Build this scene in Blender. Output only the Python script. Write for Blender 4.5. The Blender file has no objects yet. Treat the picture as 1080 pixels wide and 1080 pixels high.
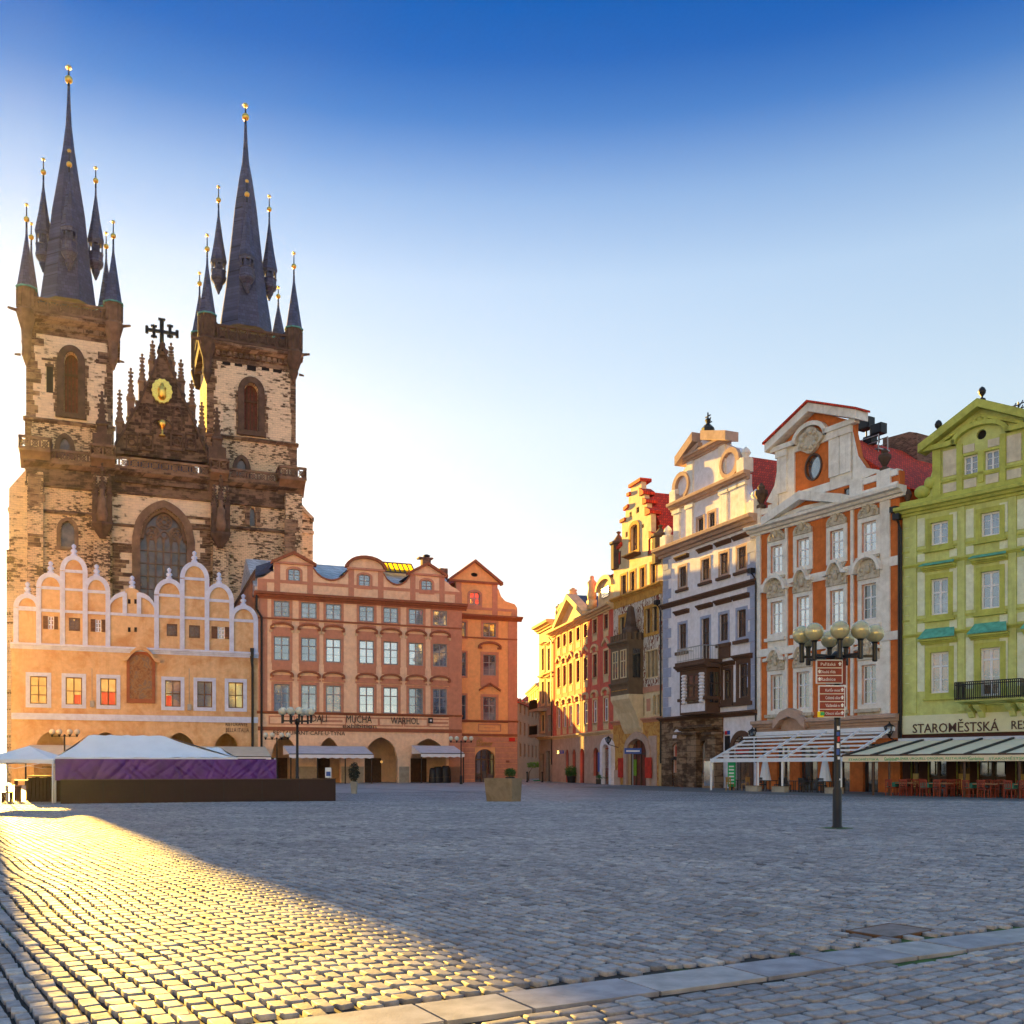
import bpy, bmesh, math, random
import numpy as np
from math import pi, sin, cos, sqrt, radians, atan2
from mathutils import Vector, Matrix
from mathutils.geometry import delaunay_2d_cdt

# ------------------------------------------------------------------ basics
R = random.Random(7)
C = bpy.context.scene.collection
FL, HZ, CZ = 1050.0, 810.0, 1.6          # focal length and horizon of the photograph in its pixels, eye height in metres


class MB:
    """collects geometry for ONE mesh object"""
    def __init__(s):
        s.v = []; s.f = []

    def add(s, vs, fs):
        n = len(s.v); s.v += [tuple(p) for p in vs]; s.f += [tuple(i + n for i in f) for f in fs]
        return s

    def box(s, x0, x1, y0, y1, z0, z1):
        return s.add([(x0, y0, z0), (x1, y0, z0), (x1, y1, z0), (x0, y1, z0), (x0, y0, z1), (x1, y0, z1), (x1, y1, z1), (x0, y1, z1)],
                     [(0, 3, 2, 1), (4, 5, 6, 7), (0, 1, 5, 4), (1, 2, 6, 5), (2, 3, 7, 6), (3, 0, 4, 7)])

    def prism(s, pts, y0, y1):
        n = len(pts)
        vs = [(u, y0, z) for u, z in pts] + [(u, y1, z) for u, z in pts]
        fs = [tuple(range(n)), tuple(reversed(range(n, 2 * n)))] + [(i, i + n, (i + 1) % n + n, (i + 1) % n) for i in range(n)]
        return s.add(vs, fs)

    def extr_u(s, prof, u0, u1):
        n = len(prof)
        vs = [(u0, y, z) for y, z in prof] + [(u1, y, z) for y, z in prof]
        fs = [tuple(range(n)), tuple(reversed(range(n, 2 * n)))] + [(i, i + n, (i + 1) % n + n, (i + 1) % n) for i in range(n)]
        return s.add(vs, fs)

    def extr_z(s, pts, z0, z1):
        n = len(pts)
        vs = [(x, y, z0) for x, y in pts] + [(x, y, z1) for x, y in pts]
        fs = [tuple(range(n)), tuple(reversed(range(n, 2 * n)))] + [(i, i + n, (i + 1) % n + n, (i + 1) % n) for i in range(n)]
        return s.add(vs, fs)

    def cornice(s, u0, u1, z0, z1, p, y=0.0):
        h = z1 - z0
        return s.extr_u([(y + .02, z0), (y - .22 * p, z0), (y - .26 * p, z0 + .25 * h), (y - .5 * p, z0 + .3 * h), (y - .62 * p, z0 + .55 * h),
                         (y - .95 * p, z0 + .62 * h), (y - p, z0 + .92 * h), (y - .9 * p, z1), (y + .02, z1)], u0, u1)

    def rake(s, a, b, t, y0, y1):
        (u0, z0), (u1, z1) = a, b
        return s.prism([(u0, z0 - t), (u1, z1 - t), (u1, z1), (u0, z0)], y0, y1)

    def holed(s, outline, holes, y0, y1):
        pts = []; edges = []; loops = []
        for lp in [outline] + holes:
            b = len(pts); pts += [Vector(p) for p in lp]
            edges += [(b + i, b + (i + 1) % len(lp)) for i in range(len(lp))]
        ov, oe, of, *_ = delaunay_2d_cdt(pts, edges, [], 0, 1e-5)

        def inside(p, poly):
            c = False; j = len(poly) - 1
            for i in range(len(poly)):
                a, b2 = poly[i], poly[j]
                if (a[1] > p[1]) != (b2[1] > p[1]) and p[0] < (b2[0] - a[0]) * (p[1] - a[1]) / (b2[1] - a[1]) + a[0]:
                    c = not c
                j = i
            return c
        fs = []
        for f in of:
            cx = sum(ov[i][0] for i in f) / len(f); cz = sum(ov[i][1] for i in f) / len(f)
            if inside((cx, cz), outline) and not any(inside((cx, cz), h) for h in holes):
                fs.append(tuple(f))
        s.add([(p[0], y0, p[1]) for p in ov], fs)
        for lp in [outline] + holes:
            n = len(lp)
            s.add([(u, y0, z) for u, z in lp] + [(u, y1, z) for u, z in lp], [(i, i + n, (i + 1) % n + n, (i + 1) % n) for i in range(n)])
        return s

    def lathe(s, prof, x=0, y=0, n=8, ph=None):
        ph = pi / n if ph is None else ph
        vs = []; fs = []
        for r, z in prof:
            for k in range(n):
                a = ph + 2 * pi * k / n
                vs.append((x + r * cos(a), y + r * sin(a), z))
        for i in range(len(prof) - 1):
            for k in range(n):
                a = i * n + k; b = i * n + (k + 1) % n
                fs.append((a, b, b + n, a + n))
        fs.append(tuple(reversed(range(n)))); m = (len(prof) - 1) * n
        fs.append(tuple(range(m, m + n)))
        return s.add(vs, fs)

    def ball(s, x, y, z, r, n=10, m=7, sz=1.0):
        return s.lathe([(max(r * sin(pi * i / m), .002), z - r * sz * cos(pi * i / m)) for i in range(m + 1)], x, y, n)

    def tube(s, pts, r, n=8):
        pts = [Vector(p) for p in pts]
        rs = r if isinstance(r, (list, tuple)) else [r] * len(pts)
        vs = []; fs = []
        for i, p in enumerate(pts):
            t = (pts[min(i + 1, len(pts) - 1)] - pts[max(i - 1, 0)]).normalized()
            a = t.orthogonal().normalized() if abs(t.z) > .9 else t.cross(Vector((0, 0, 1))).normalized()
            b = t.cross(a).normalized()
            for k in range(n):
                w = 2 * pi * k / n + pi / n
                vs.append(p + rs[i] * (a * cos(w) + b * sin(w)))
        for i in range(len(pts) - 1):
            for k in range(n):
                a = i * n + k; b = i * n + (k + 1) % n
                fs.append((a, b, b + n, a + n))
        fs.append(tuple(reversed(range(n)))); m = (len(pts) - 1) * n; fs.append(tuple(range(m, m + n)))
        return s.add(vs, fs)

    def bar(s, a, b, t):
        return s.tube([a, b], t * .7071, 4)

    def build(s, name, m, parent=None, smooth=False, label=None, fixn=True):
        me = bpy.data.meshes.new(name); me.from_pydata(s.v, [], s.f)
        if fixn:
            bm = bmesh.new(); bm.from_mesh(me); bmesh.ops.recalc_face_normals(bm, faces=bm.faces); bm.to_mesh(me); bm.free()
        if smooth:
            me.polygons.foreach_set('use_smooth', [True] * len(me.polygons))
        me.materials.append(m)
        o = bpy.data.objects.new(name, me); C.objects.link(o)
        if parent: o.parent = parent
        if label: o['label'] = label
        return o


def tag(o, label=None, cat=None, group=None, kind=None):
    if label: o['label'] = label
    if cat: o['category'] = cat
    if group: o['group'] = group
    if kind: o['kind'] = kind
    return o


def empty(name, loc, rz, label, cat, group=None):
    o = bpy.data.objects.new(name, None); C.objects.link(o); o.location = loc; o.rotation_euler = (0, 0, rz); o.empty_display_size = .3
    return tag(o, label, cat, group)


def copy_tree(o, parent=None):
    c = o.copy(); C.objects.link(c)
    if parent: c.parent = parent
    for ch in list(o.children): copy_tree(ch, c)
    return c


def ground(x, y):
    """ground point seen at a photo pixel"""
    Y = CZ * FL / (y - HZ); return ((x - 540) / FL * Y, Y)


def at(x, Y):
    return (x - 540) / FL * Y


def zat(y, Y):
    return CZ + (HZ - y) / FL * Y


# ------------------------------------------------------------------ materials
def new_mat(name):
    m = bpy.data.materials.new(name); m.use_nodes = True; nt = m.node_tree
    return m, nt, nt.nodes['Principled BSDF']


def N(nt, t, **k):
    n = nt.nodes.new('ShaderNode' + t)
    for a, b in k.items():
        if a in n.inputs: n.inputs[a].default_value = b
        else: setattr(n, a, b)
    return n


def coords(nt, scale=1.0, planar=False):
    tc = N(nt, 'TexCoord'); out = tc.outputs['Object']
    if planar:
        s = N(nt, 'SeparateXYZ'); nt.links.new(out, s.inputs[0])
        a = N(nt, 'Math', operation='ADD'); nt.links.new(s.outputs[0], a.inputs[0]); nt.links.new(s.outputs[1], a.inputs[1])
        c = N(nt, 'CombineXYZ'); nt.links.new(a.outputs[0], c.inputs[0]); nt.links.new(s.outputs[2], c.inputs[1]); out = c.outputs[0]
    return out


def ramp(nt, fac, stops, interp='LINEAR'):
    r = N(nt, 'ValToRGB'); r.color_ramp.interpolation = interp
    e = r.color_ramp.elements
    while len(e) < len(stops): e.new(.5)
    for i, (p, c) in enumerate(stops):
        e[i].position = p; e[i].color = (*c, 1) if len(c) == 3 else c
    nt.links.new(fac, r.inputs[0]); return r.outputs[0]


def mixc(nt, fac, a, b, mode='MIX'):
    m = N(nt, 'Mix', data_type='RGBA', blend_type=mode)
    for s, v in ((m.inputs[0], fac), (m.inputs[6], a), (m.inputs[7], b)):
        if isinstance(v, (int, float)): s.default_value = v
        elif isinstance(v, tuple): s.default_value = (*v, 1)
        else: nt.links.new(v, s)
    return m.outputs[2]


def noise(nt, vec, scale, detail=4, rough=.55, dist=0.0):
    n = N(nt, 'TexNoise', Scale=scale, Detail=detail, Roughness=rough, Distortion=dist); nt.links.new(vec, n.inputs['Vector']); return n.outputs['Fac']


def bump(nt, b, h, strength=.3, dist=.02):
    n = N(nt, 'Bump', Strength=strength, Distance=dist); nt.links.new(h, n.inputs['Height']); nt.links.new(n.outputs[0], b.inputs['Normal'])


def mul(c, k): return tuple(min(1, v * k) for v in c)


def plain(name, col, rough=.7, metal=0.0, var=.12, sc=3.0, bmp=0.0, spec=.4):
    m, nt, b = new_mat(name); v = coords(nt)
    f = noise(nt, v, sc, 5)
    nt.links.new(ramp(nt, f, [(.3, mul(col, 1 - var)), (.7, mul(col, 1 + var))]), b.inputs['Base Color'])
    b.inputs['Roughness'].default_value = rough; b.inputs['Metallic'].default_value = metal; b.inputs['Specular IOR Level'].default_value = spec
    if bmp: bump(nt, b, noise(nt, v, sc * 12, 4), bmp, .01)
    return m


def plaster(name, col, stain=None, amount=.5, sc=.35, var=.14, streak=0.25):
    """weathered render: fine mottling, drip stains that run down, soft trowel relief"""
    m, nt, b = new_mat(name); v = coords(nt)
    stain = stain or mul(col, .62)
    f1 = noise(nt, v, 2.2, 6, .6)
    base = ramp(nt, f1, [(.28, mul(col, 1 - var)), (.72, mul(col, 1 + var))])
    f2 = noise(nt, v, sc, 7, .68, .6)
    m2 = ramp(nt, f2, [(.46, (0, 0, 0)), (.68, (amount,) * 3)])
    c = mixc(nt, m2, base, stain)
    mp = N(nt, 'Mapping'); mp.inputs['Scale'].default_value = (3.2, 3.2, .22); nt.links.new(v, mp.inputs[0])
    f3 = noise(nt, mp.outputs[0], 1.0, 5, .6)
    m3 = ramp(nt, f3, [(.55, (0, 0, 0)), (.78, (streak,) * 3)])
    c = mixc(nt, m3, c, mul(stain, .75))
    nt.links.new(c, b.inputs['Base Color']); b.inputs['Roughness'].default_value = .88; b.inputs['Specular IOR Level'].default_value = .25
    bump(nt, b, noise(nt, v, 14, 5, .65), .35, .02)
    return m


def stone(name, dark, light, bw=.9, bh=.38, thr=.5, patch=.22, mortar=(.12, .09, .06), contrast=.5, pw=1.1, mstr=.75):
    """coursed masonry: every block its own tone, cream and blackened blocks gathering in patches"""
    m, nt, b = new_mat(name); v = coords(nt, planar=True)
    dv = N(nt, 'TexNoise', Scale=1.3, Detail=2.0); nt.links.new(v, dv.inputs['Vector'])
    va = N(nt, 'VectorMath', operation='MULTIPLY_ADD'); nt.links.new(dv.outputs['Color'], va.inputs[0]); va.inputs[1].default_value = (.16, .1, 0); nt.links.new(v, va.inputs[2])
    br = N(nt, 'TexBrick', Scale=1.0); br.inputs['Brick Width'].default_value = bw; br.inputs['Row Height'].default_value = bh
    br.inputs['Mortar Size'].default_value = .022; br.inputs['Mortar Smooth'].default_value = .2
    br.inputs['Color1'].default_value = (0, 0, 0, 1); br.inputs['Color2'].default_value = (1, 1, 1, 1); br.inputs['Mortar'].default_value = (.5, .5, .5, 1)
    br.offset_frequency = 2; nt.links.new(va.outputs[0], br.inputs['Vector'])
    big = noise(nt, v, patch, 5, .6, .5)
    mp = N(nt, 'Mapping'); mp.inputs['Scale'].default_value = (1.0, 2.4, 1); nt.links.new(v, mp.inputs[0])
    mid = noise(nt, mp.outputs[0], pw, 4, .6)
    a1 = N(nt, 'Math', operation='MULTIPLY_ADD'); nt.links.new(br.outputs['Color'], a1.inputs[0]); a1.inputs[1].default_value = contrast * .55; a1.inputs[2].default_value = -contrast * .275
    a2 = N(nt, 'Math', operation='MULTIPLY_ADD'); nt.links.new(big, a2.inputs[0]); a2.inputs[1].default_value = .8; nt.links.new(a1.outputs[0], a2.inputs[2])
    a3 = N(nt, 'Math', operation='MULTIPLY_ADD'); nt.links.new(mid, a3.inputs[0]); a3.inputs[1].default_value = .75; nt.links.new(a2.outputs[0], a3.inputs[2])
    mm = tuple((p + q) / 2 for p, q in zip(dark, light))
    col = ramp(nt, a3.outputs[0], [(thr + .17, mul(dark, .8)), (thr + .25, mul(dark, 1.3)), (thr + .29, mul(mm, 1.0)), (thr + .33, light), (thr + .55, mul(light, 1.2))])
    col = mixc(nt, ramp(nt, br.outputs['Fac'], [(0, (0, 0, 0)), (1, (mstr,) * 3)]), col, mortar)
    fine = noise(nt, v, 9, 5, .7)
    col = mixc(nt, .35, col, ramp(nt, fine, [(.3, (.6, .58, .55)), (.7, (1.0, 1.0, 1.0))]), 'MULTIPLY')
    nt.links.new(col, b.inputs['Base Color']); b.inputs['Roughness'].default_value = .92; b.inputs['Specular IOR Level'].default_value = .2
    inv = N(nt, 'Math', operation='MULTIPLY_ADD'); nt.links.new(br.outputs['Fac'], inv.inputs[0]); inv.inputs[1].default_value = -1.0; nt.links.new(fine, inv.inputs[2])
    bump(nt, b, inv.outputs[0], .6, .05)
    return m


def tiles(name, col, bw=.22, bh=.32, rough=.7, stain=.35):
    m, nt, b = new_mat(name); tc = coords(nt)
    s = N(nt, 'SeparateXYZ'); nt.links.new(tc, s.inputs[0])
    c = N(nt, 'CombineXYZ');     a = N(nt, 'Math', operation='ADD'); nt.links.new(s.outputs[0], a.inputs[0]); nt.links.new(s.outputs[1], a.inputs[1]); nt.links.new(a.outputs[0], c.inputs[0]); nt.links.new(s.outputs[2], c.inputs[1])
    br = N(nt, 'TexBrick', Scale=1.0); br.inputs['Brick Width'].default_value = bw; br.inputs['Row Height'].default_value = bh; br.inputs['Mortar Size'].default_value = .018
    br.inputs['Color1'].default_value = (*mul(col, .7), 1); br.inputs['Color2'].default_value = (*mul(col, 1.25), 1); br.inputs['Mortar'].default_value = (*mul(col, .3), 1)
    nt.links.new(c.outputs[0], br.inputs['Vector'])
    f = noise(nt, tc, .8, 5, .65)
    cc = mixc(nt, ramp(nt, f, [(.45, (0, 0, 0)), (.75, (stain,) * 3)]), br.outputs['Color'], mul(col, .35))
    nt.links.new(cc, b.inputs['Base Color']); b.inputs['Roughness'].default_value = rough
    iv = N(nt, 'Math', operation='SUBTRACT'); iv.inputs[0].default_value = 1; nt.links.new(br.outputs['Fac'], iv.inputs[1])
    bump(nt, b, iv.outputs[0], .5, .04)
    return m


def glass(name, col=(.02, .025, .03), refl=.35, curtain=None, rough=.04):
    m, nt, b = new_mat(name); v = coords(nt)
    if curtain:
        f = noise(nt, v, .7, 2, .5, .8)
        nt.links.new(ramp(nt, f, [(.38, col), (.62, curtain)]), b.inputs['Base Color'])
    else:
        f = noise(nt, v, 1.1, 2)
        nt.links.new(ramp(nt, f, [(.35, mul(col, .5)), (.7, mul(col, 1.6))]), b.inputs['Base Color'])
    b.inputs['Roughness'].default_value = .25
    g = N(nt, 'BsdfGlossy'); g.inputs['Roughness'].default_value = rough; g.inputs['Color'].default_value = (.9, .93, .97, 1)
    bm = N(nt, 'Bump', Strength=.06, Distance=.02); nt.links.new(noise(nt, v, 1.1, 2), bm.inputs['Height']); nt.links.new(bm.outputs[0], g.inputs['Normal'])
    mx = N(nt, 'MixShader'); mx.inputs[0].default_value = refl
    nt.links.new(b.outputs[0], mx.inputs[1]); nt.links.new(g.outputs[0], mx.inputs[2])
    nt.links.new(mx.outputs[0], nt.nodes['Material Output'].inputs['Surface'])
    return m


def emis(name, col, st):
    m, nt, b = new_mat(name); v = coords(nt)
    f = noise(nt, v, 2.3, 3)
    c = ramp(nt, f, [(.3, mul(col, .55)), (.65, col)])
    nt.links.new(c, b.inputs['Emission Color']); b.inputs['Emission Strength'].default_value = st; b.inputs['Base Color'].default_value = (*mul(col, .3), 1)
    b.inputs['Roughness'].default_value = .15
    return m


M = {}
M['cream_stone'] = stone('church_cream_masonry', (.11, .07, .042), (.74, .59, .41), thr=.372, bw=.62, bh=.26, mstr=.28, contrast=.5, pw=1.3)
M['mixed_stone'] = stone('church_mixed_masonry', (.12, .078, .046), (.70, .52, .33), bw=.46, bh=.2, mstr=.45, thr=.42, contrast=.5, patch=.25, pw=1.9)
M['pale_stone'] = stone('church_pale_plastered_masonry', (.14, .09, .05), (.75, .60, .42), thr=.34, bw=.8, bh=.3, mstr=.2, contrast=.38)
M['dark_stone'] = stone('church_blackened_sandstone', (.085, .055, .038), (.21, .135, .09), bw=.8, bh=.4, thr=.5, mortar=(.16, .11, .075))
M['brown_stone'] = stone('church_brown_sandstone', (.125, .075, .048), (.29, .19, .12), bw=.85, bh=.38, thr=.5, mortar=(.22, .16, .11))
M['carved'] = plain('carved_dark_sandstone', (.10, .062, .043), .9, var=.4, sc=1.2, bmp=.5)
M['carved_brown'] = plain('carved_brown_sandstone', (.19, .118, .075), .9, var=.4, sc=1.0, bmp=.5)
M['slate'] = tiles('spire_slate', (.062, .072, .145), .5, .4, .5, .5)
M['copper'] = plain('verdigris_copper', (.10, .32, .30), .6, var=.3, sc=2)
M['gold'] = plain('gilded_metal', (.95, .56, .12), .28, 1.0, var=.1)
M['goldpaint'] = plain('gold_leaf_relief', (1.0, .72, .16), .35, .55, var=.2, sc=6, bmp=.4)
M['ironbk'] = plain('black_painted_iron', (.012, .012, .014), .45, .1, var=.3)
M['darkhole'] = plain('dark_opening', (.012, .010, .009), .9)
M['door'] = plain('red_brown_louvre_wood', (.17, .045, .026), .7, var=.4, sc=4, bmp=.3)
M['wood'] = plain('brown_wood', (.12, .06, .028), .65, var=.35, sc=5, bmp=.3)
M['pane_dark'] = glass('pane_dark', (.02, .022, .026), .16)
M['pane_church'] = glass('pane_leaded', (.085, .062, .058), .025, rough=.25)
M['pane_blue'] = glass('pane_blue', (.02, .04, .085), .26, curtain=(.10, .14, .21))
M['pane_sky'] = glass('pane_reflecting', (.10, .10, .10), .48, curtain=(.55, .52, .45))
M['pane_mid'] = glass('pane_curtained', (.035, .045, .065), .24, curtain=(.24, .26, .31))
M['pane_warm'] = glass('pane_warm', (.09, .035, .015), .22, curtain=(.42, .2, .07))
M['pane_brown'] = glass('pane_brown', (.045, .028, .02), .2, curtain=(.12, .075, .055))
M['lit'] = emis('lit_window', (1.0, .52, .14), .11)
M['lit_red'] = emis('lit_red_drape', (.9, .05, .02), .10)
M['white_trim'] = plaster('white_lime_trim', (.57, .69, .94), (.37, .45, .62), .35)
M['ochre'] = plaster('ochre_plaster', (.64, .47, .27), (.46, .22, .07), .75, .42, .16, .35)
M['ochre_pale'] = plaster('ochre_gable_plaster', (.66, .49, .31), (.56, .34, .16), .5, .5)
M['orange'] = plaster('orange_plaster', (.88, .60, .39), (.72, .42, .24), .45, .5, .16, .35)
M['orange_deep'] = plaster('deep_orange_plaster', (.84, .44, .18), (.68, .33, .12), .3, .4)
M['rose'] = plaster('red_brown_trim', (.56, .26, .165), (.42, .175, .10), .3, .6)
M['rose_dark'] = plaster('dark_red_brown_trim', (.32, .115, .06), (.16, .055, .03), .35, .6)
M['pinkbase'] = plaster('pinkish_base_plaster', (.58, .27, .17), (.34, .14, .085), .4, .4)
M['grey_frame'] = plain('grey_window_frame', (.27, .27, .28), .5)
M['white_frame'] = plain('white_window_frame', (.78, .78, .80), .45, var=.06)
M['brown_frame'] = plain('brown_window_frame', (.085, .045, .028), .5)
M['red_tile'] = tiles('red_roof_tiles', (.66, .045, .012), .22, .3, .85, .2)
M['slate_roof'] = tiles('grey_slate_roof', (.50, .51, .54), .5, .4, .4, .35)
M['navy_roof'] = tiles('dark_slate_roof', (.055, .05, .085), .4, .35, .5)
M['white_wall'] = plaster('white_house_plaster', (.80, .75, .78), (.55, .44, .38), .35, .3)
M['quoin_blue'] = plaster('grey_blue_quoin', (.36, .38, .50), (.26, .27, .36), .4, .8)
M['brown_base'] = stone('brown_rusticated_base', (.12, .07, .042), (.30, .19, .115), bw=1.2, bh=.5, thr=.46, contrast=.3, mortar=(.06, .04, .03))
M['brown_trim'] = plaster('brown_stone_trim', (.13, .068, .042), (.07, .04, .03), .5, .8)
M['salmon'] = plaster('salmon_stone_trim', (.50, .34, .26), (.33, .20, .14), .45, .6)
M['red_orange'] = plaster('vermilion_plaster', (.60, .165, .04), (.40, .09, .02), .55, .6, .2, .45)
M['ivory'] = plaster('ivory_stucco', (.82, .78, .71), (.42, .36, .28), .45, .6, streak=.4)
M['ivory_carved'] = plaster('carved_stucco', (.58, .52, .42), (.30, .22, .13), .8, 2.5)
M['lime'] = plaster('lime_green_plaster', (.57, .62, .22), (.36, .38, .11), .5, .6, .18, .5)
M['lime_pale'] = plaster('pale_lime_panel', (.74, .78, .58), (.52, .54, .26), .5, .8)
M['lime_dark'] = plaster('olive_stone_trim', (.50, .53, .12), (.26, .26, .06), .6, .8, streak=.45)
M['sand_panel'] = plaster('sand_gable_panel', (.66, .60, .46), (.40, .35, .25), .5, .9, streak=.45)
M['green_copper'] = plain('green_copper_flashing', (.10, .38, .27), .55, var=.3)
M['sign_cream'] = plain('cream_sign_board', (.66, .66, .44), .6, var=.05)
M['sign_brown'] = plain('brown_sign_letters', (.07, .028, .02), .5)
M['ink'] = plain('black_sign_letters', (.02, .018, .02), .5)
M['ink_brown'] = plain('brown_painted_letters', (.07, .028, .016), .7)
M['ink_gold'] = plain('gold_sign_letters', (.45, .27, .06), .4, .5)
M['canvas'] = plain('white_tent_canvas', (.80, .81, .84), .75, var=.05, sc=1.2, bmp=.15)
M['canvas_beige'] = plain('beige_awning_canvas', (.56, .55, .45), .8, var=.08, sc=1.5)
M['canvas_grey'] = plain('grey_white_awning', (.50, .54, .62), .7, var=.12, sc=1.2)
def cloth(name, col, tr=.45):
    m = plain(name, col, .8, var=.06, sc=1.3); nt = m.node_tree; b = nt.nodes['Principled BSDF']
    t = N(nt, 'BsdfTranslucent'); t.inputs['Color'].default_value = (*col, 1); mx = N(nt, 'MixShader'); mx.inputs[0].default_value = tr
    nt.links.new(b.outputs[0], mx.inputs[1]); nt.links.new(t.outputs[0], mx.inputs[2]); nt.links.new(mx.outputs[0], nt.nodes['Material Output'].inputs['Surface']); return m


M['sun_yellow_glass'] = cloth('sun_yellow_skylight_glazing', (.95, .66, .02), .75)  # yellow of the sunlight shining through is put into the glazing colour
M['canvas_awning'] = cloth('translucent_cream_canvas', (.92, .80, .55), .15)
M['purple'] = plain('purple_tarpaulin', (.10, .022, .20), .38, var=.3, sc=1.4)
M['hoarding'] = plain('brown_hoarding_board', (.030, .013, .010), .7, var=.2, sc=.8)
M['white_steel'] = plain('white_steel', (.74, .77, .82), .4, .0, var=.05)
M['grey_steel'] = plain('grey_steel', (.32, .33, .34), .4, .5)
M['globe'] = plain('frosted_amber_globe', (.50, .45, .24), .16, .2, var=.12, sc=2.5, spec=.8)
M['globe_white'] = plain('pale_lamp_globe', (.72, .66, .50), .25, .0, var=.12, sc=2)
M['brown_plate'] = plain('brown_direction_plate', (.24, .030, .018), .45, var=.12)
M['plate_white'] = plain('white_paint', (.78, .78, .78), .5, var=.05)
M['sticker_blue'] = plain('blue_sticker', (.03, .09, .35), .5)
M['sticker_red'] = plain('red_paint', (.65, .02, .015), .5)
M['sticker_yellow'] = plain('yellow_paint', (.9, .72, .02), .5)
M['green_paint'] = plain('green_paint', (.02, .38, .12), .5)
M['leaf'] = plain('leaf_green', (.05, .13, .018), .6, var=.4, sc=6)
M['leaf_dark'] = plain('dark_conifer_green', (.022, .032, .022), .7, var=.4, sc=6)
M['leaf_bright'] = plain('bright_leaf_green', (.16, .30, .02), .6, var=.3, sc=6)
M['planter_stone'] = plaster('sandstone_planter', (.27, .20, .125), (.13, .085, .045), .8, .9)
M['conc'] = plain('pale_concrete', (.38, .33, .25), .8, var=.2, sc=2, bmp=.3)
M['chair_red'] = plain('red_brown_chair_wood', (.26, .035, .012), .5, var=.3)
M['chair_black'] = plain('black_rattan', (.022, .024, .03), .5, var=.3)
M['chair_ochre'] = plain('ochre_wicker', (.36, .20, .05), .6, var=.3)
M['cloth_green'] = plain('green_table_cloth', (.04, .22, .15), .7)
M['table_top'] = plain('warm_table_top', (.46, .24, .12), .4, var=.2)
M['brick_chim'] = stone('chimney_brick', (.13, .065, .045), (.30, .16, .11), bw=.28, bh=.1, thr=.48, mortar=(.2, .15, .12))
M['pink'] = plaster('rose_red_plaster', (.62, .135, .09), (.42, .08, .055), .35, .5)
M['cream_trim'] = plaster('cream_stucco_trim', (.70, .50, .27), (.42, .28, .17), .45, .8)
M['grey_beige'] = plaster('grey_beige_plaster', (.36, .29, .24), (.22, .17, .14), .45, .5)
M['storch_cream'] = plaster('cream_gable_plaster', (.70, .55, .34), (.55, .36, .15), .5, .6)
M['storch_ochre'] = plaster('ochre_painted_frieze', (.58, .30, .06), (.32, .10, .03), .7, 1.5)
M['oriel_stone'] = plaster('grey_brown_oriel_stone', (.17, .115, .07), (.10, .07, .05), .5, 1.2)
M['far_gold'] = plaster('yellow_far_plaster', (.66, .46, .18), (.5, .3, .1), .4, .3)
M['far_brown'] = plaster('brown_far_plaster', (.30, .19, .13), (.2, .12, .08), .4, .3)
M['palace'] = plaster('pink_palace_plaster', (.60, .42, .34), (.45, .3, .24), .3, .3)


def sgraffito():
    m, nt, b = new_mat('sgraffito_painting'); v = coords(nt)
    d = N(nt, 'TexNoise', Scale=1.1, Detail=3.0); nt.links.new(v, d.inputs['Vector'])
    va = N(nt, 'VectorMath', operation='MULTIPLY_ADD'); nt.links.new(d.outputs['Color'], va.inputs[0]); va.inputs[1].default_value = (1.6, 1.6, 1.6); nt.links.new(v, va.inputs[2])
    w = N(nt, 'TexWave', Scale=.9, Distortion=9.0, Detail=4.0); w.inputs['Detail Scale'].default_value = 1.3; nt.links.new(va.outputs[0], w.inputs['Vector'])
    n2 = noise(nt, v, .55, 4)
    c = ramp(nt, w.outputs['Fac'], [(.28, (.20, .05, .025)), (.42, (.36, .16, .07)), (.52, (.58, .50, .38)), (.9, (.66, .58, .46))])
    c = mixc(nt, ramp(nt, n2, [(.50, (0, 0, 0)), (.62, (.85,) * 3)]), c, (.64, .55, .46))
    nt.links.new(c, b.inputs['Base Color']); b.inputs['Roughness'].default_value = .9
    return m


def mural(name, cols, sc=1.2):
    m, nt, b = new_mat(name); v = coords(nt)
    f = noise(nt, v, sc, 6, .6, 2.2)
    st = [(.3 + .4 * i / (len(cols) - 1), c) for i, c in enumerate(cols)]
    nt.links.new(ramp(nt, f, st), b.inputs['Base Color']); b.inputs['Roughness'].default_value = .8
    return m


M['sgraffito'] = sgraffito()
M['mural'] = mural('faded_mural', [(.10, .05, .03), (.22, .10, .045), (.30, .18, .08), (.16, .12, .11), (.36, .24, .13)], 1.0)
M['fresco'] = mural('ochre_fresco', [(.30, .08, .02), (.48, .2, .04), (.62, .34, .08), (.35, .16, .06)], .9)
M['redfabric'] = plain('red_shop_panel', (.50, .03, .015), .6, var=.3, sc=2)

M['hall'] = plaster('pale_blue_grey_plaster', (.34, .47, .70), (.28, .38, .56), .3, .3)  # blue tone picked to cool the sunlight this unseen front bounces back
M['shop_base'] = plaster('dark_maroon_shop_front', (.075, .03, .02), (.04, .02, .015), .4, .8)
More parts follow.
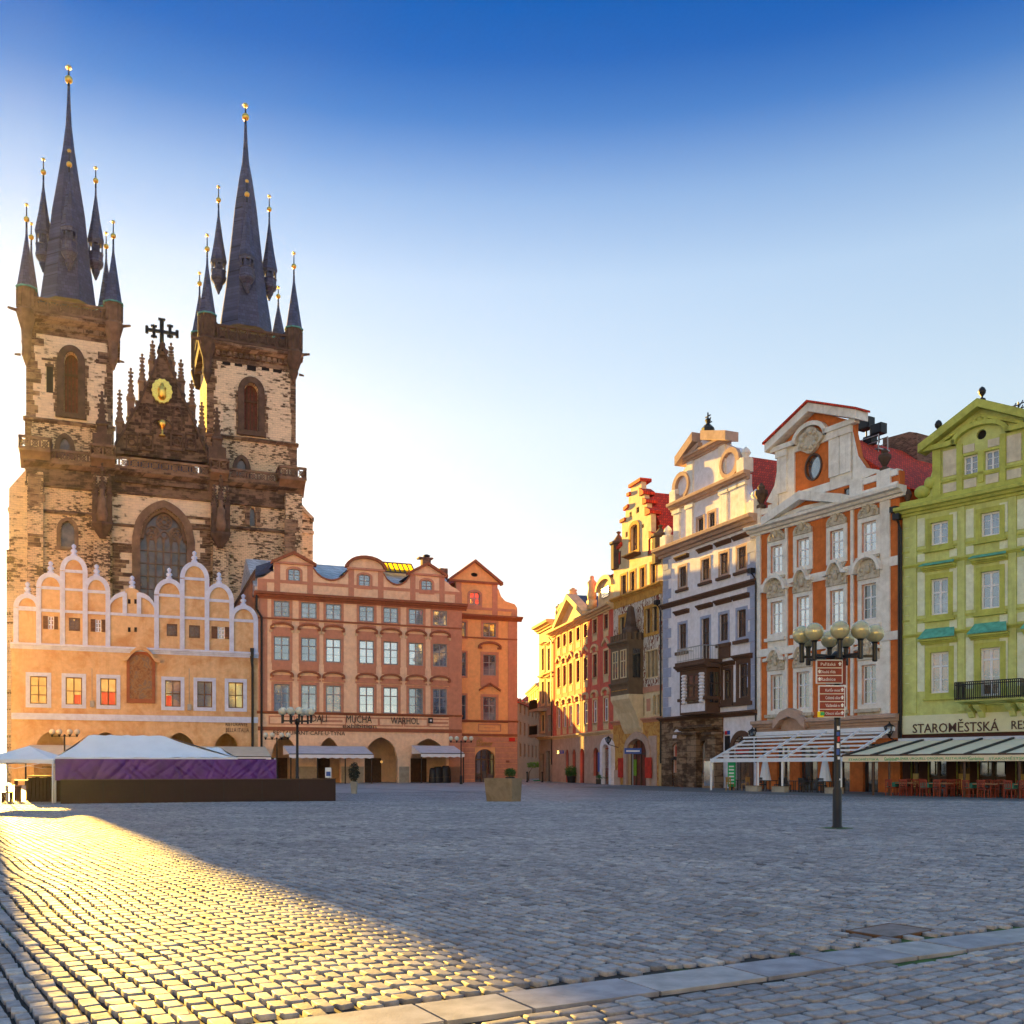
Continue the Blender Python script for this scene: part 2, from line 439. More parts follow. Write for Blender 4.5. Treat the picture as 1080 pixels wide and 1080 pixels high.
# ------------------------------------------------------------------ facades
class House:
    """a building whose facade stands in the vertical plane through (x0 px, depth Y0) running along direction d"""
    def __init__(s, name, label, cat, x0, Y0, d, group=None):
        l = math.hypot(*d); s.d = (d[0] / l, d[1] / l); s.n = (-s.d[1], s.d[0])
        s.P = (at(x0, Y0), Y0)
        s.root = empty(name, (s.P[0], s.P[1], 0), atan2(s.d[1], s.d[0]), label, cat, group)
        s.holes = []

    def _p(s, off): return (s.P[0] + off * s.n[0], s.P[1] + off * s.n[1])

    def u(s, x, off=0):
        r = (x - 540) / FL; p = s._p(off)
        return (r * p[1] - p[0]) / (s.d[0] - r * s.d[1])

    def Y(s, x, off=0): return s._p(off)[1] + s.u(x, off) * s.d[1]

    def z(s, x, y, off=0): return CZ + (HZ - y) / FL * s.Y(x, off)

    def loc(s, x, y, off=0): return (s.u(x, off), s.z(x, y, off))

    def world(s, u, y): return (s.P[0] + u * s.d[0] + y * s.n[0], s.P[1] + u * s.d[1] + y * s.n[1])

    def part(s, name, mb, m, parent=None, smooth=False, label=None):
        return mb.build(name, M[m], parent or s.root, smooth, label)


def arch(u0, u1, zs, zt, kind='round', n=10):
    """points from (u1, zs) over the crown to (u0, zs)"""
    c = (u0 + u1) / 2; w = (u1 - u0) / 2; h = zt - zs; o = []
    for i in range(n + 1):
        t = i / n
        if kind == 'round':
            o.append((c + w * cos(pi * t), zs + h * sin(pi * t)))
        else:
            k = abs(1 - 2 * t); sg = 1 if t < .5 else -1
            zz = sqrt(max(0, 1 - (.25 + .75 * k) ** 2) / (1 - .0625)) if k < 1 else 0
            o.append((c + sg * w * k, zs + h * zz))
    return o


def rect(u0, u1, z0, z1): return [(u0, z0), (u1, z0), (u1, z1), (u0, z1)]


def arched(u0, u1, z0, zs, zt, kind='round', n=10): return [(u0, z0), (u1, z0)] + arch(u0, u1, zs, zt, kind, n)


def arch_band(mb, u0, u1, zs, zt, t, y0, y1, kind='round', n=12):
    a = arch(u0, u1, zs, zt, kind, n); b = arch(u0 - t, u1 + t, zs, zt + t, kind, n)
    for i in range(n):
        mb.prism([a[i], b[i], b[i + 1], a[i + 1]], y0, y1)
    return mb


def window(H, u0, u1, z0, z1, frame, pane, cols=2, rows=(.62,), fw=.07, rec=.2, top=None, sur=None, sill=None, hood=None, apron=None,
           hole=True, name='window', parent=None, label=None, thin=()):
    """opening + recessed frame (the part) with pane, architrave, sill, hood and apron as its sub-parts"""
    hol = rect(u0, u1, z0, z1) if not top else arched(u0, u1, z0, top[0], z1, top[1])
    if hole: H.holes.append(hol)
    f = MB(); y0, y1 = rec - .07, rec
    f.box(u0, u0 + fw, y0, y1, z0, z1).box(u1 - fw, u1, y0, y1, z0, z1).box(u0 + fw, u1 - fw, y0, y1, z0, z0 + fw).box(u0 + fw, u1 - fw, y0, y1, z1 - fw, z1)
    w = u1 - u0; h = z1 - z0
    ys = y0 + .012
    zs = [z0 + fw] + [z0 + r * h for r in rows] + [z1 - fw]
    for r in rows: f.box(u0 + fw, u1 - fw, ys, y1, z0 + r * h - fw * .45, z0 + r * h + fw * .45)
    for i in range(1, cols):
        c = u0 + w * i / cols; g = fw * (.55 if cols == 2 else .3)
        for a, b in zip(zs[:-1], zs[1:]):
            f.box(c - g, c + g, ys + .006, y1, a + (fw * .45 if a != zs[0] else 0), b - (fw * .45 if b != zs[-1] else 0))
    for r in thin:
        for i in range(cols):
            f.box(u0 + fw + (w - fw) * i / cols, u0 + (w - fw) * (i + 1) / cols, ys + .02, y1, z0 + r * h - .018, z0 + r * h + .018)
    o = H.part(name, f, frame, parent, label=label)
    H.part('pane', MB().add([(u0 + .01, y1 - .015, z0 + .01), (u1 - .01, y1 - .015, z0 + .01), (u1 - .01, y1 - .015, z1 - .01), (u0 + .01, y1 - .015, z1 - .01)], [(0, 1, 2, 3)]), pane, o)
    if sur:
        sm, sw, pr = sur; m = MB()
        if top:
            m.box(u0 - sw, u0, -pr, .03, z0, top[0]).box(u1, u1 + sw, -pr, .03, z0, top[0]); arch_band(m, u0, u1, top[0], z1, sw, -pr, .03, top[1])
        else:
            m.box(u0 - sw, u0, -pr, .03, z0, z1).box(u1, u1 + sw, -pr, .03, z0, z1).box(u0 - sw, u1 + sw, -pr - .003, .03, z1, z1 + sw)
        m.box(u0 - sw, u1 + sw, -pr - .005, .03, z0 - sw, z0)
        H.part('surround', m, sm, o)
    if sill:
        sm, e, t = sill; H.part('sill', MB().box(u0 - e, u1 + e, -.2, .02, z0 - t - (sur[1] if sur else 0), z0 - (sur[1] if sur else 0)), sm, o)
    if apron:
        am, e, t, pr = apron; H.part('apron', MB().box(u0 - e, u1 + e, -pr, .02, z0 - t, z0 - .01), am, o)
    if hood:
        k, hm, e, zb, t, pr = hood; m = MB(); a, b = u0 - e, u1 + e
        if k == 'flat':
            m.cornice(a, b, zb, zb + t, pr)
        elif k == 'seg':
            arch_band(m, a + t * .5, b - t * .5, zb, zb + (b - a) * .16, t, -pr, .02, 'round', 10)
            m.box(a - t * .4, a + t * 1.3, -pr * .9, .02, zb - t * .9, zb - .004).box(b - t * 1.3, b + t * .4, -pr * .9, .02, zb - t * .9, zb - .004)
        elif k == 'tri':
            c = (a + b) / 2; m.rake((a, zb + t), (c, zb + t + (b - a) * .3), t, -pr, .02); m.rake((c, zb + t + (b - a) * .3), (b, zb + t), t, -pr + .003, .02)
        H.part('hood', m, hm, o)
    return o


def text(H, s, uc, zc, w, h, m, y=-.05, ext=.015, name='lettering', parent=None, bold=0.0, mat=None, label=None):
    cu = bpy.data.curves.new('txt', 'FONT'); cu.body = s; cu.align_x = 'CENTER'; cu.align_y = 'CENTER'; cu.extrude = .5; cu.size = 1; cu.resolution_u = 2; cu.offset = bold
    ob = bpy.data.objects.new('txt', cu); C.objects.link(ob); bpy.context.view_layer.update()
    dg = bpy.context.evaluated_depsgraph_get(); me = bpy.data.meshes.new_from_object(ob.evaluated_get(dg))
    vs = np.array([v.co[:] for v in me.vertices]); bpy.data.objects.remove(ob); bpy.data.curves.remove(cu)
    mn, mx = vs.min(0), vs.max(0); sz = mx - mn
    sx, sy = w / sz[0], h / sz[1]
    for i, v in enumerate(me.vertices):
        p = vs[i]; v.co = (uc + (p[0] - mn[0] - sz[0] / 2) * sx, y - p[2] / .5 * ext, zc + (p[1] - mn[1] - sz[1] / 2) * sy)
    me.name = name; me.materials.clear(); me.materials.append(M[m])
    o = bpy.data.objects.new(name, me); C.objects.link(o); o.parent = parent or H.root
    if label: o['label'] = label
    return o


def core(H, u0, u1, y0, y1, z0, z1, m, name='side_walls'):
    return H.part(name, MB().box(u0, u1, y0, y1, z0, z1), m)


def quoins(H, u, sgn, z0, z1, m, w1=.75, w2=.45, h=.55, pr=.05, name='quoins'):
    mb = MB(); z = z0; i = 0
    while z < z1 - .1:
        w = w1 if i % 2 == 0 else w2
        a, b = (u, u + w) if sgn > 0 else (u - w, u)
        mb.box(a, b, -pr, .02, z + .015, min(z + h - .015, z1)); z += h; i += 1
    return H.part(name, mb, m)


def downpipe(H, u, z0, z1, m='ironbk', y=-.16, r=.07, hopper=True):
    mb = MB(); mb.tube([(u, y, z0), (u, y, z1 - .7), (u - .12, y, z1 - .35), (u - .12, y - .3, z1)], r, 8)
    if hopper: mb.box(u - .34, u + .1, y - .5, y - .1, z1 - .02, z1 + .35)
    return H.part('downpipe', mb, m)


# ================================================================== LEFT SIDE
dL = (.929, .370)
P_L = (at(425, 108.), 108.)


def on_left(x, off=0):
    """depth of the plane of the left-hand facades at a photo column"""
    l = math.hypot(*dL); d = (dL[0] / l, dL[1] / l); n = (-d[1], d[0]); r = (x - 540) / FL
    p = (P_L[0] + off * n[0], P_L[1] + off * n[1])
    t = (r * p[1] - p[0]) / (d[0] - r * d[1]); return p[1] + t * d[1]


# ------------------------------------------------------------------ gabled ochre house with arcade (left)
S = House('gabled_house', 'ochre stucco house with white outlined round gables and a painted shrine on its front', 'house', 12, on_left(12), dL)
U, Z = S.u, S.z
W = U(272); zt = (Z(16, 676) + Z(269, 690)) / 2; zb = (Z(14, 753.5) + Z(272, 761)) / 2
# lower windows with white surrounds
low = [(27.1, 54, 708.4, 744.9, 'lit'), (64.9, 90.8, 709.9, 746.7, 'lit'), (101.5, 126.9, 711.4, 747.7, 'lit'),
       (170, 194.5, 713.6, 749.3, 'pane_warm'), (204, 227.7, 715.5, 750.4, 'pane_brown'), (237, 260.3, 717, 751.4, 'pane_brown')]
z0m = sum(Z((a + b) / 2, d) for a, b, c, d, e in low) / 6; z1m = sum(Z((a + b) / 2, c) for a, b, c, d, e in low) / 6
for i, (a, b, c, d, e) in enumerate(low):
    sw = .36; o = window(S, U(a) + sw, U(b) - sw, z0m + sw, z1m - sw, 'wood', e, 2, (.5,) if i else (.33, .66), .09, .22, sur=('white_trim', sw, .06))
    if i in (1, 2, 3):
        u0, u1 = U(a) + sw + .12, U(b) - sw - .12; zz = z0m + sw + .1
        if i == 1: u0 = (u0 + u1) / 2 + .05
        if i == 3: u1 = u0 + .5
        S.part('drape', MB().box(u0, u1, .172, .182, zz, zz + (.85, 1.25, 1.0)[i - 1]), 'lit_red', o)
# arcade
for (a, b, ap) in ((36, 72, 771), (92, 131, 772.0), (172, 207, 772.6), (225, 253, 773)):
    S.holes.append(arched(U(a), U(b), -.5, Z((a + b) / 2, 795), Z((a + b) / 2, ap), 'pointed'))
# mezzanine openings (gable storey): shuttered windows
small = [(45.5, 61.2, 650, 663.6, 1), (72.5, 84.5, 651.7, 665.5, 0), (95.5, 111, 653.3, 666.5, 1), (175.8, 187, 658, 671, 0), (199.3, 211, 659.5, 673, 0), (223, 242.5, 661, 673.8, 1)]
for a, b, c, d, op in small:
    zc0, zc1 = Z((a + b) / 2, d), Z((a + b) / 2, c)
    if op:
        u0, u1 = U(a), U(b); w = u1 - u0; ua, ub = u0 + w * .33, u1 - w * .28
        o = window(S, ua, ub, zc0, zc1, 'white_frame', 'pane_warm', 2, (.35, .68), .06, .15)
        S.part('shutter', MB().box(u0, ua - .02, -.06, -.01, zc0, zc1), 'wood', o); S.part('shutter', MB().box(ub + .02, u1, -.06, -.01, zc0, zc1), 'wood', o)
    else:
        u0, u1 = U(a), U(b)
        o = window(S, u0, u1, zc0, zc1, 'wood', 'pane_brown', 2, (), .1, .08)
        m = MB()
        for k in range(8):
            for q in (0, 1):
                m.box(u0 + .12 + q * (u1 - u0 - .1) / 2, u0 + (q + 1) * (u1 - u0) / 2 - .08, .0, .03, zc0 + .12 + k * (zc1 - zc0 - .2) / 8, zc0 + .12 + (k + .72) * (zc1 - zc0 - .2) / 8)
        S.part('shutter', m, 'wood', o)
# gable outline: piers and crowns
piers = [16.9, 40.8, 65.9, 89.8, 113.8, 165, 192.1, 218.2, 244.1, 269.6]
crown = {0: (626, 641), 1: (604, 620), 2: (585.8, 602.5), 3: (607, 624), 5: (610.5, 628), 6: (592.7, 610.5), 7: (615, 633.5), 8: (638, 654.5)}
ol = [(0, -.5), (W, -.5), (W, zt)]
for k in (8, 7, 6, 5):
    u0, u1 = U(piers[k]), U(piers[k + 1]); xm = (piers[k] + piers[k + 1]) / 2
    ol += arch(u0, u1, Z(xm, crown[k][1]), Z(xm, crown[k][0]))
ol += [(U(164), Z(164, 640)), (U(158), Z(158, 632)), (U(151), Z(151, 628)), (U(146), Z(146, 626.5)), (U(146), Z(146, 623)), (U(139), Z(139, 619)), (U(132), Z(132, 622)),
       (U(132), Z(132, 625.5)), (U(126), Z(126, 627)), (U(119), Z(119, 631)), (U(115), Z(115, 638))]
for k in (3, 2, 1, 0):
    u0, u1 = U(piers[k]), U(piers[k + 1]); xm = (piers[k] + piers[k + 1]) / 2
    ol += arch(u0, u1, Z(xm, crown[k][1]), Z(xm, crown[k][0]))
ol += [(0, zt)]
S.part('front_wall', MB().holed(ol, S.holes, 0, .5), 'ochre')
g = MB(); hw = .22
for k, x in enumerate(piers):
    c = U(x); tops = []
    for j in (k - 1, k):
        if j in crown: tops.append(Z(x, crown[j][1] - (0 if k else 0)))
        if j == 4: tops.append(Z(x, 640))
    g.box(c - hw, c + hw, -.16, .02, zt + .02, max(tops))
for k, (yt, ys) in crown.items():
    u0, u1 = U(piers[k]), U(piers[k + 1]); xm = (piers[k] + piers[k + 1]) / 2
    arch_band(g, u0 + hw, u1 - hw, Z(xm, ys), Z(xm, yt) - 2 * hw, 2 * hw, -.2, .02, 'round', 14)
    z = Z(xm, ys); g.box(u0 + hw, u1 - hw, -.1, .02, z - .16, z + .12)
zl = (Z(19, 641.5) + Z(270, 656)) / 2
for k in range(9):
    g.box(U(piers[k]) + hw, U(piers[k + 1]) - hw, -.103, .02, zl - .14, zl + .12)
g.box(U(piers[2]) + hw, U(piers[3]) - hw, -.1, .02, Z(78, 622) - .12, Z(78, 622) + .1); g.box(U(piers[6]) + hw, U(piers[7]) - hw, -.1, .02, Z(205, 630.5) - .12, Z(205, 630.5) + .1)
for pts in ([(115, 640), (117, 634), (121, 630), (126, 627.5), (132, 626)], [(163.5, 641), (161, 636), (157, 631.5), (152, 628.5), (146, 627)]):
    q = [S.loc(*p) for p in pts]
    for a, b in zip(q[:-1], q[1:]): g.prism([(a[0], a[1] - .24), (b[0], b[1] - .24), (b[0], b[1] + .22), (a[0], a[1] + .22)], -.2, .05)
for x in (131.5, 146.5): g.box(U(x) - .2, U(x) + .2, -.16, .02, zl + .12, Z(x, 625.5))
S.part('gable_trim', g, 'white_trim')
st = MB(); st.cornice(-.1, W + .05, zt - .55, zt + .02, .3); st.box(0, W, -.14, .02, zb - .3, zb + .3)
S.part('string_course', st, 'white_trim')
for k in (0, 1, 2, 3, 5, 6, 7, 8, 4):
    xm = (piers[k] + piers[k + 1]) / 2; zz = Z(xm, crown[k][0]) - .05 if k in crown else Z(139, 619.5)
    S.part('finial', MB().lathe([(.28, zz - .1), (.3, zz + .2), (.15, zz + .28), (.32, zz + .48), (.24, zz + .64), (.1, zz + .72), (.22, zz + .9), (.2, zz + 1.06), (.02, zz + 1.2)], U(xm), .2, 14), 'white_trim', smooth=True)
# blind slots of the middle gable block
for x in (136.3, 143):
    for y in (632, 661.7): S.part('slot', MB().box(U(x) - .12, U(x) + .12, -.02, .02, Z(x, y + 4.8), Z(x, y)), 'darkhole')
# painted shrine
a, b = U(133.5), U(163.8); z0, z1 = Z(148, 740.5), Z(148, 699); zt2 = Z(148, 687)
mu = S.part('shrine_painting', MB().prism([(a + .3, z0 + .3), (b - .3, z0 + .3)] + arch(a + .3, b - .3, z1, zt2 - .3), -.06, .01), 'mural')
fr = MB().box(a, a + .3, -.14, .01, z0, z1).box(b - .3, b, -.14, .01, z0, z1).box(a, b, -.15, .01, z0 - .1, z0 + .3); arch_band(fr, a + .3, b - .3, z1, zt2 - .3, .3, -.14, .01)
S.part('painting_frame', fr, 'rose_dark', mu)
hd = MB(); q = [S.loc(*p) for p in ((129.5, 697.5), (134, 697), (138, 691.5), (143, 687.2), (148.5, 685.8), (154, 687.4), (159, 692), (163.5, 698.5), (168.5, 699.5))]
for c, e in zip(q[:-1], q[1:]): hd.prism([(c[0], c[1]), (e[0], e[1]), (e[0], e[1] + .35), (c[0], c[1] + .35)], -.5, .01)
S.part('painting_canopy', hd, 'ochre', mu)
text(S, 'RISTORANTE', U(249.5), Z(250, 763.8), U(261) - U(238), .42, 'ink_brown', y=-.02)
text(S, 'BELLA ITALIA', U(250.5), Z(250, 770), U(263) - U(238.5), .42, 'ink_brown', y=-.02)
for x, y in ((97, 742.5), (199.5, 746)):
    S.part('floodlight', MB().box(U(x) - .18, U(x) + .18, -.25, 0, Z(x, y) - .3, Z(x, y) + .3), 'grey_steel')
    S.part('cable', MB().tube([(U(x), -.03, Z(x, y - 2.5)), (U(x), -.03, Z(x, 705))], .03, 5), 'grey_steel')
core(S, .02, W - .02, 5, 18, -.5, zb, 'ochre', 'rear_walls')
S.part('upper_walls', MB().box(.02, W - .02, .52, 18, zb - .6, zt), 'ochre')
rf = MB()
for a, b in ((0, 4), (5, 9)):
    u0, u1 = U(piers[a]) + .1, U(piers[b]) - .1; xm = (piers[a + 2]); zp = Z(xm, crown[a + 2 if a == 0 else 6][0]) - 1.6
    rf.prism([(u0, zt + .1), (u1, zt + .1), ((u0 + u1) / 2, zp)], .52, 18)
S.part('roof', rf, 'red_tile')
m = MB(); m.tube([(U(266), -.2, 3.5), (U(266), -.2, Z(266, 705)), (U(265), -.2, Z(265, 692))], [.13, .13, .16], 8); m.prism([(U(263.6), Z(265, 684)), (U(267.4), Z(265, 684)), (U(266.6), Z(265, 700)), (U(264.8), Z(265, 700))], -.45, -.05)
S.part('downpipe', m, 'ironbk')

# ------------------------------------------------------------------ orange house with three small gables
O = House('orange_house', 'wide orange house with seven window bays, red-brown trim and a pointed arcade', 'house', 272, on_left(272), dL)
U, Z = O.u, O.z; W = U(487)


def zav(p): return sum(Z(x, y) for x, y in p) / len(p)


zc0 = zav([(300, 631.5), (470, 643)]); zc1 = zav([(272, 622.5), (486, 638.5)])
zl1 = zav([(273, 650.1), (400, 658.6), (484, 664.1)]); zl2 = zav([(274, 750), (400, 753.5), (488, 756.8)]); zl3 = zav([(274, 766.5), (400, 770), (484, 773)])
zpar = zav([(300, 614), (350, 616.5), (440, 624)])
colx = [297.3, 325.9, 351.8, 386.7, 412.2, 438.7, 464.0]
wh = .82
r_at = (zav([(297, 650.0), (386, 656.2), (463, 661.4)]), zav([(297, 632.6), (386, 639.3), (463, 644.5)]))
r_2 = (zav([(297, 695.8), (387, 699.7), (464, 704.2)]), zav([(297, 670.2), (387, 675.3), (464, 680.2)]))
r_1 = (zav([(297, 748.5), (387, 752.3), (464, 755)]), zav([(297, 720), (387, 724.3), (464, 727.8)]))
p1 = ['pane_brown', 'pane_mid', 'pane_mid', 'pane_mid', 'pane_mid', 'pane_blue', 'pane_mid']
p2 = ['pane_blue', 'pane_blue', 'pane_sky', 'pane_sky', 'pane_sky', 'pane_sky', 'pane_blue']
p3 = ['pane_blue', 'pane_mid', 'pane_warm', 'pane_sky', 'pane_sky', 'pane_blue', 'pane_blue']
dz2 = r_2[1] - r_2[0]
for i, x in enumerate(colx):
    c = U(x); w = wh
    window(O, c - w, c + w, r_at[0] + .05, r_at[1], 'grey_frame', p1[i], 2, (), .12, .16, sur=('rose', .26, .04), thin=(.33, .66))
    o = window(O, c - w, c + w, r_2[0], r_2[1], 'grey_frame', p2[i], 2, (.64,), .12, .16, sur=('rose', .26, .04), hood=('seg', 'rose_dark', .30, r_2[1] + .92, .2, .25), thin=(.32,))
    O.part('spandrel', MB().box(c - w - .26, c + w + .26, -.043, .02, r_2[1] + .265, r_2[1] + .94).box(c - w - .2, c + w + .2, -.043, .02, zl1 - .6, zl1 - .16), 'rose', o)
    O.part('apron', MB().box(c - w - .2, c + w + .2, -.043, .02, r_2[0] - 1.05, r_2[0] - .265), 'rose', o)
    for sg in (-1, 1): O.part('bracket', MB().box(c + sg * (w + .3) - .14, c + sg * (w + .3) + .14, -.12, .02, r_2[1] + .42, r_2[1] + .68), 'ochre_pale', o)
    hk = 'tri' if i in () else 'seg'
    o = window(O, c - w, c + w, r_1[0], r_1[1], 'grey_frame', p3[i], 2, (.66,), .12, .16, sur=('rose', .26, .04), hood=(hk, 'rose_dark', .30, r_1[1] + .92, .2, .26), thin=(.33,))
    O.part('spandrel', MB().box(c - w - .4, c + w + .4, -.12, .02, r_1[1] + .35, r_1[1] + .55).box(c - w - .2, c + w + .2, -.03, .02, r_1[1] + .56, r_1[1] + .94), 'rose', o)
# arcade
zs = Z(400, 800)
arc = [(286, 313.5, 776, 'pointed'), (335, 359, 777.8, 'pointed'), (384.5, 419.5, 777.4, 'pointed'), (433, 471, 779, 'pointed')]
for a, b, y, k in arc: O.holes.append(arched(U(a), U(b), -.5, zs, Z((a + b) / 2, y), k))
# attic parapet with gables: one outline
dorm = [(289, 330.3), (367.2, 404.6), (432.3, 469)]
D = [(U(a), U(b)) for a, b in dorm]
zdb = [Z(310, 594.3), Z(386, 600.5), Z(450, 606.3)]; zap = [Z(309, 583.8), Z(385, 588.8), Z(450, 595.2)]
ol = [(0, -.5), (W, -.5), (W, zpar)]
ol += [(W - .2, zpar + .2), (W - .6, zpar + .55), (W - 1.2, zpar + .8), (D[2][1] + .25, zpar + 1.25), (D[2][1], zdb[2] - .5)]
ol += [(D[2][1], zdb[2]), ((D[2][0] + D[2][1]) / 2, zap[2]), (D[2][0], zdb[2])]


def dip(ua, ub, zh, zlow, n=8): return [(ub + (ua - ub) * i / n, zh - (zh - zlow) * sin(pi * i / n) ** .7) for i in range(n + 1)]


ol += dip(D[1][1], D[2][0], zdb[2] - .3, zpar + .45)
c1 = (D[1][0] + D[1][1]) / 2; ol += arch(D[1][0], D[1][1], zdb[1], zap[1], 'round', 12)
ol += dip(D[0][1], D[1][0], zdb[1] - .35, zpar + .45)
ol += [(D[0][1], zdb[0]), ((D[0][0] + D[0][1]) / 2, zap[0]), (D[0][0], zdb[0]), (D[0][0], zdb[0] - 1.0), (D[0][0] - .3, zpar + 1.0), (D[0][0] - .9, zpar + .5), (.4, zpar + .3), (0, zpar + .25)]
for k, (x, a, b) in enumerate(((310.3, 600, 612.5), (384.4, 606, 619), (450.0, 612, 624.2))):
    c = U(x); window(O, c - .62, c + .62, Z(x, b), Z(x, a), 'grey_frame', 'pane_blue', 2, (.5,), .1, .16, sur=('rose', .24, .05), top=(Z(x, a) - .25, 'round'), thin=(.25, .75))
O.part('front_wall', MB().holed(ol, O.holes, 0, .5), 'orange')
t = MB()
t.box(0, W, -.045, .02, zpar - .12, zpar + .2)
for k in range(3):
    a, b = D[k]
    for u in (a + .32, b - .32): t.box(u - .3, u + .3, -.05, .02, zpar + .2, zdb[k] - .12); t.box(u - .3, u + .3, -.05, .02, zc1 + .02, zpar - .12)
    t.box(a - .15, b + .15, -.2, .02, zdb[k] - .12, zdb[k] + .1)
t.box(0, .9, -.05, .02, zc1 + .02, zpar - .12); t.box(W - .8, W, -.05, .02, zc1 + .02, zpar - .12)
t.box(.05, .95, -.048, .02, zl2 + .1, zc0); t.box(W - 1.5, W, -.06, .02, -.3, zc0)
O.part('red_brown_strips', t, 'rose')
t = MB()
for k in (0, 2):
    a, b = D[k]; c = (a + b) / 2; t.rake((a - .3, zdb[k] + .12), (c, zap[k] + .22), .3, -.35, .5); t.rake((c, zap[k] + .22), (b + .3, zdb[k] + .12), .3, -.353, .5)
arch_band(t, D[1][0], D[1][1], zdb[1] + .1, zap[1] - .05, .3, -.35, .5, 'round', 12)
for ua, ub, k in ((D[1][1], D[2][0], 2), (D[0][1], D[1][0], 1)):
    q = dip(ua, ub, zdb[k] - (.3 if k == 2 else .35), zpar + .45)
    for a, b in zip(q[:-1], q[1:]): t.prism([(b[0], b[1] - .02), (a[0], a[1] - .02), (a[0], a[1] + .16), (b[0], b[1] + .16)], -.12, .5)
O.part('gable_copings', t, 'rose_dark')
t = MB().cornice(-.4, W + .5, zc0 - .05, zc1, .7); O.part('main_cornice', t, 'rose_dark')
t = MB().box(0, W, -.1, .02, zl1 - .09, zl1 + .09); t.cornice(-.1, W + .1, zl2 - .14, zl2 + .14, .22); t.box(0, W, -.09, .02, zl3 - .2, zl3 + .2)
O.part('string_courses', t, 'rose_dark')
t = MB()
for i, x in enumerate(colx):
    c = U(x); a, b, z0, z1 = c - 1.35, c + 1.35, zl3 + .42, zl2 - .32
    t.box(a, b, -.05, .02, z0, z0 + .13).box(a, b, -.05, .02, z1 - .13, z1).box(a, a + .13, -.05, .02, z0 + .13, z1 - .13).box(b - .13, b, -.05, .02, z0 + .13, z1 - .13)
    if i in (2, 6): t.box(a + .4, b - .4, -.03, .02, z0 + .35, z1 - .35)
O.part('sunk_panels', t, 'rose')
zs_ = zav([(336, 757.3), (426, 760.6)])
text(O, 'DALI', U(336.5), Z(336, 757.6), U(344.3) - U(328.5), .72, 'ink', y=-.12)
text(O, 'MUCHA', U(378.5), Z(378, 758.6), U(391.7) - U(364.8), .78, 'ink', y=-.12)
text(O, 'exhibition', U(379), Z(379, 765.8), U(397) - U(361.5), .46, 'ink', y=-.12)
text(O, 'WARHOL', U(427), Z(427, 760.3), U(442) - U(412), .72, 'ink', y=-.12)
O.part('square_sign', MB().box(U(451.5), U(456.3), -.12, 0, Z(454, 762.8), Z(454, 757.2)), 'ink')
O.part('square_sign_mark', MB().box(U(453), U(455), -.135, -.125, Z(454, 761), Z(454, 759)), 'plate_white')
text(O, 'RESTAURANT·CAFÉ·U·TÝNA', U(326.5), Z(326, 772.6), U(364.5) - U(288.8), .52, 'ink_brown', y=-.03)
for a, b in ((420.5, 432), (359.5, 384), (314, 334.5), (472, 486)): O.part('stone_pier', MB().box(U(a) + .05, U(b) - .05, -.06, .02, -.3, 1.75), 'conc')
core(O, .02, W - .02, 5.2, 16, -.5, zl3, 'orange', 'arcade_back_wall')
for u, w in ((U(347), 1.1), (U(402), 1.3), (U(452), 1.3), (U(300), 1.1)): O.part('arcade_door', MB().box(u - w, u + w, 5.1, 5.18, -.2, 2.7), 'wood')
O.part('upper_walls', MB().box(.02, W - .02, .52, 16, zl3 - .2, zc1 - .1), 'orange')
zrid = Z(420, 601.5, 8); zev = zc1 - .3
rf = MB().extr_u([(.52, zev), (16.6, zev), (16.6, zev + .15), (8, zrid), (.52, zev + .9)], -.3, W + .2)
O.part('roof', rf, 'slate_roof')
# glazed skylight on the roof slope, dormer gable roofs, chimneys
sk = MB(); ua, ub = U(401, 6), U(437, 6); z0, z1 = Z(420, 604.5, 6), Z(420, 591.5, 6)
n = 7
for i in range(n + 1):
    u = ua + (ub - ua) * i / n; sk.bar((u, 5.6, z0), (u, 7.4, z1), .14)
sk.bar((ua, 5.6, z0), (ub, 5.6, z0), .14); sk.bar((ua, 7.4, z1), (ub, 7.4, z1), .14)
so = O.part('skylight', sk, 'brown_frame')
O.part('skylight_panes', MB().add([(ua, 5.62, z0), (ub, 5.62, z0), (ub, 7.42, z1), (ua, 7.42, z1)], [(0, 1, 2, 3)]), 'sun_yellow_glass', so)
for k, (a, b) in enumerate(D):
    O.part('gable_roof', MB().prism([(a, zdb[k] - .05), (b, zdb[k] - .05), ((a + b) / 2, zap[k] - .05)], .52, 7.5), 'navy_roof')
ch = MB().box(U(449, 5) - .5, U(449, 5) + .5, 4.6, 5.4, zdb[2] - 1, Z(449, 590, 5)).box(U(446, 5) - .6, U(446, 5) + 1.1, 4.5, 5.5, Z(449, 590, 5), Z(449, 588.5, 5))
O.part('chimney', ch, 'brick_chim')
O.part('chimney', MB().box(U(463, 9), U(471, 9), 8.5, 9.5, zdb[2] - 1.5, Z(466, 600, 9)), 'brick_chim')
O.part('vent', MB().lathe([(.3, Z(449, 588, 5)), (.45, Z(449, 586, 5)), (.1, Z(449, 584.5, 5))], U(450, 5), 5, 8), 'ironbk')
m = MB(); m.tube([(U(275.5), -.2, .5), (U(275.5), -.2, zc0 - 2.0), (U(270.3), -.2, zc0 - 1.2), (U(270.3), -.3, zc0 + .6)], .12, 8); O.part('downpipe', m, 'ironbk')
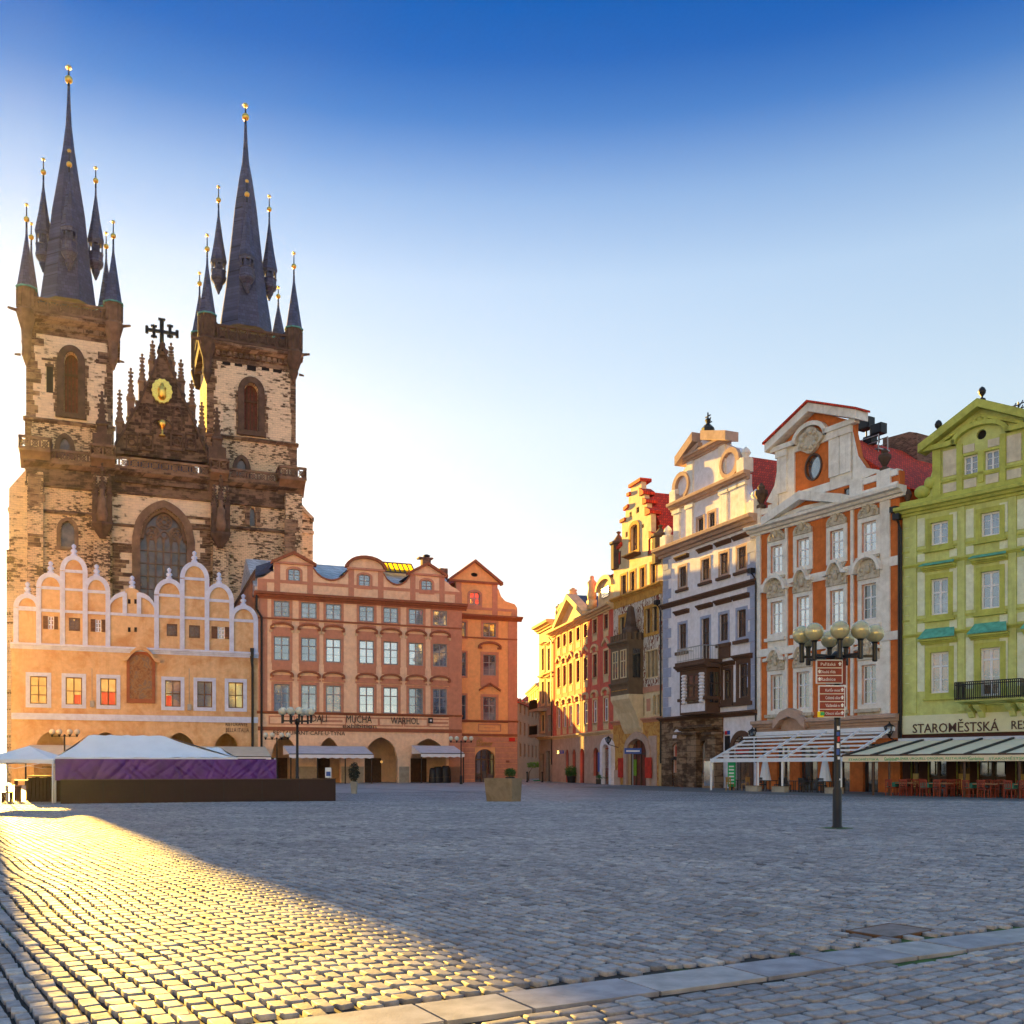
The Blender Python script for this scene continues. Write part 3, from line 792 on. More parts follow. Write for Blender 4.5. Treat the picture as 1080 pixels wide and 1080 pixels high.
# left end: gable wall rising over the neighbour, dark slope on top
e = MB().prism([(U(246, 2), zl1 - 2), (-.02, zl1 - 2), (-.02, Z(270, 603, 2)), (U(268, 2), Z(268, 602, 2)), (U(246, 2), Z(246, 640, 2))], 2, 2.6); O.part('end_gable', e, 'pinkbase')
e = MB().rake((U(243, 2), Z(243, 643, 2)), (U(268.5, 2), Z(268.5, 600.5, 2)), .5, 1.5, 3); O.part('verge_board', e, 'brown_trim')
O.part('hip_roof', MB().add([(U(268, 2), 2, Z(268, 608, 2)), (U(288, 2), 2, Z(288, 603, 2)), (U(288, 8), 8, zrid), (U(270, 5), 5, Z(270, 597, 5))], [(0, 1, 2, 3)]), 'navy_roof')
lampm = MB().ball(U(402.5, 3), 3, Z(402, 803.5, 3), .16); O.part('arcade_lamp', lampm, 'lit')
for a, b, y, k in arc[:3]:
    pass

# ------------------------------------------------------------------ narrow orange house at the street corner
Nn = House('corner_house', 'narrow deep orange house with one window bay and a triangular gable at the street corner', 'house', 485, on_left(485, 1.4), dL)
U, Z = Nn.u, Nn.z; W = U(545.5)
zcb, zct = Z(520, 654), Z(515, 649.2); zlA = zav2 = Z(520, 673.5); zl2 = Z(515, 760.8); zl3 = Z(515, 775.3)
c = U(516.3); w = .78
window(Nn, c - w, c + w, Z(515, 671.8), Z(515, 657), 'grey_frame', 'pane_brown', 2, (), .1, .16, sur=('rose', .28, .04), thin=(.33, .66))
window(Nn, c - w, c + w, Z(516, 712.4), Z(516, 690.5), 'grey_frame', 'pane_mid', 2, (.62,), .1, .16, sur=('rose', .32, .04), hood=('seg', 'rose_dark', .5, Z(516, 682.5), .24, .28), apron=('rose', .32, 1.3, .043), thin=(.3,))
o = window(Nn, c - w, c + w, Z(517, 760), Z(517, 735), 'grey_frame', 'pane_mid', 2, (.64,), .1, .16, sur=('rose', .3, .04), hood=('tri', 'rose_dark', .5, Z(517, 729), .2, .3), thin=(.32,))
# hidden bay at the recess
c2 = U(488.3)
for a, b in ((672, 656), (713, 688), (760, 733)): window(Nn, c2 - .45, c2 + .35, Z(488, a), Z(488, b), 'grey_frame', 'pane_blue', 1, (.6,), .09, .16, sur=('rose', .2, .04))
# ground floor arch
a, b = U(501), U(522); Nn.holes.append(arched(a, b, -.4, Z(511, 800), Z(511, 790)))
dr = MB().box(a, b, .34, .40, -.2, Z(511, 790)); do = Nn.part('door', dr, 'pane_brown')
dm = MB()
for u in (a + .06, a + (b - a) * .36, a + (b - a) * .64, b - .06): dm.box(u - .07, u + .07, .26, .335, -.2, Z(511, 792))
dm.box(a, b, .27, .335, Z(511, 801) - .08, Z(511, 801) + .08); Nn.part('door_frame', dm, 'wood', do)
gl, gr, zgb, zga = U(474.5), U(528), Z(500, 613.4), Z(500.7, 592.6)
bl, br_ = U(481), U(524.5)
x, ya, yb = 500.7, 624.3, 638
ol = [(0, -.5), (W, -.5), (W, Z(542, 641)), (W - .3, Z(538, 637)), (U(533), Z(533, 634)), (U(528.5), Z(528.5, 629)), (U(526), Z(526, 622)), (br_, Z(525, 620)), (br_, zgb), (gr, zgb), (U(500.7), zga), (gl, zgb), (bl, zgb), (bl, Z(480, 637)), (0, Z(480, 640))]
cu = U(x); window(Nn, cu - .62, cu + .62, Z(x, yb), Z(x, ya), 'grey_frame', 'pane_blue', 2, (.5,), .1, .16, sur=('rose', .26, .05), top=(Z(x, ya) - .3, 'round'))
ou, oz = U(500.4), Z(500, 606); Nn.holes.append([(ou + .42 * cos(t * pi / 6), oz + .24 * sin(t * pi / 6)) for t in range(12)])
Nn.part('front_wall', MB().holed(ol, Nn.holes, 0, .5), 'orange_deep')
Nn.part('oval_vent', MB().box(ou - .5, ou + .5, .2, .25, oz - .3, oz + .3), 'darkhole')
t = MB()
t.rake((gl - .2, zgb + .1), (cu, zga + .25), .32, -.35, .5); t.rake((cu, zga + .25), (gr + .2, zgb + .1), .32, -.353, .5); t.box(gl - .1, gr + .1, -.22, .02, zgb - .18, zgb + .06)
t.cornice(-.2, W + .5, zcb - .05, zct, .65); t.box(0, W, -.09, .02, zlA - .08, zlA + .08); t.cornice(0, W + .1, zl2 - .14, zl2 + .14, .2); t.box(0, W, -.07, .02, zl3 - .15, zl3 + .15)
Nn.part('cornices', t, 'rose_dark')
t = MB(); zq = Z(500, 641.5)
t.box(0, W, -.045, .02, zq - .15, zq + .15)
for u in (bl + .3, br_ - .3): t.box(u - .32, u + .32, -.05, .02, zq + .15, zgb - .19); t.box(u - .32, u + .32, -.05, .02, zct + .02, zq - .15)
t.box(W - 1.15, W, -.055, .02, zl3 + .16, zcb - .05); t.box(W - .7, W, -.05, .02, zct + .02, zq - .15)
z0, z1 = zl3 + .4, zl2 - .3
t.box(c - 1.4, c + 1.4, -.05, .02, z0, z0 + .12).box(c - 1.4, c + 1.4, -.05, .02, z1 - .12, z1).box(c - 1.4, c - 1.28, -.05, .02, z0 + .12, z1 - .12).box(c + 1.28, c + 1.4, -.05, .02, z0 + .12, z1 - .12).box(c - .7, c + .7, -.04, .02, z0 + .4, z1 - .4)
Nn.part('red_brown_strips', t, 'rose')
b_ = MB(); zb_ = zl3 - .2; k = 0
hh = (zb_ + .3) / 9
for k in range(9):
    z = -.3 + k * hh
    for (p, q) in ((.0, a - .02), (b + .02, W)):
        if z < Z(511, 790): b_.box(p, q, -.05, .02, z + .02, z + hh - .02)
        elif p == 0: b_.box(0, W, -.05, .02, z + .02, z + hh - .02)
Nn.part('rusticated_base', b_, 'pinkbase')
text(Nn, 'IL', U(507), Z(507, 780.2), .55, .32, 'ink_gold', y=-.12)
text(Nn, 'Damor', U(511), Z(511, 783.9), U(519.5) - U(502.5), .6, 'ink_gold', y=-.12)
rp = Nn.part('street_plate', MB().box(U(536.5), U(542.8), -.1, -.06, Z(539, 782), Z(539, 778)), 'sticker_red')
Nn.part('wall_plaque', MB().box(U(533.5), U(537), -.1, -.05, Z(535, 804.2), Z(535, 802)), 'rose_dark')
core(Nn, .02, W - .02, .52, 16, -.5, zct - .1, 'orange_deep')
Nn.part('roof', MB().extr_u([(.52, zct - .3), (16.3, zct - .3), (8, zgb + .3), (.52, zct + .6)], -.1, W), 'red_tile')
Nn.part('gable_roof', MB().prism([(bl, zgb - .05), (br_, zgb - .05), (cu, zga - .1)], .52, 8), 'red_tile')
# ------------------------------------------------------------------ twin-towered gothic church behind the left houses
OFF = 21.0
K = House('gothic_church', 'huge gothic church with two dark slate spires, many pinnacles and blackened cream stone walls', 'church', 28, on_left(28, OFF), dL)
U, Z = K.u, K.z
px = lambda x, off=0: K.Y(x, off) / FL * 1.0     # metres per photo pixel at that column


def finial(mb_gold, mb_dark, x, y, z0, h, r):
    mb_dark.tube([(x, y, z0), (x, y, z0 + h)], [r * .34, r * .16], 6)
    mb_gold.ball(x, y, z0 + h * .38, r, 10, 7); mb_gold.ball(x, y, z0 + h, r * .42, 8, 5, 1.3)
    for k in range(6):
        a = pi * k / 6; d = r * .75
        mb_gold.bar((x - d * cos(a), y, z0 + h - d * sin(a)), (x + d * cos(a), y, z0 + h + d * sin(a)), r * .14)


def spirelet(T, x, y, z0, zt, r, name='spirelet', n=8):
    """slim slate spire with gilded ball, tip at zt"""
    h = zt - z0; zs = z0 + h * .72
    m = MB().lathe([(r * 1.1, z0 - .12), (r * 1.1, z0 + .04), (r, z0 + .05), (r * .62, z0 + h * .27), (r * .3, z0 + h * .5), (r * .14, z0 + h * .62), (.11, zs)], x, y, n)
    o = K.part(name, m, 'slate', T)
    g, d = MB(), MB(); finial(g, d, x, y, zs, zt - zs, .32)
    K.part('gilded_ball', g, 'gold', o, True); K.part('finial_rod', d, 'ironbk', o)
    K.part('eaves_rim', MB().lathe([(r * 1.16, z0 - .16), (r * 1.18, z0 - .02)], x, y, n), 'copper', o)
    return o


def turret(T, x, y, zb, z1, z2, zt, r):
    """little oriel turret hanging on the spire: corbel zb..z1, lantern z1..z2, spirelet to zt"""
    h = z2 - z1
    m = MB().lathe([(.1, zb - .4), (.25, zb), (r * .55, zb + (z1 - zb) * .35), (r * .5, zb + (z1 - zb) * .45), (r * 1.0, z1 - .3), (r * 1.05, z1), (r * .95, z1 + .1), (r * .95, z1 + h * .38), (r * 1.04, z1 + h * .42), (r * .6, z1 + h * .45)], x, y, 8)
    for k in range(8):
        a = pi / 8 + k * pi / 4; m.box(x + r * .85 * cos(a) - .09, x + r * .85 * cos(a) + .09, y + r * .85 * sin(a) - .09, y + r * .85 * sin(a) + .09, z1 + h * .4, z2)
    m.lathe([(r * .55, z1 + h * .4), (r * .55, z2 - .02)], x, y, 8)
    m.lathe([(r * .95, z2 - h * .16), (r * 1.05, z2)], x, y, 8)
    o = K.part('oriel_turret', m, 'slate', T)
    spirelet(o, x, y, z2, zt, r) if False else None
    h2 = zt - z2; zs = z2 + h2 * .72
    K.part('spirelet', MB().lathe([(r * 1.1, z2), (r * .62, z2 + h2 * .27), (r * .3, z2 + h2 * .5), (r * .14, z2 + h2 * .62), (.1, zs)], x, y, 8), 'slate', o)
    g, d = MB(), MB(); finial(g, d, x, y, zs, zt - zs, .32)
    K.part('gilded_ball', g, 'gold', o, True); K.part('finial_rod', d, 'ironbk', o)


def balustrade(mb, u0, u1, y, z0, z1, step=1.0, along='u', t=.12):
    n = max(1, round((u1 - u0) / step)); s = (u1 - u0) / n
    P = (lambda a, z: (a, y, z)) if along == 'u' else (lambda a, z: (y, a, z))
    mb.bar(P(u0, z1), P(u1, z1), t * 2.2); mb.bar(P(u0, z0), P(u1, z0), t * 2.2)
    for i in range(n):
        a, b = u0 + i * s, u0 + (i + 1) * s
        mb.bar(P(a, z0), P(b, z1), t); mb.bar(P(a, z1), P(b, z0), t); mb.bar(P(a, z0), P(a, z1), t * 1.3)
        c, zc, q = (a + b) / 2, (z0 + z1) / 2, min(s, z1 - z0) * .28
        for (d1, d2) in ((1, 1), (1, -1), (-1, -1), (-1, 1)): mb.bar(P(c + q * d1, zc), P(c, zc + q * d2), t)
    mb.bar(P(u1, z0), P(u1, z1), t * 1.3)


def pinnacle(mb, x, y, z0, zt, r):
    h = zt - z0
    mb.lathe([(r, z0), (r, z0 + h * .42), (r * 1.25, z0 + h * .44), (r * 1.25, z0 + h * .47), (r * .8, z0 + h * .49), (r * .28, zt - .8), (r * .2, zt)], x, y, 4)
    for k in range(5):
        q = .52 + k * .09; rr = .707 * r * (.8 - .52 * (q - .49) / .5) / .9; zz = z0 + h * q
        for a in range(4):
            w = a * pi / 2; mb.box(x + rr * cos(w) * .9 - .1, x + rr * cos(w) * .9 + .1, y + rr * sin(w) * .9 - .1, y + rr * sin(w) * .9 + .1, zz - .1, zz + .14)
    mb.box(x - r * .55, x + r * .55, y - .09, y + .09, zt - .42, zt - .2); mb.box(x - .09, x + .09, y - .09, y + .09, zt - .3, zt + .25); mb.ball(x, y, zt + .1, .18, 6, 4)


def quoin_col(mb, u, sgn, z0, z1, seed, y=-.05, wmax=2.2, wmin=.8, h=.55, ydeep=.03):
    r = random.Random(seed); z = z0
    while z < z1:
        w = r.uniform(wmin, wmax) if r.random() > .25 else r.uniform(wmin, wmin * 1.5)
        hh = h * r.choice((1, 1, 1.6)); a, b = (u, u + w) if sgn > 0 else (u - w, u)
        mb.box(a, b, y - r.random() * .03, ydeep, z + .02, min(z + hh, z1) - .02); z += hh


def tower(name, xl, xr, y_gal, y_top, y_str, y_low, belf, sp_base, sp_prof, tip, trs, cor, seed):
    """one tower above the west gallery; all numbers are photo pixels on the facade plane"""
    T = MB(); xm = (xl + xr) / 2
    u0, u1 = U(xl), U(xr); wd = u1 - u0; D = wd * .95
    zlow, zstr, ztop, zg = Z(xm, y_low), Z(xm, y_str), Z(xm, y_top), Z(xm, y_gal)
    holes = []
    bx0, bx1, byt, bys, byb = belf
    a, b = U(bx0), U(bx1); bz0, bz1, bzs = Z(xm, byb), Z(xm, byt), Z(xm, bys)
    holes.append(arched(a, b, bz0, bzs, bz1, 'round'))
    wall = K.part(name, MB().holed(rect(u0, u1, zstr, ztop), holes, 0, 1.2), 'pale_stone' if seed == 1 else 'cream_stone')
    K.part('side_masonry', MB().box(u0, u0 + .9, 1.2, D, zlow, ztop).box(u1 - .9, u1, 1.2, D, zlow, ztop).box(u0, u1, D, D + .5, zlow, ztop).box(u0 + .9, u1 - .9, 1.25, 1.7, zlow, ztop), 'cream_stone', wall)
    K.part('lower_stage', MB().box(u0 - .12, u1 + .12, -.12, 1.2, zlow, zstr), 'mixed_stone', wall)
    # belfry window
    f = MB(); arch_band(f, a, b, bzs, bz1, .75, -.22, .5, 'round', 14); f.box(a - .75, a, -.22, .5, bz0, bzs).box(b, b + .75, -.22, .5, bz0, bzs).box(a - .9, b + .9, -.4, .5, bz0 - .6, bz0)
    fo = K.part('belfry_window', f, 'carved', wall)
    dm = MB().box(a, b, .9, 1.0, bz0, bz1); K.part('louvre_door', dm, 'door', fo)
    lm = MB()
    n = 4
    for i in range(n + 1): uu = a + (b - a) * i / n; lm.box(uu - .07, uu + .07, .75, .895, bz0, bz1 - .3)
    zz = bz0 + (bz1 - bz0) * .66; lm.box(a, b, .7, .895, zz - .12, zz + .12); K.part('door_ribs', lm, 'brown_trim', fo)
    # dark quoins and edge courses
    q = MB(); quoin_col(q, u0, 1, zstr + .2, ztop - .4, seed, wmax=1.9 if seed == 1 else 1.3, wmin=.7); quoin_col(q, u1, -1, zstr + .2, ztop - .4, seed + 5, wmax=2.1 if seed == 1 else 1.0, wmin=.5)
    quoin_col(q, a - .75, -1, bz0, bzs, seed + 9, wmax=.55, wmin=.15, h=.4); quoin_col(q, b + .75, 1, bz0, bzs, seed + 11, wmax=.55, wmin=.15, h=.4)
    quoin_col(q, u1 + .12, -1, zlow, zstr, seed + 3, y=-.17, wmax=1.6, wmin=.7, ydeep=-.1); quoin_col(q, u0 - .12, 1, zlow, zstr, seed + 4, y=-.17, wmax=1.4, wmin=.5, ydeep=-.1)
    K.part('quoins', q, 'brown_stone', wall)
    s = MB(); s.extr_u([(0.02, zstr - .3), (-.3, zstr - .25), (-.42, zstr + .05), (0.02, zstr + .3)], u0 - .3, u1 + .3)
    s.box(u0, u1, -.06, .02, ztop - 1.6, ztop - .35)
    for k in range(15):
        uu = u0 + .6 + (wd - 1.2) * k / 14; s.box(uu - .22, uu + .22, -.32, .02, ztop - .95, ztop - .3)
    s.extr_u([(0.02, ztop - .35), (-.45, ztop - .3), (-.85, ztop + .2), (-.85, ztop + .55), (0.02, ztop + .55)], u0 - .8, u1 + .8)
    for uu, sg in ((u0, -1), (u1, 1)): s.box(min(uu, uu + sg * .8), max(uu, uu + sg * .8), -.84, D + .8, ztop - .1, ztop + .54)
    s.box(u0 - .8, u1 + .8, D, D + .8, ztop, ztop + .54)
    K.part('corbel_cornice', s, 'brown_stone', wall)
    # gallery
    g = MB(); zb0, zb1 = ztop + .75, zg
    balustrade(g, u0, u1, -.7, zb0, zb1, 1.15); balustrade(g, 0, D, u0 - .7, zb0, zb1, 1.15, 'y'); balustrade(g, 0, D, u1 + .7, zb0, zb1, 1.15, 'y'); balustrade(g, u0, u1, D + .7, zb0, zb1, 1.15)
    g.box(u0 + .6, u1 - .6, .9, D - .9, ztop + .4, zb1 + .2)
    K.part('gallery', g, 'carved_brown' if seed == 1 else 'carved', wall)
    # corner turrets of the gallery
    for (cx, cyb, cyt, ctip, back) in cor:
        off = -.2 if not back else D + .2
        uu = U(cx, off); zb, zt_, ztp = Z(cx, cyb, off), Z(cx, cyt, off), Z(cx, ctip, off); r = 1.0
        c = MB().lathe([(.12, zb - .5), (.3, zb), (r * .55, zb + .7), (r * .5, zb + 1.4), (r * .58, ztop - 1.5), (r * .85, ztop - .7), (r * 1.1, ztop + .2), (r * 1.2, ztop + .6), (r, ztop + .8), (r, zt_)], uu, off, 8)
        for k in range(8):
            an = k * pi / 4; c.box(uu + r * .96 * cos(an) - .12, uu + r * .96 * cos(an) + .12, off + r * .96 * sin(an) - .12, off + r * .96 * sin(an) + .12, ztop + 1.0, zt_ - .3)
        sg = -1 if cx < xm else 1
        if not back: c.tube([(uu + sg * .8, off - .2, ztop + .5), (uu + sg * 1.9, off - .3, ztop + .7)], [.22, .14], 6); c.tube([(uu + sg * .6, off - .2, zb + .6), (uu + sg * 1.2, off - .3, zb + .5)], [.18, .1], 6)
        co = K.part('corner_turret', c, 'carved_brown' if seed == 1 else 'carved', wall)
        spirelet(co, uu, off, zt_, ztp, r * 1.02)
        # sloping slate arm from the turret to the spire
        if not back:
            um = (u0 + u1) / 2; rad = sp_base[2] * px(xm) * .82; m = MB(); p, e = Vector((uu, off + .3, zt_ - .1)), Vector((um + sg * rad, D / 2 - rad * .35, zg - .2))
            dv = (e - p); pv = Vector((-dv.y, dv.x, 0)).normalized() * .75
            m.add([p - pv, p + pv, e + pv, e - pv, p - pv * .2 - Vector((0, 0, .9)), p + pv * .2 - Vector((0, 0, .9)), e + pv * .2 - Vector((0, 0, .7)), e - pv * .2 - Vector((0, 0, .7))],
                  [(0, 1, 2, 3), (4, 5, 6, 7), (0, 1, 5, 4), (2, 3, 7, 6), (1, 2, 6, 5), (0, 3, 7, 4)])
            K.part('slate_arm', m, 'slate', wall)
    # main spire
    off = D / 2; xc = sp_base[0]; uc = U(xc, off); k = px(xc, off)
    prof = []
    for (yy, half) in sp_prof: prof.append((max(half * k * 1.06, .1), Z(xc, yy, off)))
    sp = K.part('spire', MB().lathe(prof, uc, off, 8), 'slate', wall)
    zt0 = prof[-1][1]; g, d = MB(), MB(); finial(g, d, uc, off, zt0, Z(xc, tip, off) - zt0, .46)
    K.part('gilded_ball', g, 'gold', sp, True); K.part('finial_rod', d, 'ironbk', sp)
    for (tx, tyb, ty1, ty2, tt, dy) in trs:
        o2 = off + dy; turret(wall, U(tx, o2), o2, Z(tx, tyb, o2), Z(tx, ty1, o2), Z(tx, ty2, o2), Z(tx, tt, o2), 8.0 * k * (1.0))
    return wall, u0, u1, D, zlow


tower('tower', 27.5, 119, 322.5, 342, 446.5, 500, (67.5, 82.5, 371, 383, 436), (72.5, 0, 27),
      [(326, 27.5), (310, 25.5), (280, 21.5), (228, 16.2), (189, 10.2), (160, 6.0), (133, 3.0), (110, 1.9), (92, 1.3)], 71,
      [(45.8, 284, 269, 246, 168, 0.), (101, 292, 277, 255, 177, 0.), (73, 282, 265, 242, 159, -3.0), (73, 282, 265, 242, 159, 3.0)],
      [(28.0, 381, 304, 216, False), (119.5, 386, 320, 234, False), (33, 390, 318, 236, True), (112, 392, 326, 246, True)], 1)
TR = tower('tower', 218, 312, 351, 372, 464, 520, (257.5, 272.5, 404, 414, 455), (259, 0, 26),
           [(354, 27), (338, 25), (310, 20.8), (282, 17.5), (220, 11), (190, 6.8), (172, 3.6), (150, 2.0), (131, 1.3)], 111,
           [(230.5, 307, 293, 277, 197, 0.), (284, 314, 302, 286, 207, 0.), (260.5, 306, 292, 272, 191, -3.0), (260, 306, 292, 272, 191, 3.0)],
           [(218.5, 400, 332, 248, False), (310, 400, 347, 267, False), (210.5, 402, 352, 288, True), (293.5, 404, 358, 303, True)], 2)
# square put-log recesses, niche of the left tower
for a, b, y0, y1 in ((234.5, 243, 376, 385), (247.5, 255.5, 377.5, 386.5), (260.5, 270, 377, 391), (276, 284, 381, 391), (288, 297, 382.5, 393)):
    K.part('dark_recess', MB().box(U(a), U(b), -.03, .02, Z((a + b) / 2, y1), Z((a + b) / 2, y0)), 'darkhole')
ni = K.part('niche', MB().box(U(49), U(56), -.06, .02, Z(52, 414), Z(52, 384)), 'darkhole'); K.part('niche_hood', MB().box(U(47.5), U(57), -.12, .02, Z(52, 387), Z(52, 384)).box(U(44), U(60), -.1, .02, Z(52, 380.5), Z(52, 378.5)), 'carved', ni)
# west gallery below the towers
YB = -1.6                                          # the front stands forward of the towers
WL, WR = 28.5, 316


def zf(x, y, off=YB): return K.z(x, y, off)


def uf(x, off=YB): return K.u(x, off)


zg1 = (zf(60, 482) + zf(175, 489) + zf(290, 496)) / 3; zg0 = (zf(60, 494) + zf(175, 501) + zf(290, 511)) / 3
zw = zg0 - .2; zd = zw - 2.2
holes = []
cw = uf(173.5); wa, wb = uf(148), uf(197); wz1, wzs, wz0 = zf(173, 536), zf(173, 569), 8.0
holes.append(arched(wa, wb, wz0, wzs, wz1, 'pointed', 18))
la, lb = uf(64), uf(78.5); lz0, lzs, lz1 = zf(71, 577), zf(71, 558), zf(71, 549.5); holes.append(arched(la, lb, lz0, lzs, lz1, 'pointed'))
ra, rb = uf(263.5), uf(269.5); rz0, rz1 = zf(266, 555), zf(266, 535); holes.append(arched(ra, rb, rz0, rz1 - .6, rz1, 'pointed'))
front = K.part('west_front', MB().holed(rect(uf(WL), uf(WR), -.5, zw), holes, YB, .3), 'mixed_stone')
K.part('nave_bay', MB().holed(rect(uf(118.5), uf(222), -.5, zd), [holes[0]], YB - .08, YB + .01), 'pale_stone', front)
q = MB(); quoin_col(q, uf(118.5), 1, 20, zf(130, 573), 21, y=YB - .14, wmax=3.2, wmin=.6, h=.5, ydeep=YB - .05); quoin_col(q, uf(222), -1, 20, zf(210, 545), 22, y=YB - .14, wmax=3.0, wmin=.5, h=.5, ydeep=YB - .05)
K.part('dark_block_courses', q, 'brown_stone', front)
d = MB().box(uf(WL) - .1, uf(WR) + .1, YB - .12, YB + .02, zd, zw - .35)
d.extr_u([(YB + .02, zw - .35), (YB - .35, zw - .3), (YB - .75, zw + .1), (YB - .75, zw + .4), (YB + .02, zw + .4)], uf(WL) - .3, uf(WR) + .3)
d.extr_u([(YB + .02, zd - .25), (YB - .3, zd - .2), (YB - .35, zd + .05), (YB + .02, zd + .2)], uf(WL) - .2, uf(WR) + .2)
for k in range(24): uu = uf(124) + (uf(216) - uf(124)) * k / 23; d.box(uu - .3, uu + .3, YB - .42, YB - .05, zw - 1.1, zw - .4)
K.part('dark_cornice', d, 'dark_stone', front)
g = MB(); balustrade(g, uf(36), uf(310), YB - .55, zg0 + .35, zg1, 1.1)
for (a, b, ya) in ((20.5, 53, 465.5), (96, 121, 474), (222, 241, 489), (295, 322.5, 497)):
    zz1 = zf((a + b) / 2, ya); zz0 = zz1 - (zg1 - zg0 - .2); p = YB - 1.5; u0, u1 = K.u(a, p), K.u(b, p)
    balustrade(g, u0, u1, p, zz0, zz1, 1.1); balustrade(g, p, YB + 1, u0, zz0, zz1, 1.2, 'y'); balustrade(g, p, YB + 1, u1, zz0, zz1, 1.2, 'y')
    g.extr_u([(YB, zz0 - 1.9), (YB - .7, zz0 - 1.0), (YB - 1.2, zz0 - .55), (YB - 1.6, zz0 - .25), (YB - 1.6, zz0), (YB, zz0)], u0, u1)
K.part('west_gallery', g, 'carved_brown', front)
# buttresses
for (a, c, top) in ((29.5, 46, 500), (99, 116, 505), (224, 240, 515), (300, 317, 523)):
    K.part('buttress', MB().box(uf(a), uf(c), YB - 1.1, YB + .05, -.5, zf((a + c) / 2, top)), 'mixed_stone', front)
for i, (a, c, t, bo) in enumerate(((29.5, 46, 500, 534), (29.5, 46, 563, 577), (99, 116, 505, 512), (300, 317, 523, 566), (224, 240, 515, 520))):
    p = YB - 1.1; q = MB(); quoin_col(q, K.u(a, p), 1, zf(38, bo, p), zf(38, t, p), 31 + i, y=p - .06, wmax=K.u(c, p) - K.u(a, p), wmin=1.2, ydeep=p + .02); K.part('buttress_courses', q, 'brown_stone', front)
# canopied statue niches on the inner buttresses, pinnacles above
for (a, c, yt, yb_, pxx, pyt, pyb) in ((98, 117.5, 508, 568, 107.5, 415, 476), (223.5, 241.5, 520, 578, 228.8, 432, 490)):
    p = YB - 1.5; n = MB(); ua, ub = K.u(a, p), K.u(c, p); z0, z1 = K.z((a + c) / 2, yb_, p), K.z((a + c) / 2, yt, p)
    n.box(ua, ub, p, YB - .8, z0 + 1, z1 - 2.2); uu = (ua + ub) / 2
    for k, sg in enumerate((-1, 0, 1)):
        pinnacle(n, uu + sg * (ub - ua) * .38, p - .3, z1 - 3.2, z1 + (.6 if sg else 1.8), .42)
    n.lathe([(.3, z0), (1.1, z0 + 1.1), (1.3, z0 + 1.5), (1.3, z0 + 1.7)], uu, p - .1, 6)
    for sg in (-1, 1): n.box(uu + sg * (ub - ua) * .42 - .25, uu + sg * (ub - ua) * .42 + .25, p - .5, p + .02, z0 + 1.5, z1 - 2.5)
    no = K.part('statue_niche', n, 'carved', front)
    stt = MB().lathe([(.5, z0 + 1.7), (.62, z0 + 2.6), (.45, z0 + 3.8), (.5, z0 + 4.4), (.2, z0 + 4.8), (.28, z0 + 5.1), (.26, z0 + 5.4), (.05, z0 + 5.6)], uu, p - .55, 10)
    K.part('statue', stt, 'carved_brown', no, True)
    m = MB(); pinnacle(m, K.u(pxx, YB - .6), YB - .6, K.z(pxx, pyb, YB - .6), K.z(pxx, pyt, YB - .6), .75); m.box(K.u(pxx, YB - .6) - 1.0, K.u(pxx, YB - .6) + 1.0, YB - 1.3, YB + .1, K.z(pxx, pyb + 2, YB - .6), K.z(pxx, pyb - 17, YB - .6))
    K.part('buttress_pinnacle', m, 'carved', front)
# great west window with tracery
t = MB(); y0, y1 = YB + .55, YB + .75
for i in range(1, 6):
    uu = wa + (wb - wa) * i / 6; t.box(uu - .09, uu + .09, y0, y1, wz0, wzs + (1.4 if i in (2, 4) else .4))
for k in range(14):
    z = wz0 + 1.2 + k * 1.5
    if z < wzs: t.box(wa, wb, y0 + .08, y1 - .02, z - .05, z + .05)


def ring(mb, u, z, r, w, n=16):
    for i in range(n):
        a, b = 2 * pi * i / n, 2 * pi * (i + 1) / n
        mb.prism([(u + r * cos(a), z + r * sin(a)), (u + (r + w) * cos(a), z + (r + w) * sin(a)), (u + (r + w) * cos(b), z + (r + w) * sin(b)), (u + r * cos(b), z + r * sin(b))], y0 - .03, y1)


w6 = (wb - wa)
ring(t, cw, wzs + (wz1 - wzs) * .60, w6 * .15, .14); ring(t, cw, wzs + (wz1 - wzs) * .60, w6 * .045, .12)
for k in range(6): an = k * pi / 3 + .5; ring(t, cw + w6 * .1 * cos(an), wzs + (wz1 - wzs) * .6 + w6 * .1 * sin(an), w6 * .03, .1, 8)
for sg in (-1, 1):
    ring(t, cw + sg * w6 * .25, wzs + (wz1 - wzs) * .22, w6 * .135, .13); ring(t, cw + sg * w6 * .25, wzs + (wz1 - wzs) * .22, w6 * .05, .1)
    for k in range(4): an = k * pi / 2 + .4; ring(t, cw + sg * w6 * .25 + w6 * .08 * cos(an), wzs + (wz1 - wzs) * .22 + w6 * .08 * sin(an), w6 * .028, .1, 8)
ring(t, cw, wzs + (wz1 - wzs) * .18, w6 * .07, .12, 12)
for i in range(6):
    ua, ub = wa + w6 * i / 6 + .09, wa + w6 * (i + 1) / 6 - .09; arch_band(t, ua + .05, ub - .05, wzs - .3, wzs + .75, .1, y0, y1, 'pointed', 8)
wo = K.part('great_window', t, 'carved_brown', front)
K.part('window_glass', MB().box(wa, wb, y1 + .01, y1 + .06, wz0, wz1), 'pane_church', wo)
f = MB(); arch_band(f, wa, wb, wzs, wz1, .9, YB - .3, YB + .5, 'pointed', 20); arch_band(f, wa + .35, wb - .35, wzs, wz1 - .4, .36, YB + .1, YB + .55, 'pointed', 20); f.box(wa - .9, wa, YB - .3, YB + .5, wz0, wzs).box(wb, wb + .9, YB - .3, YB + .5, wz0, wzs)
K.part('window_arch', f, 'carved_brown', wo)
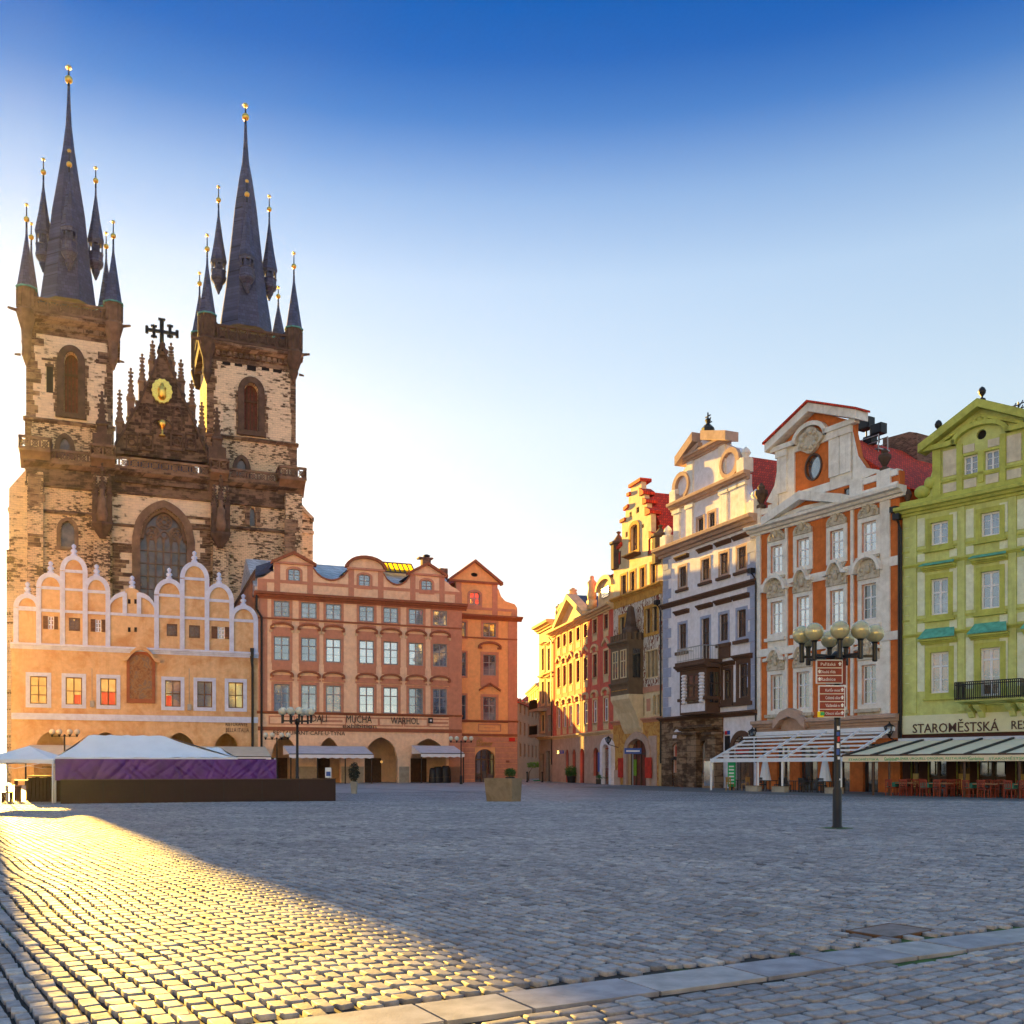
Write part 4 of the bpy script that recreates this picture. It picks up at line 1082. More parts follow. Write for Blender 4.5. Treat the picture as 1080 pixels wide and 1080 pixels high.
f = MB(); arch_band(f, la, lb, lzs, lz1, .42, YB - .12, YB + .3, 'pointed'); f.box(la - .42, la, YB - .12, YB + .3, lz0, lzs).box(lb, lb + .42, YB - .12, YB + .3, lz0, lzs).box(la - .6, lb + .6, YB - .2, YB + .3, lz0 - .35, lz0)
so = K.part('side_window', f, 'carved_brown', front); K.part('window_glass', MB().box(la, lb, YB + .5, YB + .55, lz0, lz1), 'pane_church', so)
f = MB().box(ra - .45, ra, YB - .1, YB + .3, rz0, rz1 + .2).box(rb, rb + .45, YB - .1, YB + .3, rz0, rz1 + .2).box(ra - .45, rb + .45, YB - .102, YB + .3, rz1 + .2, rz1 + .6); quoin_col(f, ra - .45, -1, rz0, rz1, 44, YB - .08, .6, .1, .4, YB + .02); quoin_col(f, rb + .45, 1, rz0, rz1, 45, YB - .08, .6, .1, .4, YB + .02)
so = K.part('side_window', f, 'brown_stone', front); K.part('window_glass', MB().box(ra, rb, YB + .5, YB + .55, rz0, rz1), 'pane_church', so)
for (xx, yy) in ((68.5, 469.5), (254.5, 491.5)):
    uu, zz = uf(xx, -.2), zf(xx, yy, -.2); f = MB(); arch_band(f, uu - .55, uu + .55, zz - .4, zz + .75, .55, -.6, .05, 'pointed', 12); f.box(uu - 1.1, uu - .55, -.6, .05, zz - 1.5, zz - .4).box(uu + .55, uu + 1.1, -.6, .05, zz - 1.5, zz - .4)
    so = K.part('round_window', f, 'carved', front); K.part('window_glass', MB().box(uu - .6, uu + .6, -.25, -.2, zz - 1.2, zz + .7), 'pane_church', so)
# string courses of the lower stage
s = MB()
for a, c, ya, yc in ((46, 99, 539, 543.5), (240, 300, 555.5, 561), (117, 149, 553, 555), (198, 224, 556, 559)):
    z = (zf(a, ya) + zf(c, yc)) / 2; s.extr_u([(YB + .02, z - .22), (YB - .22, z - .2), (YB - .3, z), (YB + .02, z + .25)], uf(a), uf(c))
K.part('string_courses', s, 'dark_stone', front)
# buttresses left and right with sloping heads, side aisle
b = MB().prism([(uf(9.5, 2), -.5), (uf(29, 2), -.5), (uf(29, 2), zf(29, 493, 2)), (uf(24, 2), zf(24, 499, 2)), (uf(9.5, 2), zf(9.5, 515, 2))], 2, 6.5); b.box(uf(6.5, 2), uf(10, 2), 2.3, 6.2, -.5, zf(8, 579, 2))
b.box(uf(8, 2), uf(29, 2), 1.9, 6.6, zf(10, 537, 2) - .2, zf(10, 537, 2) + .2)
K.part('aisle_buttress', b, 'cream_stone', front)
b = MB().prism([(uf(311, 4), -.5), (uf(330, 4), -.5), (uf(330, 4), zf(330, 546, 4)), (uf(317, 4), zf(317, 530, 4)), (uf(311, 4), zf(311, 527, 4))], 4, 8.5); b.rake((uf(311, 3.8), zf(311, 526, 3.8)), (uf(331, 3.8), zf(331, 546, 3.8)), .5, 3.7, 8.8); b.box(uf(310, 4), uf(331, 4), 3.85, 8.6, zf(320, 561, 4) - .2, zf(320, 561, 4) + .2)
K.part('aisle_buttress', b, 'cream_stone', front)
K.part('church_body', MB().box(uf(34), uf(311), .35, 60, -.5, zw - .3), 'mixed_stone', front)
# gable between the towers
GY = -.4
zb_ = zf(170, 478.5, GY); gp = [(120.5, 470), (129, 457), (137, 441), (147, 424), (156, 403), (161, 392), (166, 379), (169, 370), (171, 364.5), (173.5, 370), (177, 379), (182, 392), (187, 404), (196, 426), (204, 444), (211, 461), (219, 480)]
pts = [(uf(x, GY), zf(x, y, GY)) for x, y in gp]
GM = K.part('gable', MB().prism([(pts[0][0], zb_ - .5), (pts[-1][0], zb_ - .5)] + list(reversed(pts)), GY, 1.2), 'dark_stone')
m = MB()
for a, c in zip(pts[:-1], pts[1:]): m.prism([(a[0], a[1] - .35), (c[0], c[1] - .35), (c[0], c[1] + .25), (a[0], a[1] + .25)], GY - .3, 1.4)
r_ = random.Random(3)
for a, c in zip(pts[:-1], pts[1:]):
    L_ = math.hypot(c[0] - a[0], c[1] - a[1]); n = max(1, int(L_ / .9))
    for i in range(n):
        t_ = (i + .5) / n; m.ball(a[0] + (c[0] - a[0]) * t_, GY - .05, a[1] + (c[1] - a[1]) * t_ + .35, .28, 6, 4, 1.3)
K.part('gable_coping', m, 'carved', GM)
for (x, yt, yb_) in ((126.2, 412, 472), (138, 389, 445), (150, 374, 425), (161, 360, 398), (180.6, 362.5, 398), (191, 380, 420), (202.5, 402, 448), (213, 425, 474)):
    m = MB(); pinnacle(m, uf(x, GY), GY + .4, zf(x, yb_, GY), zf(x, yt, GY), .58); K.part('pinnacle', m, 'carved_brown', GM)
m = MB()
for (a, c) in ((134, 144), (149.5, 160.5), (181, 192), (196.5, 205.5)):
    ua, ub = uf(a, GY), uf(c, GY); z0, z1 = zf((a + c) / 2, 474, GY), zf((a + c) / 2, 459, GY)
    m.box(ua, ub, GY - .22, GY + .02, z1, z1 + .2).box(ua, ub, GY - .22, GY + .02, z0 - .2, z0).box(ua - .15, ua, GY - .25, GY + .02, z0 - .2, z1 + .2).box(ub, ub + .15, GY - .25, GY + .02, z0 - .2, z1 + .2)
    y0, y1 = GY - .15, GY + .02
    ring(m, (ua + ub) / 2, (z0 + z1) / 2, min(ub - ua, z1 - z0) * .3, .15, 12)
for (a, c, ya, yb_) in ((150, 158, 428, 452), (183, 191, 430, 454), (160, 181, 443, 457)):
    ua, ub = uf(a, GY), uf(c, GY); z0, z1 = zf((a + c) / 2, yb_, GY), zf((a + c) / 2, ya, GY)
    arch_band(m, ua, ub, z0 + (z1 - z0) * .6, z1, .16, GY - .2, GY + .02, 'pointed', 8); m.box(ua - .16, ua, GY - .2, GY + .02, z0, z0 + (z1 - z0) * .6).box(ub, ub + .16, GY - .2, GY + .02, z0, z0 + (z1 - z0) * .6)
for (a, ya) in ((157, 405), (185, 406)): uu, zz = uf(a, GY), zf(a, ya, GY)
K.part('blind_tracery', m, 'carved', GM)
# gilded relief and chalice
uu, zz = uf(170.8, GY), zf(170.8, 413, GY); rx, rz = 10.5 * px(170), 13.0 * px(170)
m = MB().prism([(uu + rx * .92 * cos(2 * pi * i / 28) * (1.0 if i % 2 else 1.1), zz + rz * .92 * sin(2 * pi * i / 28) * (1.0 if i % 2 else 1.1)) for i in range(28)], GY - .3, GY)
go = K.part('gilded_roundel', m, 'goldpaint', GM)
fg = MB().lathe([(.25, zz - rz * .72), (.5, zz - rz * .5), (.42, zz - .1), (.52, zz + rz * .2), (.18, zz + rz * .32), (.24, zz + rz * .45), (.1, zz + rz * .6)], uu, GY - .42, 8); fg.box(uu - .5, uu + .15, GY - .75, GY - .45, zz, zz + .28)
K.part('relief_figure', fg, 'gold', go, True)
uu, zz = uf(171, GY), zf(171, 461.5, GY)
K.part('gilded_chalice', MB().lathe([(.4, zz), (.36, zz + .15), (.1, zz + .3), (.18, zz + .55), (.08, zz + .7), (.14, zz + .95), (.42, zz + 1.25), (.46, zz + 1.7), (.3, zz + 1.9), (.05, zz + 2.0)], uu, GY - .5, 12), 'gold', GM, True)
m = MB(); uu = uf(170.8, GY); z0, z1 = zf(171, 366, GY), zf(171, 335.5, GY); yc = GY + .4
m.bar((uu, yc, z0), (uu, yc, z1), .34)
zc_ = zf(171, 348.5, GY); ul, ur = uf(155, GY), uf(187, GY)
m.bar((ul, yc, zc_), (ur, yc, zc_), .34)
for (xx) in (162.5, 179.5):
    a = uf(xx, GY); m.bar((a, yc, zf(xx, 355, GY)), (a, yc, zf(xx, 341, GY)), .26)
    for y_ in (342.5, 353.5): m.bar((a - .35, yc, zf(xx, y_, GY)), (a + .35, yc, zf(xx, y_, GY)), .24)
for (p, q_) in (((ul, 0), (0, 1)), ((ur, 0), (0, 1))): m.bar((p[0], yc, zc_ - .45), (p[0], yc, zc_ + .45), .26)
m.bar((uu - .4, yc, z1), (uu + .4, yc, z1), .26); m.lathe([(.55, z0 - .5), (.5, z0), (.2, z0 + .6)], uu, yc, 8)
K.part('cross', m, 'ironbk', GM)
K.part('nave_roof', MB().prism([(uf(126), zw), (uf(216), zw), (uf(171), zf(171, 392))], 1.3, 58), 'slate', front)
# ================================================================== RIGHT SIDE ROW
def dvp(vx):
    """direction of a facade whose horizontals vanish at photo column vx, pointing towards the viewer"""
    return (-(vx - 540) / FL, -1.0)


def back(x, xr, Yr, d):
    """depth at column x on the line through (xr, Yr) along d"""
    l = math.hypot(*d); d = (d[0] / l, d[1] / l); r = (x - 540) / FL; p = (at(xr, Yr), Yr)
    t = (r * p[1] - p[0]) / (d[0] - r * d[1]); return p[1] + t * d[1]


def avz(H, p, off=0): return sum(H.z(x, y, off) for x, y in p) / len(p)


# ------------------------------------------------------------------ white house
Wh = House('white_house', 'white plastered house with grey-blue corner stones, a brown stone bay and a tall scrolled gable', 'house', 699, 87.0, dvp(90))
U, Z = Wh.u, Wh.z; W = U(798)
hw = (U(768) - U(759)) / 2 * .96
cx = [U(720), U(744.2), U(763.5), U(782.3)]
r3 = (avz(Wh, [(719, 619.6), (742.5, 611.5), (762, 606), (782, 599.5)]), avz(Wh, [(719, 598.9), (742.5, 590.5), (762, 583.3), (782, 576.2)]))
r2 = (avz(Wh, [(721, 685), (764, 675.3), (784, 671.2)]), avz(Wh, [(721, 659), (764, 647.1), (784, 641.6)]))
for i, c in enumerate(cx):
    window(Wh, c - hw, c + hw, r3[0], r3[1], 'brown_frame', 'pane_warm' if i else 'pane_brown', 2, (.62,), .11, .2, sur=('salmon', .2, .03), sill=('brown_trim', .35, .22), hood=('flat', 'brown_trim', .45, r3[1] + .62, .34, .32))
    z0 = r2[0] - (1.25 if i == 1 else 0)
    window(Wh, c - hw, c + hw, z0, r2[1], 'brown_frame', 'pane_dark', 2, (.66,), .12, .2, sur=('quoin_blue', .22, .03), sill=None if i == 1 else ('brown_trim', .4, .26), hood=('flat', 'brown_trim', .5, r2[1] + .8, .36, .36))
z0, z1 = Z(787, 735.5), Z(787, 699.5); c = U(784.5)
window(Wh, c - hw * 1.12, c + hw * 1.12, z0, z1, 'brown_frame', 'pane_dark', 2, (.62,), .13, .2, sur=('brown_trim', .3, .08), sill=('brown_trim', .5, .3), hood=('flat', 'brown_trim', .55, z1 + .3, .4, .4))
c = U(767); window(Wh, c - hw, c + hw, Z(767, 738), Z(767, 706), 'brown_frame', 'pane_dark', 2, (.62,), .13, .2, sur=('brown_trim', .25, .08), sill=('brown_trim', .35, .3), hood=('flat', 'brown_trim', .5, Z(767, 706) + .28, .34, .4))
zbelt0, zbelt1 = avz(Wh, [(702, 763), (800, 752.5)]), avz(Wh, [(702, 759), (800, 748.8)])
zc0, zc1 = avz(Wh, [(702, 587.5), (790, 557)]), avz(Wh, [(700, 578.5), (797, 544)])
zm = avz(Wh, [(703, 641), (797, 611.5)])
# ground floor openings
Wh.holes += [arched(U(710.5), U(722.5), -.5, Z(716, 788), Z(716, 783), 'round'), arched(U(774), U(791), -.5, Z(782, 790), Z(782, 776.5), 'round'), arched(U(741), U(753.5), -.5, Z(747, 789), Z(747, 781), 'round')]
# gable stages
s1 = avz(Wh, [(716, 532), (784, 500)]); a0, a1 = U(711), U(787.5); b0, b1 = U(725.5), U(766); zp = avz(Wh, [(718, 487.5), (770, 462)]); zap = Z(745, 451.5)
ol = [(0, -.5), (W, -.5), (W, zc1)]
ol += [(U(795), zc1 + .1), (U(793.5), Z(793, 525)), (U(789), Z(789, 519)), (a1, Z(787, 512)), (a1, s1), (b1 + 1.5, s1 + .2)]
cc = b1 + .75
ol += [(b1 + .2 + 1.9 * cos(t), s1 + 1.3 + 1.35 * sin(t)) for t in (-.9, -.4, 0, .4, .9, 1.3)] + [(b1, s1 + 3.0), (b1, zp), ((b0 + b1) / 2, zap - .5), (b0, zp), (b0, s1 + 3.0)]
ol += [(b0 - .2 - 1.9 * cos(t), s1 + 1.3 + 1.35 * sin(t)) for t in (1.3, .9, .4, 0, -.4, -.9)] + [(b0 - 1.5, s1 + .2), (a0, s1), (a0, zc1), (0, zc1)]
for x0, x1, ya, yb in ((735.5, 742, 546.5, 563), (747.3, 754, 540.5, 558.5)): window(Wh, U(x0), U(x1), Z((x0 + x1) / 2, yb), Z((x0 + x1) / 2, ya), 'brown_frame', 'pane_dark', 1, (), .1, .22, sur=('salmon', .2, .03))
Wh.part('front_wall', MB().holed(ol, Wh.holes, 0, .5), 'white_wall')
t = MB().cornice(-.35, W + .3, zc0, zc1, 1.0); Wh.part('main_cornice', t, 'salmon')
t = MB().cornice(-.1, W + .1, zm - .22, zm + .2, .3); Wh.part('mid_cornice', t, 'brown_trim')
t = MB().cornice(-.2, W + .2, zbelt0, zbelt1 + .1, .55); Wh.part('belt_cornice', t, 'brown_trim')
t = MB().cornice(a0 - .4, a1 + .4, s1 - .5, s1 + .15, .6)
t.cornice(b0 - .6, b1 + .6, zp - .35, zp + .2, .6); cm = (b0 + b1) / 2
t.rake((b0 - .9, zp + .35), (cm - 1.0, zap - .1), .75, -.75, .5); t.rake((cm + .2, zap - .35), (b1 + .9, zp + .35), .75, -.75, .5)
t.rake((b0 - .2, zp + .3), (cm - .6, zap - 1.0), .35, -.4, .02)
Wh.part('gable_cornices', t, 'salmon')
t = MB()
for u in (a0 + .55, b0 + .4, b1 - .2, a1 - .5, (b1 + a1) / 2 - .1): t.box(u - .45, u + .45, -.16, .02, zc1, s1 - .85).box(u - .6, u + .6, -.24, .02, s1 - .84, s1 - .5)
for u in (b0 + .45, b1 - .45): t.box(u - .45, u + .45, -.14, .02, s1 + .16, zp - .36)
Wh.part('gable_pilasters', t, 'ivory')
for u, sg in ((b0 - .4, -1), (b1 + .4, 1)):
    t = MB(); z = s1 + 1.3; pts = [(u + sg * .35 + 1.3 * cos(a), z + 1.2 * sin(a)) for a in [i * pi / 8 for i in range(16)]]
    for i in range(16): a, b = pts[i], pts[(i + 1) % 16]; t.prism([(a[0], a[1]), (b[0], b[1]), (u + (b[0] - u) * .7, z + (b[1] - z) * .7), (u + (a[0] - u) * .7, z + (a[1] - z) * .7)], -.3, .02)
    Wh.part('volute', t, 'salmon')
for u in (a1 - .3, a0 + .3, U(795.5), U(703)):
    z = s1 + .15 if u > a0 and u < a1 else zc1
    Wh.part('gable_urn', MB().box(u - .45, u + .45, -.4, .5, z, z + 1.0).lathe([(.5, z + 1.0), (.5, z + 1.1), (.2, z + 1.2), (.38, z + 1.5), (.28, z + 1.75), (.04, z + 2.0)], u, .15, 10), 'ivory')
m = MB(); u = U(744.5); z0, z1 = zap - .2, Z(745, 434.5); m.lathe([(.5, z0 - .3), (.55, z0 + .2), (.15, z0 + .6), (.25, z0 + .9), (.06, z0 + 1.1)], u, .2, 8); m.bar((u, .2, z0), (u, .2, z1), .1)
for k in range(4): a = k * pi / 4; m.bar((u - .55 * cos(a), .2, z1 - .9 - .55 * sin(a)), (u + .55 * cos(a), .2, z1 - .9 + .55 * sin(a)), .07)
m.bar((u - .35, .2, z1 - .3), (u + .35, .2, z1 - .3), .08); Wh.part('iron_cross', m, 'ironbk')
quoins(Wh, .12, 1, zbelt1 + .15, zc0, 'quoin_blue', 1.25, .8, .85, .05); quoins(Wh, W - .12, -1, zbelt1 + .15, zc0, 'quoin_blue', 1.0, .62, .85, .05)
# brown stone ground floor with portal
ub = U(763)
g = MB().holed([(0, -.5), (ub, -.5), (ub, zbelt0), (0, zbelt0)], Wh.holes[-0:][:0] + [Wh.holes[9] if False else arched(U(710.5), U(722.5), -.45, Z(716, 788), Z(716, 783), 'round'), arched(U(741), U(753.5), -.45, Z(747, 789), Z(747, 781), 'round')], -.14, .02)
go = Wh.part('brown_ground_floor', g, 'brown_base')
g = MB()
for x in (726.5, 737, 757): u = U(x); g.box(u - .7, u + .7, -.75, -.1, -.4, Z(x, 775)).box(u - .95, u + .95, -.95, -.1, Z(x, 775), Z(x, 772)).box(u - .9, u + .9, -.9, -.1, -.4, 1.2)
g.cornice(U(722), U(762), Z(742, 772), Z(742, 765), .95, -.1); arch_band(g, U(741), U(753.5), Z(747, 789), Z(747, 781), .7, -.4, -.1)
Wh.part('portal', g, 'brown_base', go)
lun = MB().prism(arch(U(711), U(722), Z(716, 778.5), Z(716, 769), 'round', 12), -.17, -.1); Wh.part('lunette', lun, 'white_wall', go)
sd = MB().box(U(710.5), U(722.5), .1, .16, -.3, Z(716, 783)); so_ = Wh.part('shop_door', sd, 'pinkbase', go); Wh.part('red_fanlight', MB().box(U(712.5), U(721.5), .0, .09, Z(716, 797.5), Z(716, 787)), 'redfabric', so_); Wh.part('neon_strip', MB().box(U(713), U(720.5), .05, .09, Z(716, 815.3), Z(716, 813.8)), 'lit_red', so_)
Wh.part('dark_fascia', MB().box(U(711), U(722), -.3, .05, Z(716, 801.5), Z(716, 798)), 'ironbk', so_)
Wh.part('portal_door', MB().box(U(741), U(753.5), .3, .36, -.3, Z(747, 781)), 'pane_dark', go)
o = Wh.part('arch_door', MB().box(U(774), U(791), .3, .36, -.3, Z(782, 776.5)), 'pane_brown'); f = MB(); arch_band(f, U(774), U(791), Z(782, 790), Z(782, 776.5), .45, -.1, .3); f.box(U(774) - .45, U(774), -.1, .3, -.3, Z(782, 790)).box(U(791), U(791) + .45, -.1, .3, -.3, Z(782, 790)); Wh.part('arch_surround', f, 'brown_trim', o)
for x in (778, 786): Wh.part('red_shop_sign', MB().box(U(x) - .55, U(x) + .55, .18, .29, Z(782, 795), Z(782, 789)), 'redfabric', o)
Wh.part('plaque', MB().box(U(765.3), U(767.3), -.08, .0, Z(766, 775), Z(766, 771)), 'sticker_red'); Wh.part('plaque', MB().box(U(767.8), U(770), -.08, .0, Z(769, 774.6), Z(769, 770.6)), 'sticker_blue')
Wh.part('hanging_banner', MB().box(U(765.5), U(770), -.1, .0, Z(768, 793), Z(768, 776)), 'ironbk')
# bay window with balcony
BO = -1.3; ua, uc = Wh.u(717, BO), Wh.u(745, BO); z0, z1, zt = zbelt1 + .05, Wh.z(730, 706, BO), Wh.z(730, 697.5, BO)
bz = MB().box(ua, uc, BO, .02, z0, z1); bay = Wh.part('bay', bz, 'brown_trim')
t = MB().cornice(ua - .3, uc + .3, z1 - .05, zt - .25, .45, BO); t.box(uc + .02, uc + .4, BO, .02, z1, zt - .3); t.box(ua - .2, uc + .3, BO - .35, .02, zt - .25, zt)
t.box(ua - .15, uc + .15, BO - .16, .02, z0 + 1.1, z0 + 1.35)
Wh.part('bay_cornice', t, 'brown_trim', bay)
wz0, wz1 = Wh.z(732, 742, BO), Wh.z(732, 710.5, BO)
for x0, x1 in ((725.5, 738),):
    window(Wh, Wh.u(x0, BO), Wh.u(x1, BO), wz0, wz1, 'brown_frame', 'pane_dark', 2, (.62,), .14, BO - .005, hole=False, parent=bay)
window(Wh, Wh.u(717.8, BO), Wh.u(720.5, BO), wz0, wz1, 'brown_frame', 'pane_dark', 1, (.62,), .1, BO - .005, hole=False, parent=bay)
for x in (722.8, 741.2):
    m = MB(); u = Wh.u(x, BO)
    for k in range(9):
        zz = wz0 + (wz1 - wz0) * k / 9; m.lathe([(.2, zz + .01), (.29, zz + (wz1 - wz0) / 18), (.2, zz + (wz1 - wz0) / 9 - .01)], u, BO - .08, 8)
    Wh.part('bay_column', m, 'white_wall', bay)
m = MB(); sw0, sw1 = BO + .15, -.1; m.box(uc + .01, uc + .06, sw0, sw1, wz0, wz1); sp_ = Wh.part('side_window', m, 'pane_dark', bay)
m = MB()
for y in (sw0, (sw0 + sw1) / 2 - .06, sw1 - .12): m.box(uc + .005, uc + .1, y, y + .12, wz0, wz1)
m.box(uc + .004, uc + .097, sw0, sw1, wz0 + (wz1 - wz0) * .6, wz0 + (wz1 - wz0) * .64); Wh.part('side_window_frame', m, 'brown_frame', sp_)
m = MB().box(ua + .2, uc - .2, BO - .03, BO + .02, z0 + .2, z0 + 1.0); Wh.part('parapet_panel', m, 'white_wall', bay)
m = MB(); yy = BO - .25
m.bar((ua, yy, zt + 1.1), (uc, yy, zt + 1.1), .07); m.bar((ua, yy, zt + .1), (uc, yy, zt + .1), .05); m.bar((ua, yy, zt + 1.1), (ua, 0, zt + 1.1), .07); m.bar((uc, yy, zt + 1.1), (uc, 0, zt + 1.1), .07)
n = 16
for k in range(n + 1): u = ua + (uc - ua) * k / n; m.bar((u, yy, zt), (u, yy, zt + 1.1), .028)
for k in range(6): m.bar((uc, yy + k * .27, zt), (uc, yy + k * .27, zt + 1.1), .028)
Wh.part('balcony_railing', m, 'grey_steel', bay)
Wh.part('brown_relief', MB().box(U(758.5), U(770.5), -.14, .0, Z(764, 694.5), Z(764, 681)), 'brown_trim')
downpipe(Wh, W + .1, 2, Z(797, 605)); downpipe(Wh, -.1, 2, Z(700, 637))
core(Wh, .02, W - .02, .52, 18, -.5, zc1 - .1, 'white_wall')
Wh.part('roof', MB().prism([(-.1, zc1 - .15), (W + .3, zc1 - .15), (cm, Wh.z(768, 477.5, 2))], .6, 18), 'red_tile')
m = MB().prism([(U(803, 6), Wh.z(803, 519, 6)), (U(812, 6), Wh.z(812, 520, 6)), (U(812, 6), Wh.z(812, 512, 6)), (U(803, 6), Wh.z(803, 509, 6))], 5, 8); Wh.part('roof_dormer', m, 'brown_frame')

# ------------------------------------------------------------------ vermilion house with ivory stucco
Rd = House('vermilion_house', 'vermilion house with ivory stucco window frames, broken pediment and oval gable window', 'house', 798, Wh.Y(798), dvp(-92))
U, Z = Rd.u, Rd.z; W = U(949)
cx = [U(819.5), U(847.3), U(883), U(917)]; hw = (U(925) - U(909.5)) / 2
r3 = (avz(Rd, [(817, 604), (845, 598.6), (881, 590), (914, 582)]), avz(Rd, [(817, 576.5), (845, 569.4), (881, 558.7), (914, 550)]))
r2 = (avz(Rd, [(819.5, 669), (847, 664), (883, 658), (917, 652.8)]), avz(Rd, [(819.5, 635.5), (847, 629.3), (883, 621.4), (917, 615)]))
r1 = (avz(Rd, [(821, 749.6), (850, 747), (921, 741.7)]), avz(Rd, [(821, 711.5), (850, 708.5), (921, 700.2)]))
zb1 = avz(Rd, [(803, 622), (928, 594)]); zb2 = avz(Rd, [(804, 690), (947, 668.6)]); zled = avz(Rd, [(803, 764), (949, 757)])
zc0, zc1 = avz(Rd, [(798, 566), (938, 527)]), avz(Rd, [(796, 557.5), (939, 516.5)])


def ornate(o, c, z, w, h, kind):
    """carved stucco cartouche above or below a window"""
    m = MB(); n = 16
    pts = [(c + w * (1 - 2 * i / n), z + h * (.35 + .65 * sin(pi * i / n)) * (1 + .16 * cos(i * 2.6))) for i in range(n + 1)]
    m.prism([(c - w, z), (c + w, z)] + pts, -.16, .02)
    for k in range(7):
        a = pi * k / 6; m.ball(c + w * .66 * cos(a), -.16, z + h * (.25 + .5 * sin(a)), w * .15, 8, 5)
    m.ball(c, -.2, z + h * .5, w * .24, 8, 6, 1.4)
    Rd.part('stucco_cartouche', m, 'ivory_carved', o)
    if kind == 'seg':
        b = MB(); arch_band(b, c - w - .05, c + w + .05, z + h * .35, z + h * 1.1, .22, -.5, .02); Rd.part('hood', b, 'ivory', o)
    elif kind == 'ogee':
        b = MB(); q = [(-1.15, .55), (-.7, .6), (-.5, .95), (-.2, 1.2), (.2, 1.2), (.5, .95), (.7, .6), (1.15, .55)]
        for (p0, q0), (p1, q1) in zip(q[:-1], q[1:]): b.prism([(c + w * p0, z + h * q0), (c + w * p1, z + h * q1), (c + w * p1, z + h * q1 + .22), (c + w * p0, z + h * q0 + .22)], -.45, .02)
        Rd.part('hood', b, 'ivory', o)


for i, c in enumerate(cx):
    for (z0, z1), pn, rw in ((r3, 'pane_sky', (.62,)), (r2, 'pane_sky' if i < 3 else 'pane_dark', (.62,)), (r1, 'pane_brown', (.64,))):
        o = window(Rd, c - hw, c + hw, z0, z1, 'white_frame', pn, 2, rw, .1, .2, sur=('ivory', .3, .09), thin=(.31,))
        if z0 == r3[0]:
            ornate(o, c, z1 + .32, hw + .25, .95, '')
            m = MB()
            if i in (1, 2): m.prism([(c - hw - .25, z0 - .35), (c - hw * .6, z0 - .95), (c, z0 - 1.15), (c + hw * .6, z0 - .95), (c + hw + .25, z0 - .35)], -.12, .02)
            else: m.box(c - hw - .1, c + hw + .1, -.12, .02, z0 - 1.2, z0 - .55); m.box(c - hw - .35, c + hw + .35, -.3, .02, z0 - .52, z0 - .32)
            Rd.part('stucco_apron', m, 'ivory_carved', o)
        elif z0 == r2[0]:
            ornate(o, c, z1 + .32, hw + .3, 1.25, 'seg' if i in (0, 3) else 'ogee')
            m = MB().box(c - hw - .25, c + hw + .25, -.1, .02, zb2 + .3, z0 - .55); m.box(c - hw - .4, c + hw + .4, -.32, .02, z0 - .54, z0 - .31); Rd.part('stucco_apron', m, 'ivory', o)
        else:
            ornate(o, c, z1 + .32, hw + .3, 1.2, 'ogee')
            m = MB().box(c - hw - .3, c + hw + .3, -.1, .02, zled + .1, z0 - .55); m.box(c - hw - .4, c + hw + .4, -.3, .02, z0 - .54, z0 - .31); Rd.part('stucco_apron', m, 'ivory_carved', o)
# gable outline
zbal = avz(Rd, [(803, 541), (934, 499)]); g0, g1 = U(822), U(900); zgp = avz(Rd, [(818, 472), (901, 446)]); zga = Z(853, 436.5); gc = (g0 + g1) / 2
zs1 = avz(Rd, [(826, 526), (896, 505)])
ol = [(0, -.5), (W, -.5), (W, zbal), (U(925), zbal), (g1 + 2.4, zbal + .3), (g1 + 1.1, zbal + .8), (g1 + .4, zbal + 1.8), (g1, zbal + 3.5), (g1, zgp), (gc, zga), (g0, zgp), (g0, zbal + 3.2), (g0 - .4, zbal + 1.6), (g0 - 1.2, zbal + .6), (U(812), zbal), (0, zbal)]
ou, oz = U(858.3), Z(858, 492.7); orx, orz = (U(866) - U(850.5)) / 2, 12.5 * Rd.Y(858) / FL
Rd.holes.append([(ou + orx * cos(t * pi / 12), oz + orz * sin(t * pi / 12)) for t in range(24)])
for x, y in ((893.5, 518.5), (830, 536)): window(Rd, U(x) - .3, U(x) + .3, Z(x, y + 4), Z(x, y - 4), 'brown_frame', 'pane_dark', 1, (), .06, .15)
for a, b in ((800, 812), (816, 836), (840, 866), (872, 900), (906, 930)): Rd.holes.append(rect(U(a) + .3, U(b) - .3, -.5, 3.2))
Rd.part('front_wall', MB().holed(ol, Rd.holes, 0, .5), 'red_orange')
ovo = Rd.part('oval_window', MB().box(ou - orx, ou + orx, .2, .24, oz - orz, oz + orz), 'pane_mid')
m = MB()
for i in range(24):
    a, b = i * pi / 12, (i + 1) * pi / 12; e = lambda k, q: (ou + k * orx * cos(q), oz + k * orz * sin(q))
    m.prism([e(1, a), e(1.16, a), e(1.16, b), e(1, b)], -.1, .19)
Rd.part('oval_frame', m, 'brown_frame', ovo)
m = MB().holed([(g0 + .05, zbal + .02), (g1 - .05, zbal + .02), (g1 - .05, zgp - .1), (g0 + .05, zgp - .1)], [rect(U(839), U(876.5), zs1 + .15, zgp - .75)], -.12, .02)
m.prism([(g1, zbal + 3.5), (g1 + .4, zbal + 1.8), (g1 + 1.1, zbal + .8), (g1 + 2.4, zbal + .3), (g1, zbal + .05)], -.1, .02); m.prism([(g0, zbal + .05), (g0 - 1.2, zbal + .6), (g0 - .4, zbal + 1.6), (g0, zbal + 3.2)], -.1, .02)
for u in (g0 + .45, g1 - .5, g1 - 1.45): m.box(u - .45, u + .45, -.26, -.1, zs1 + .4, zgp - .8).box(u - .55, u + .55, -.34, -.1, zgp - .8, zgp - .3)
Rd.part('gable_stucco', m, 'ivory')
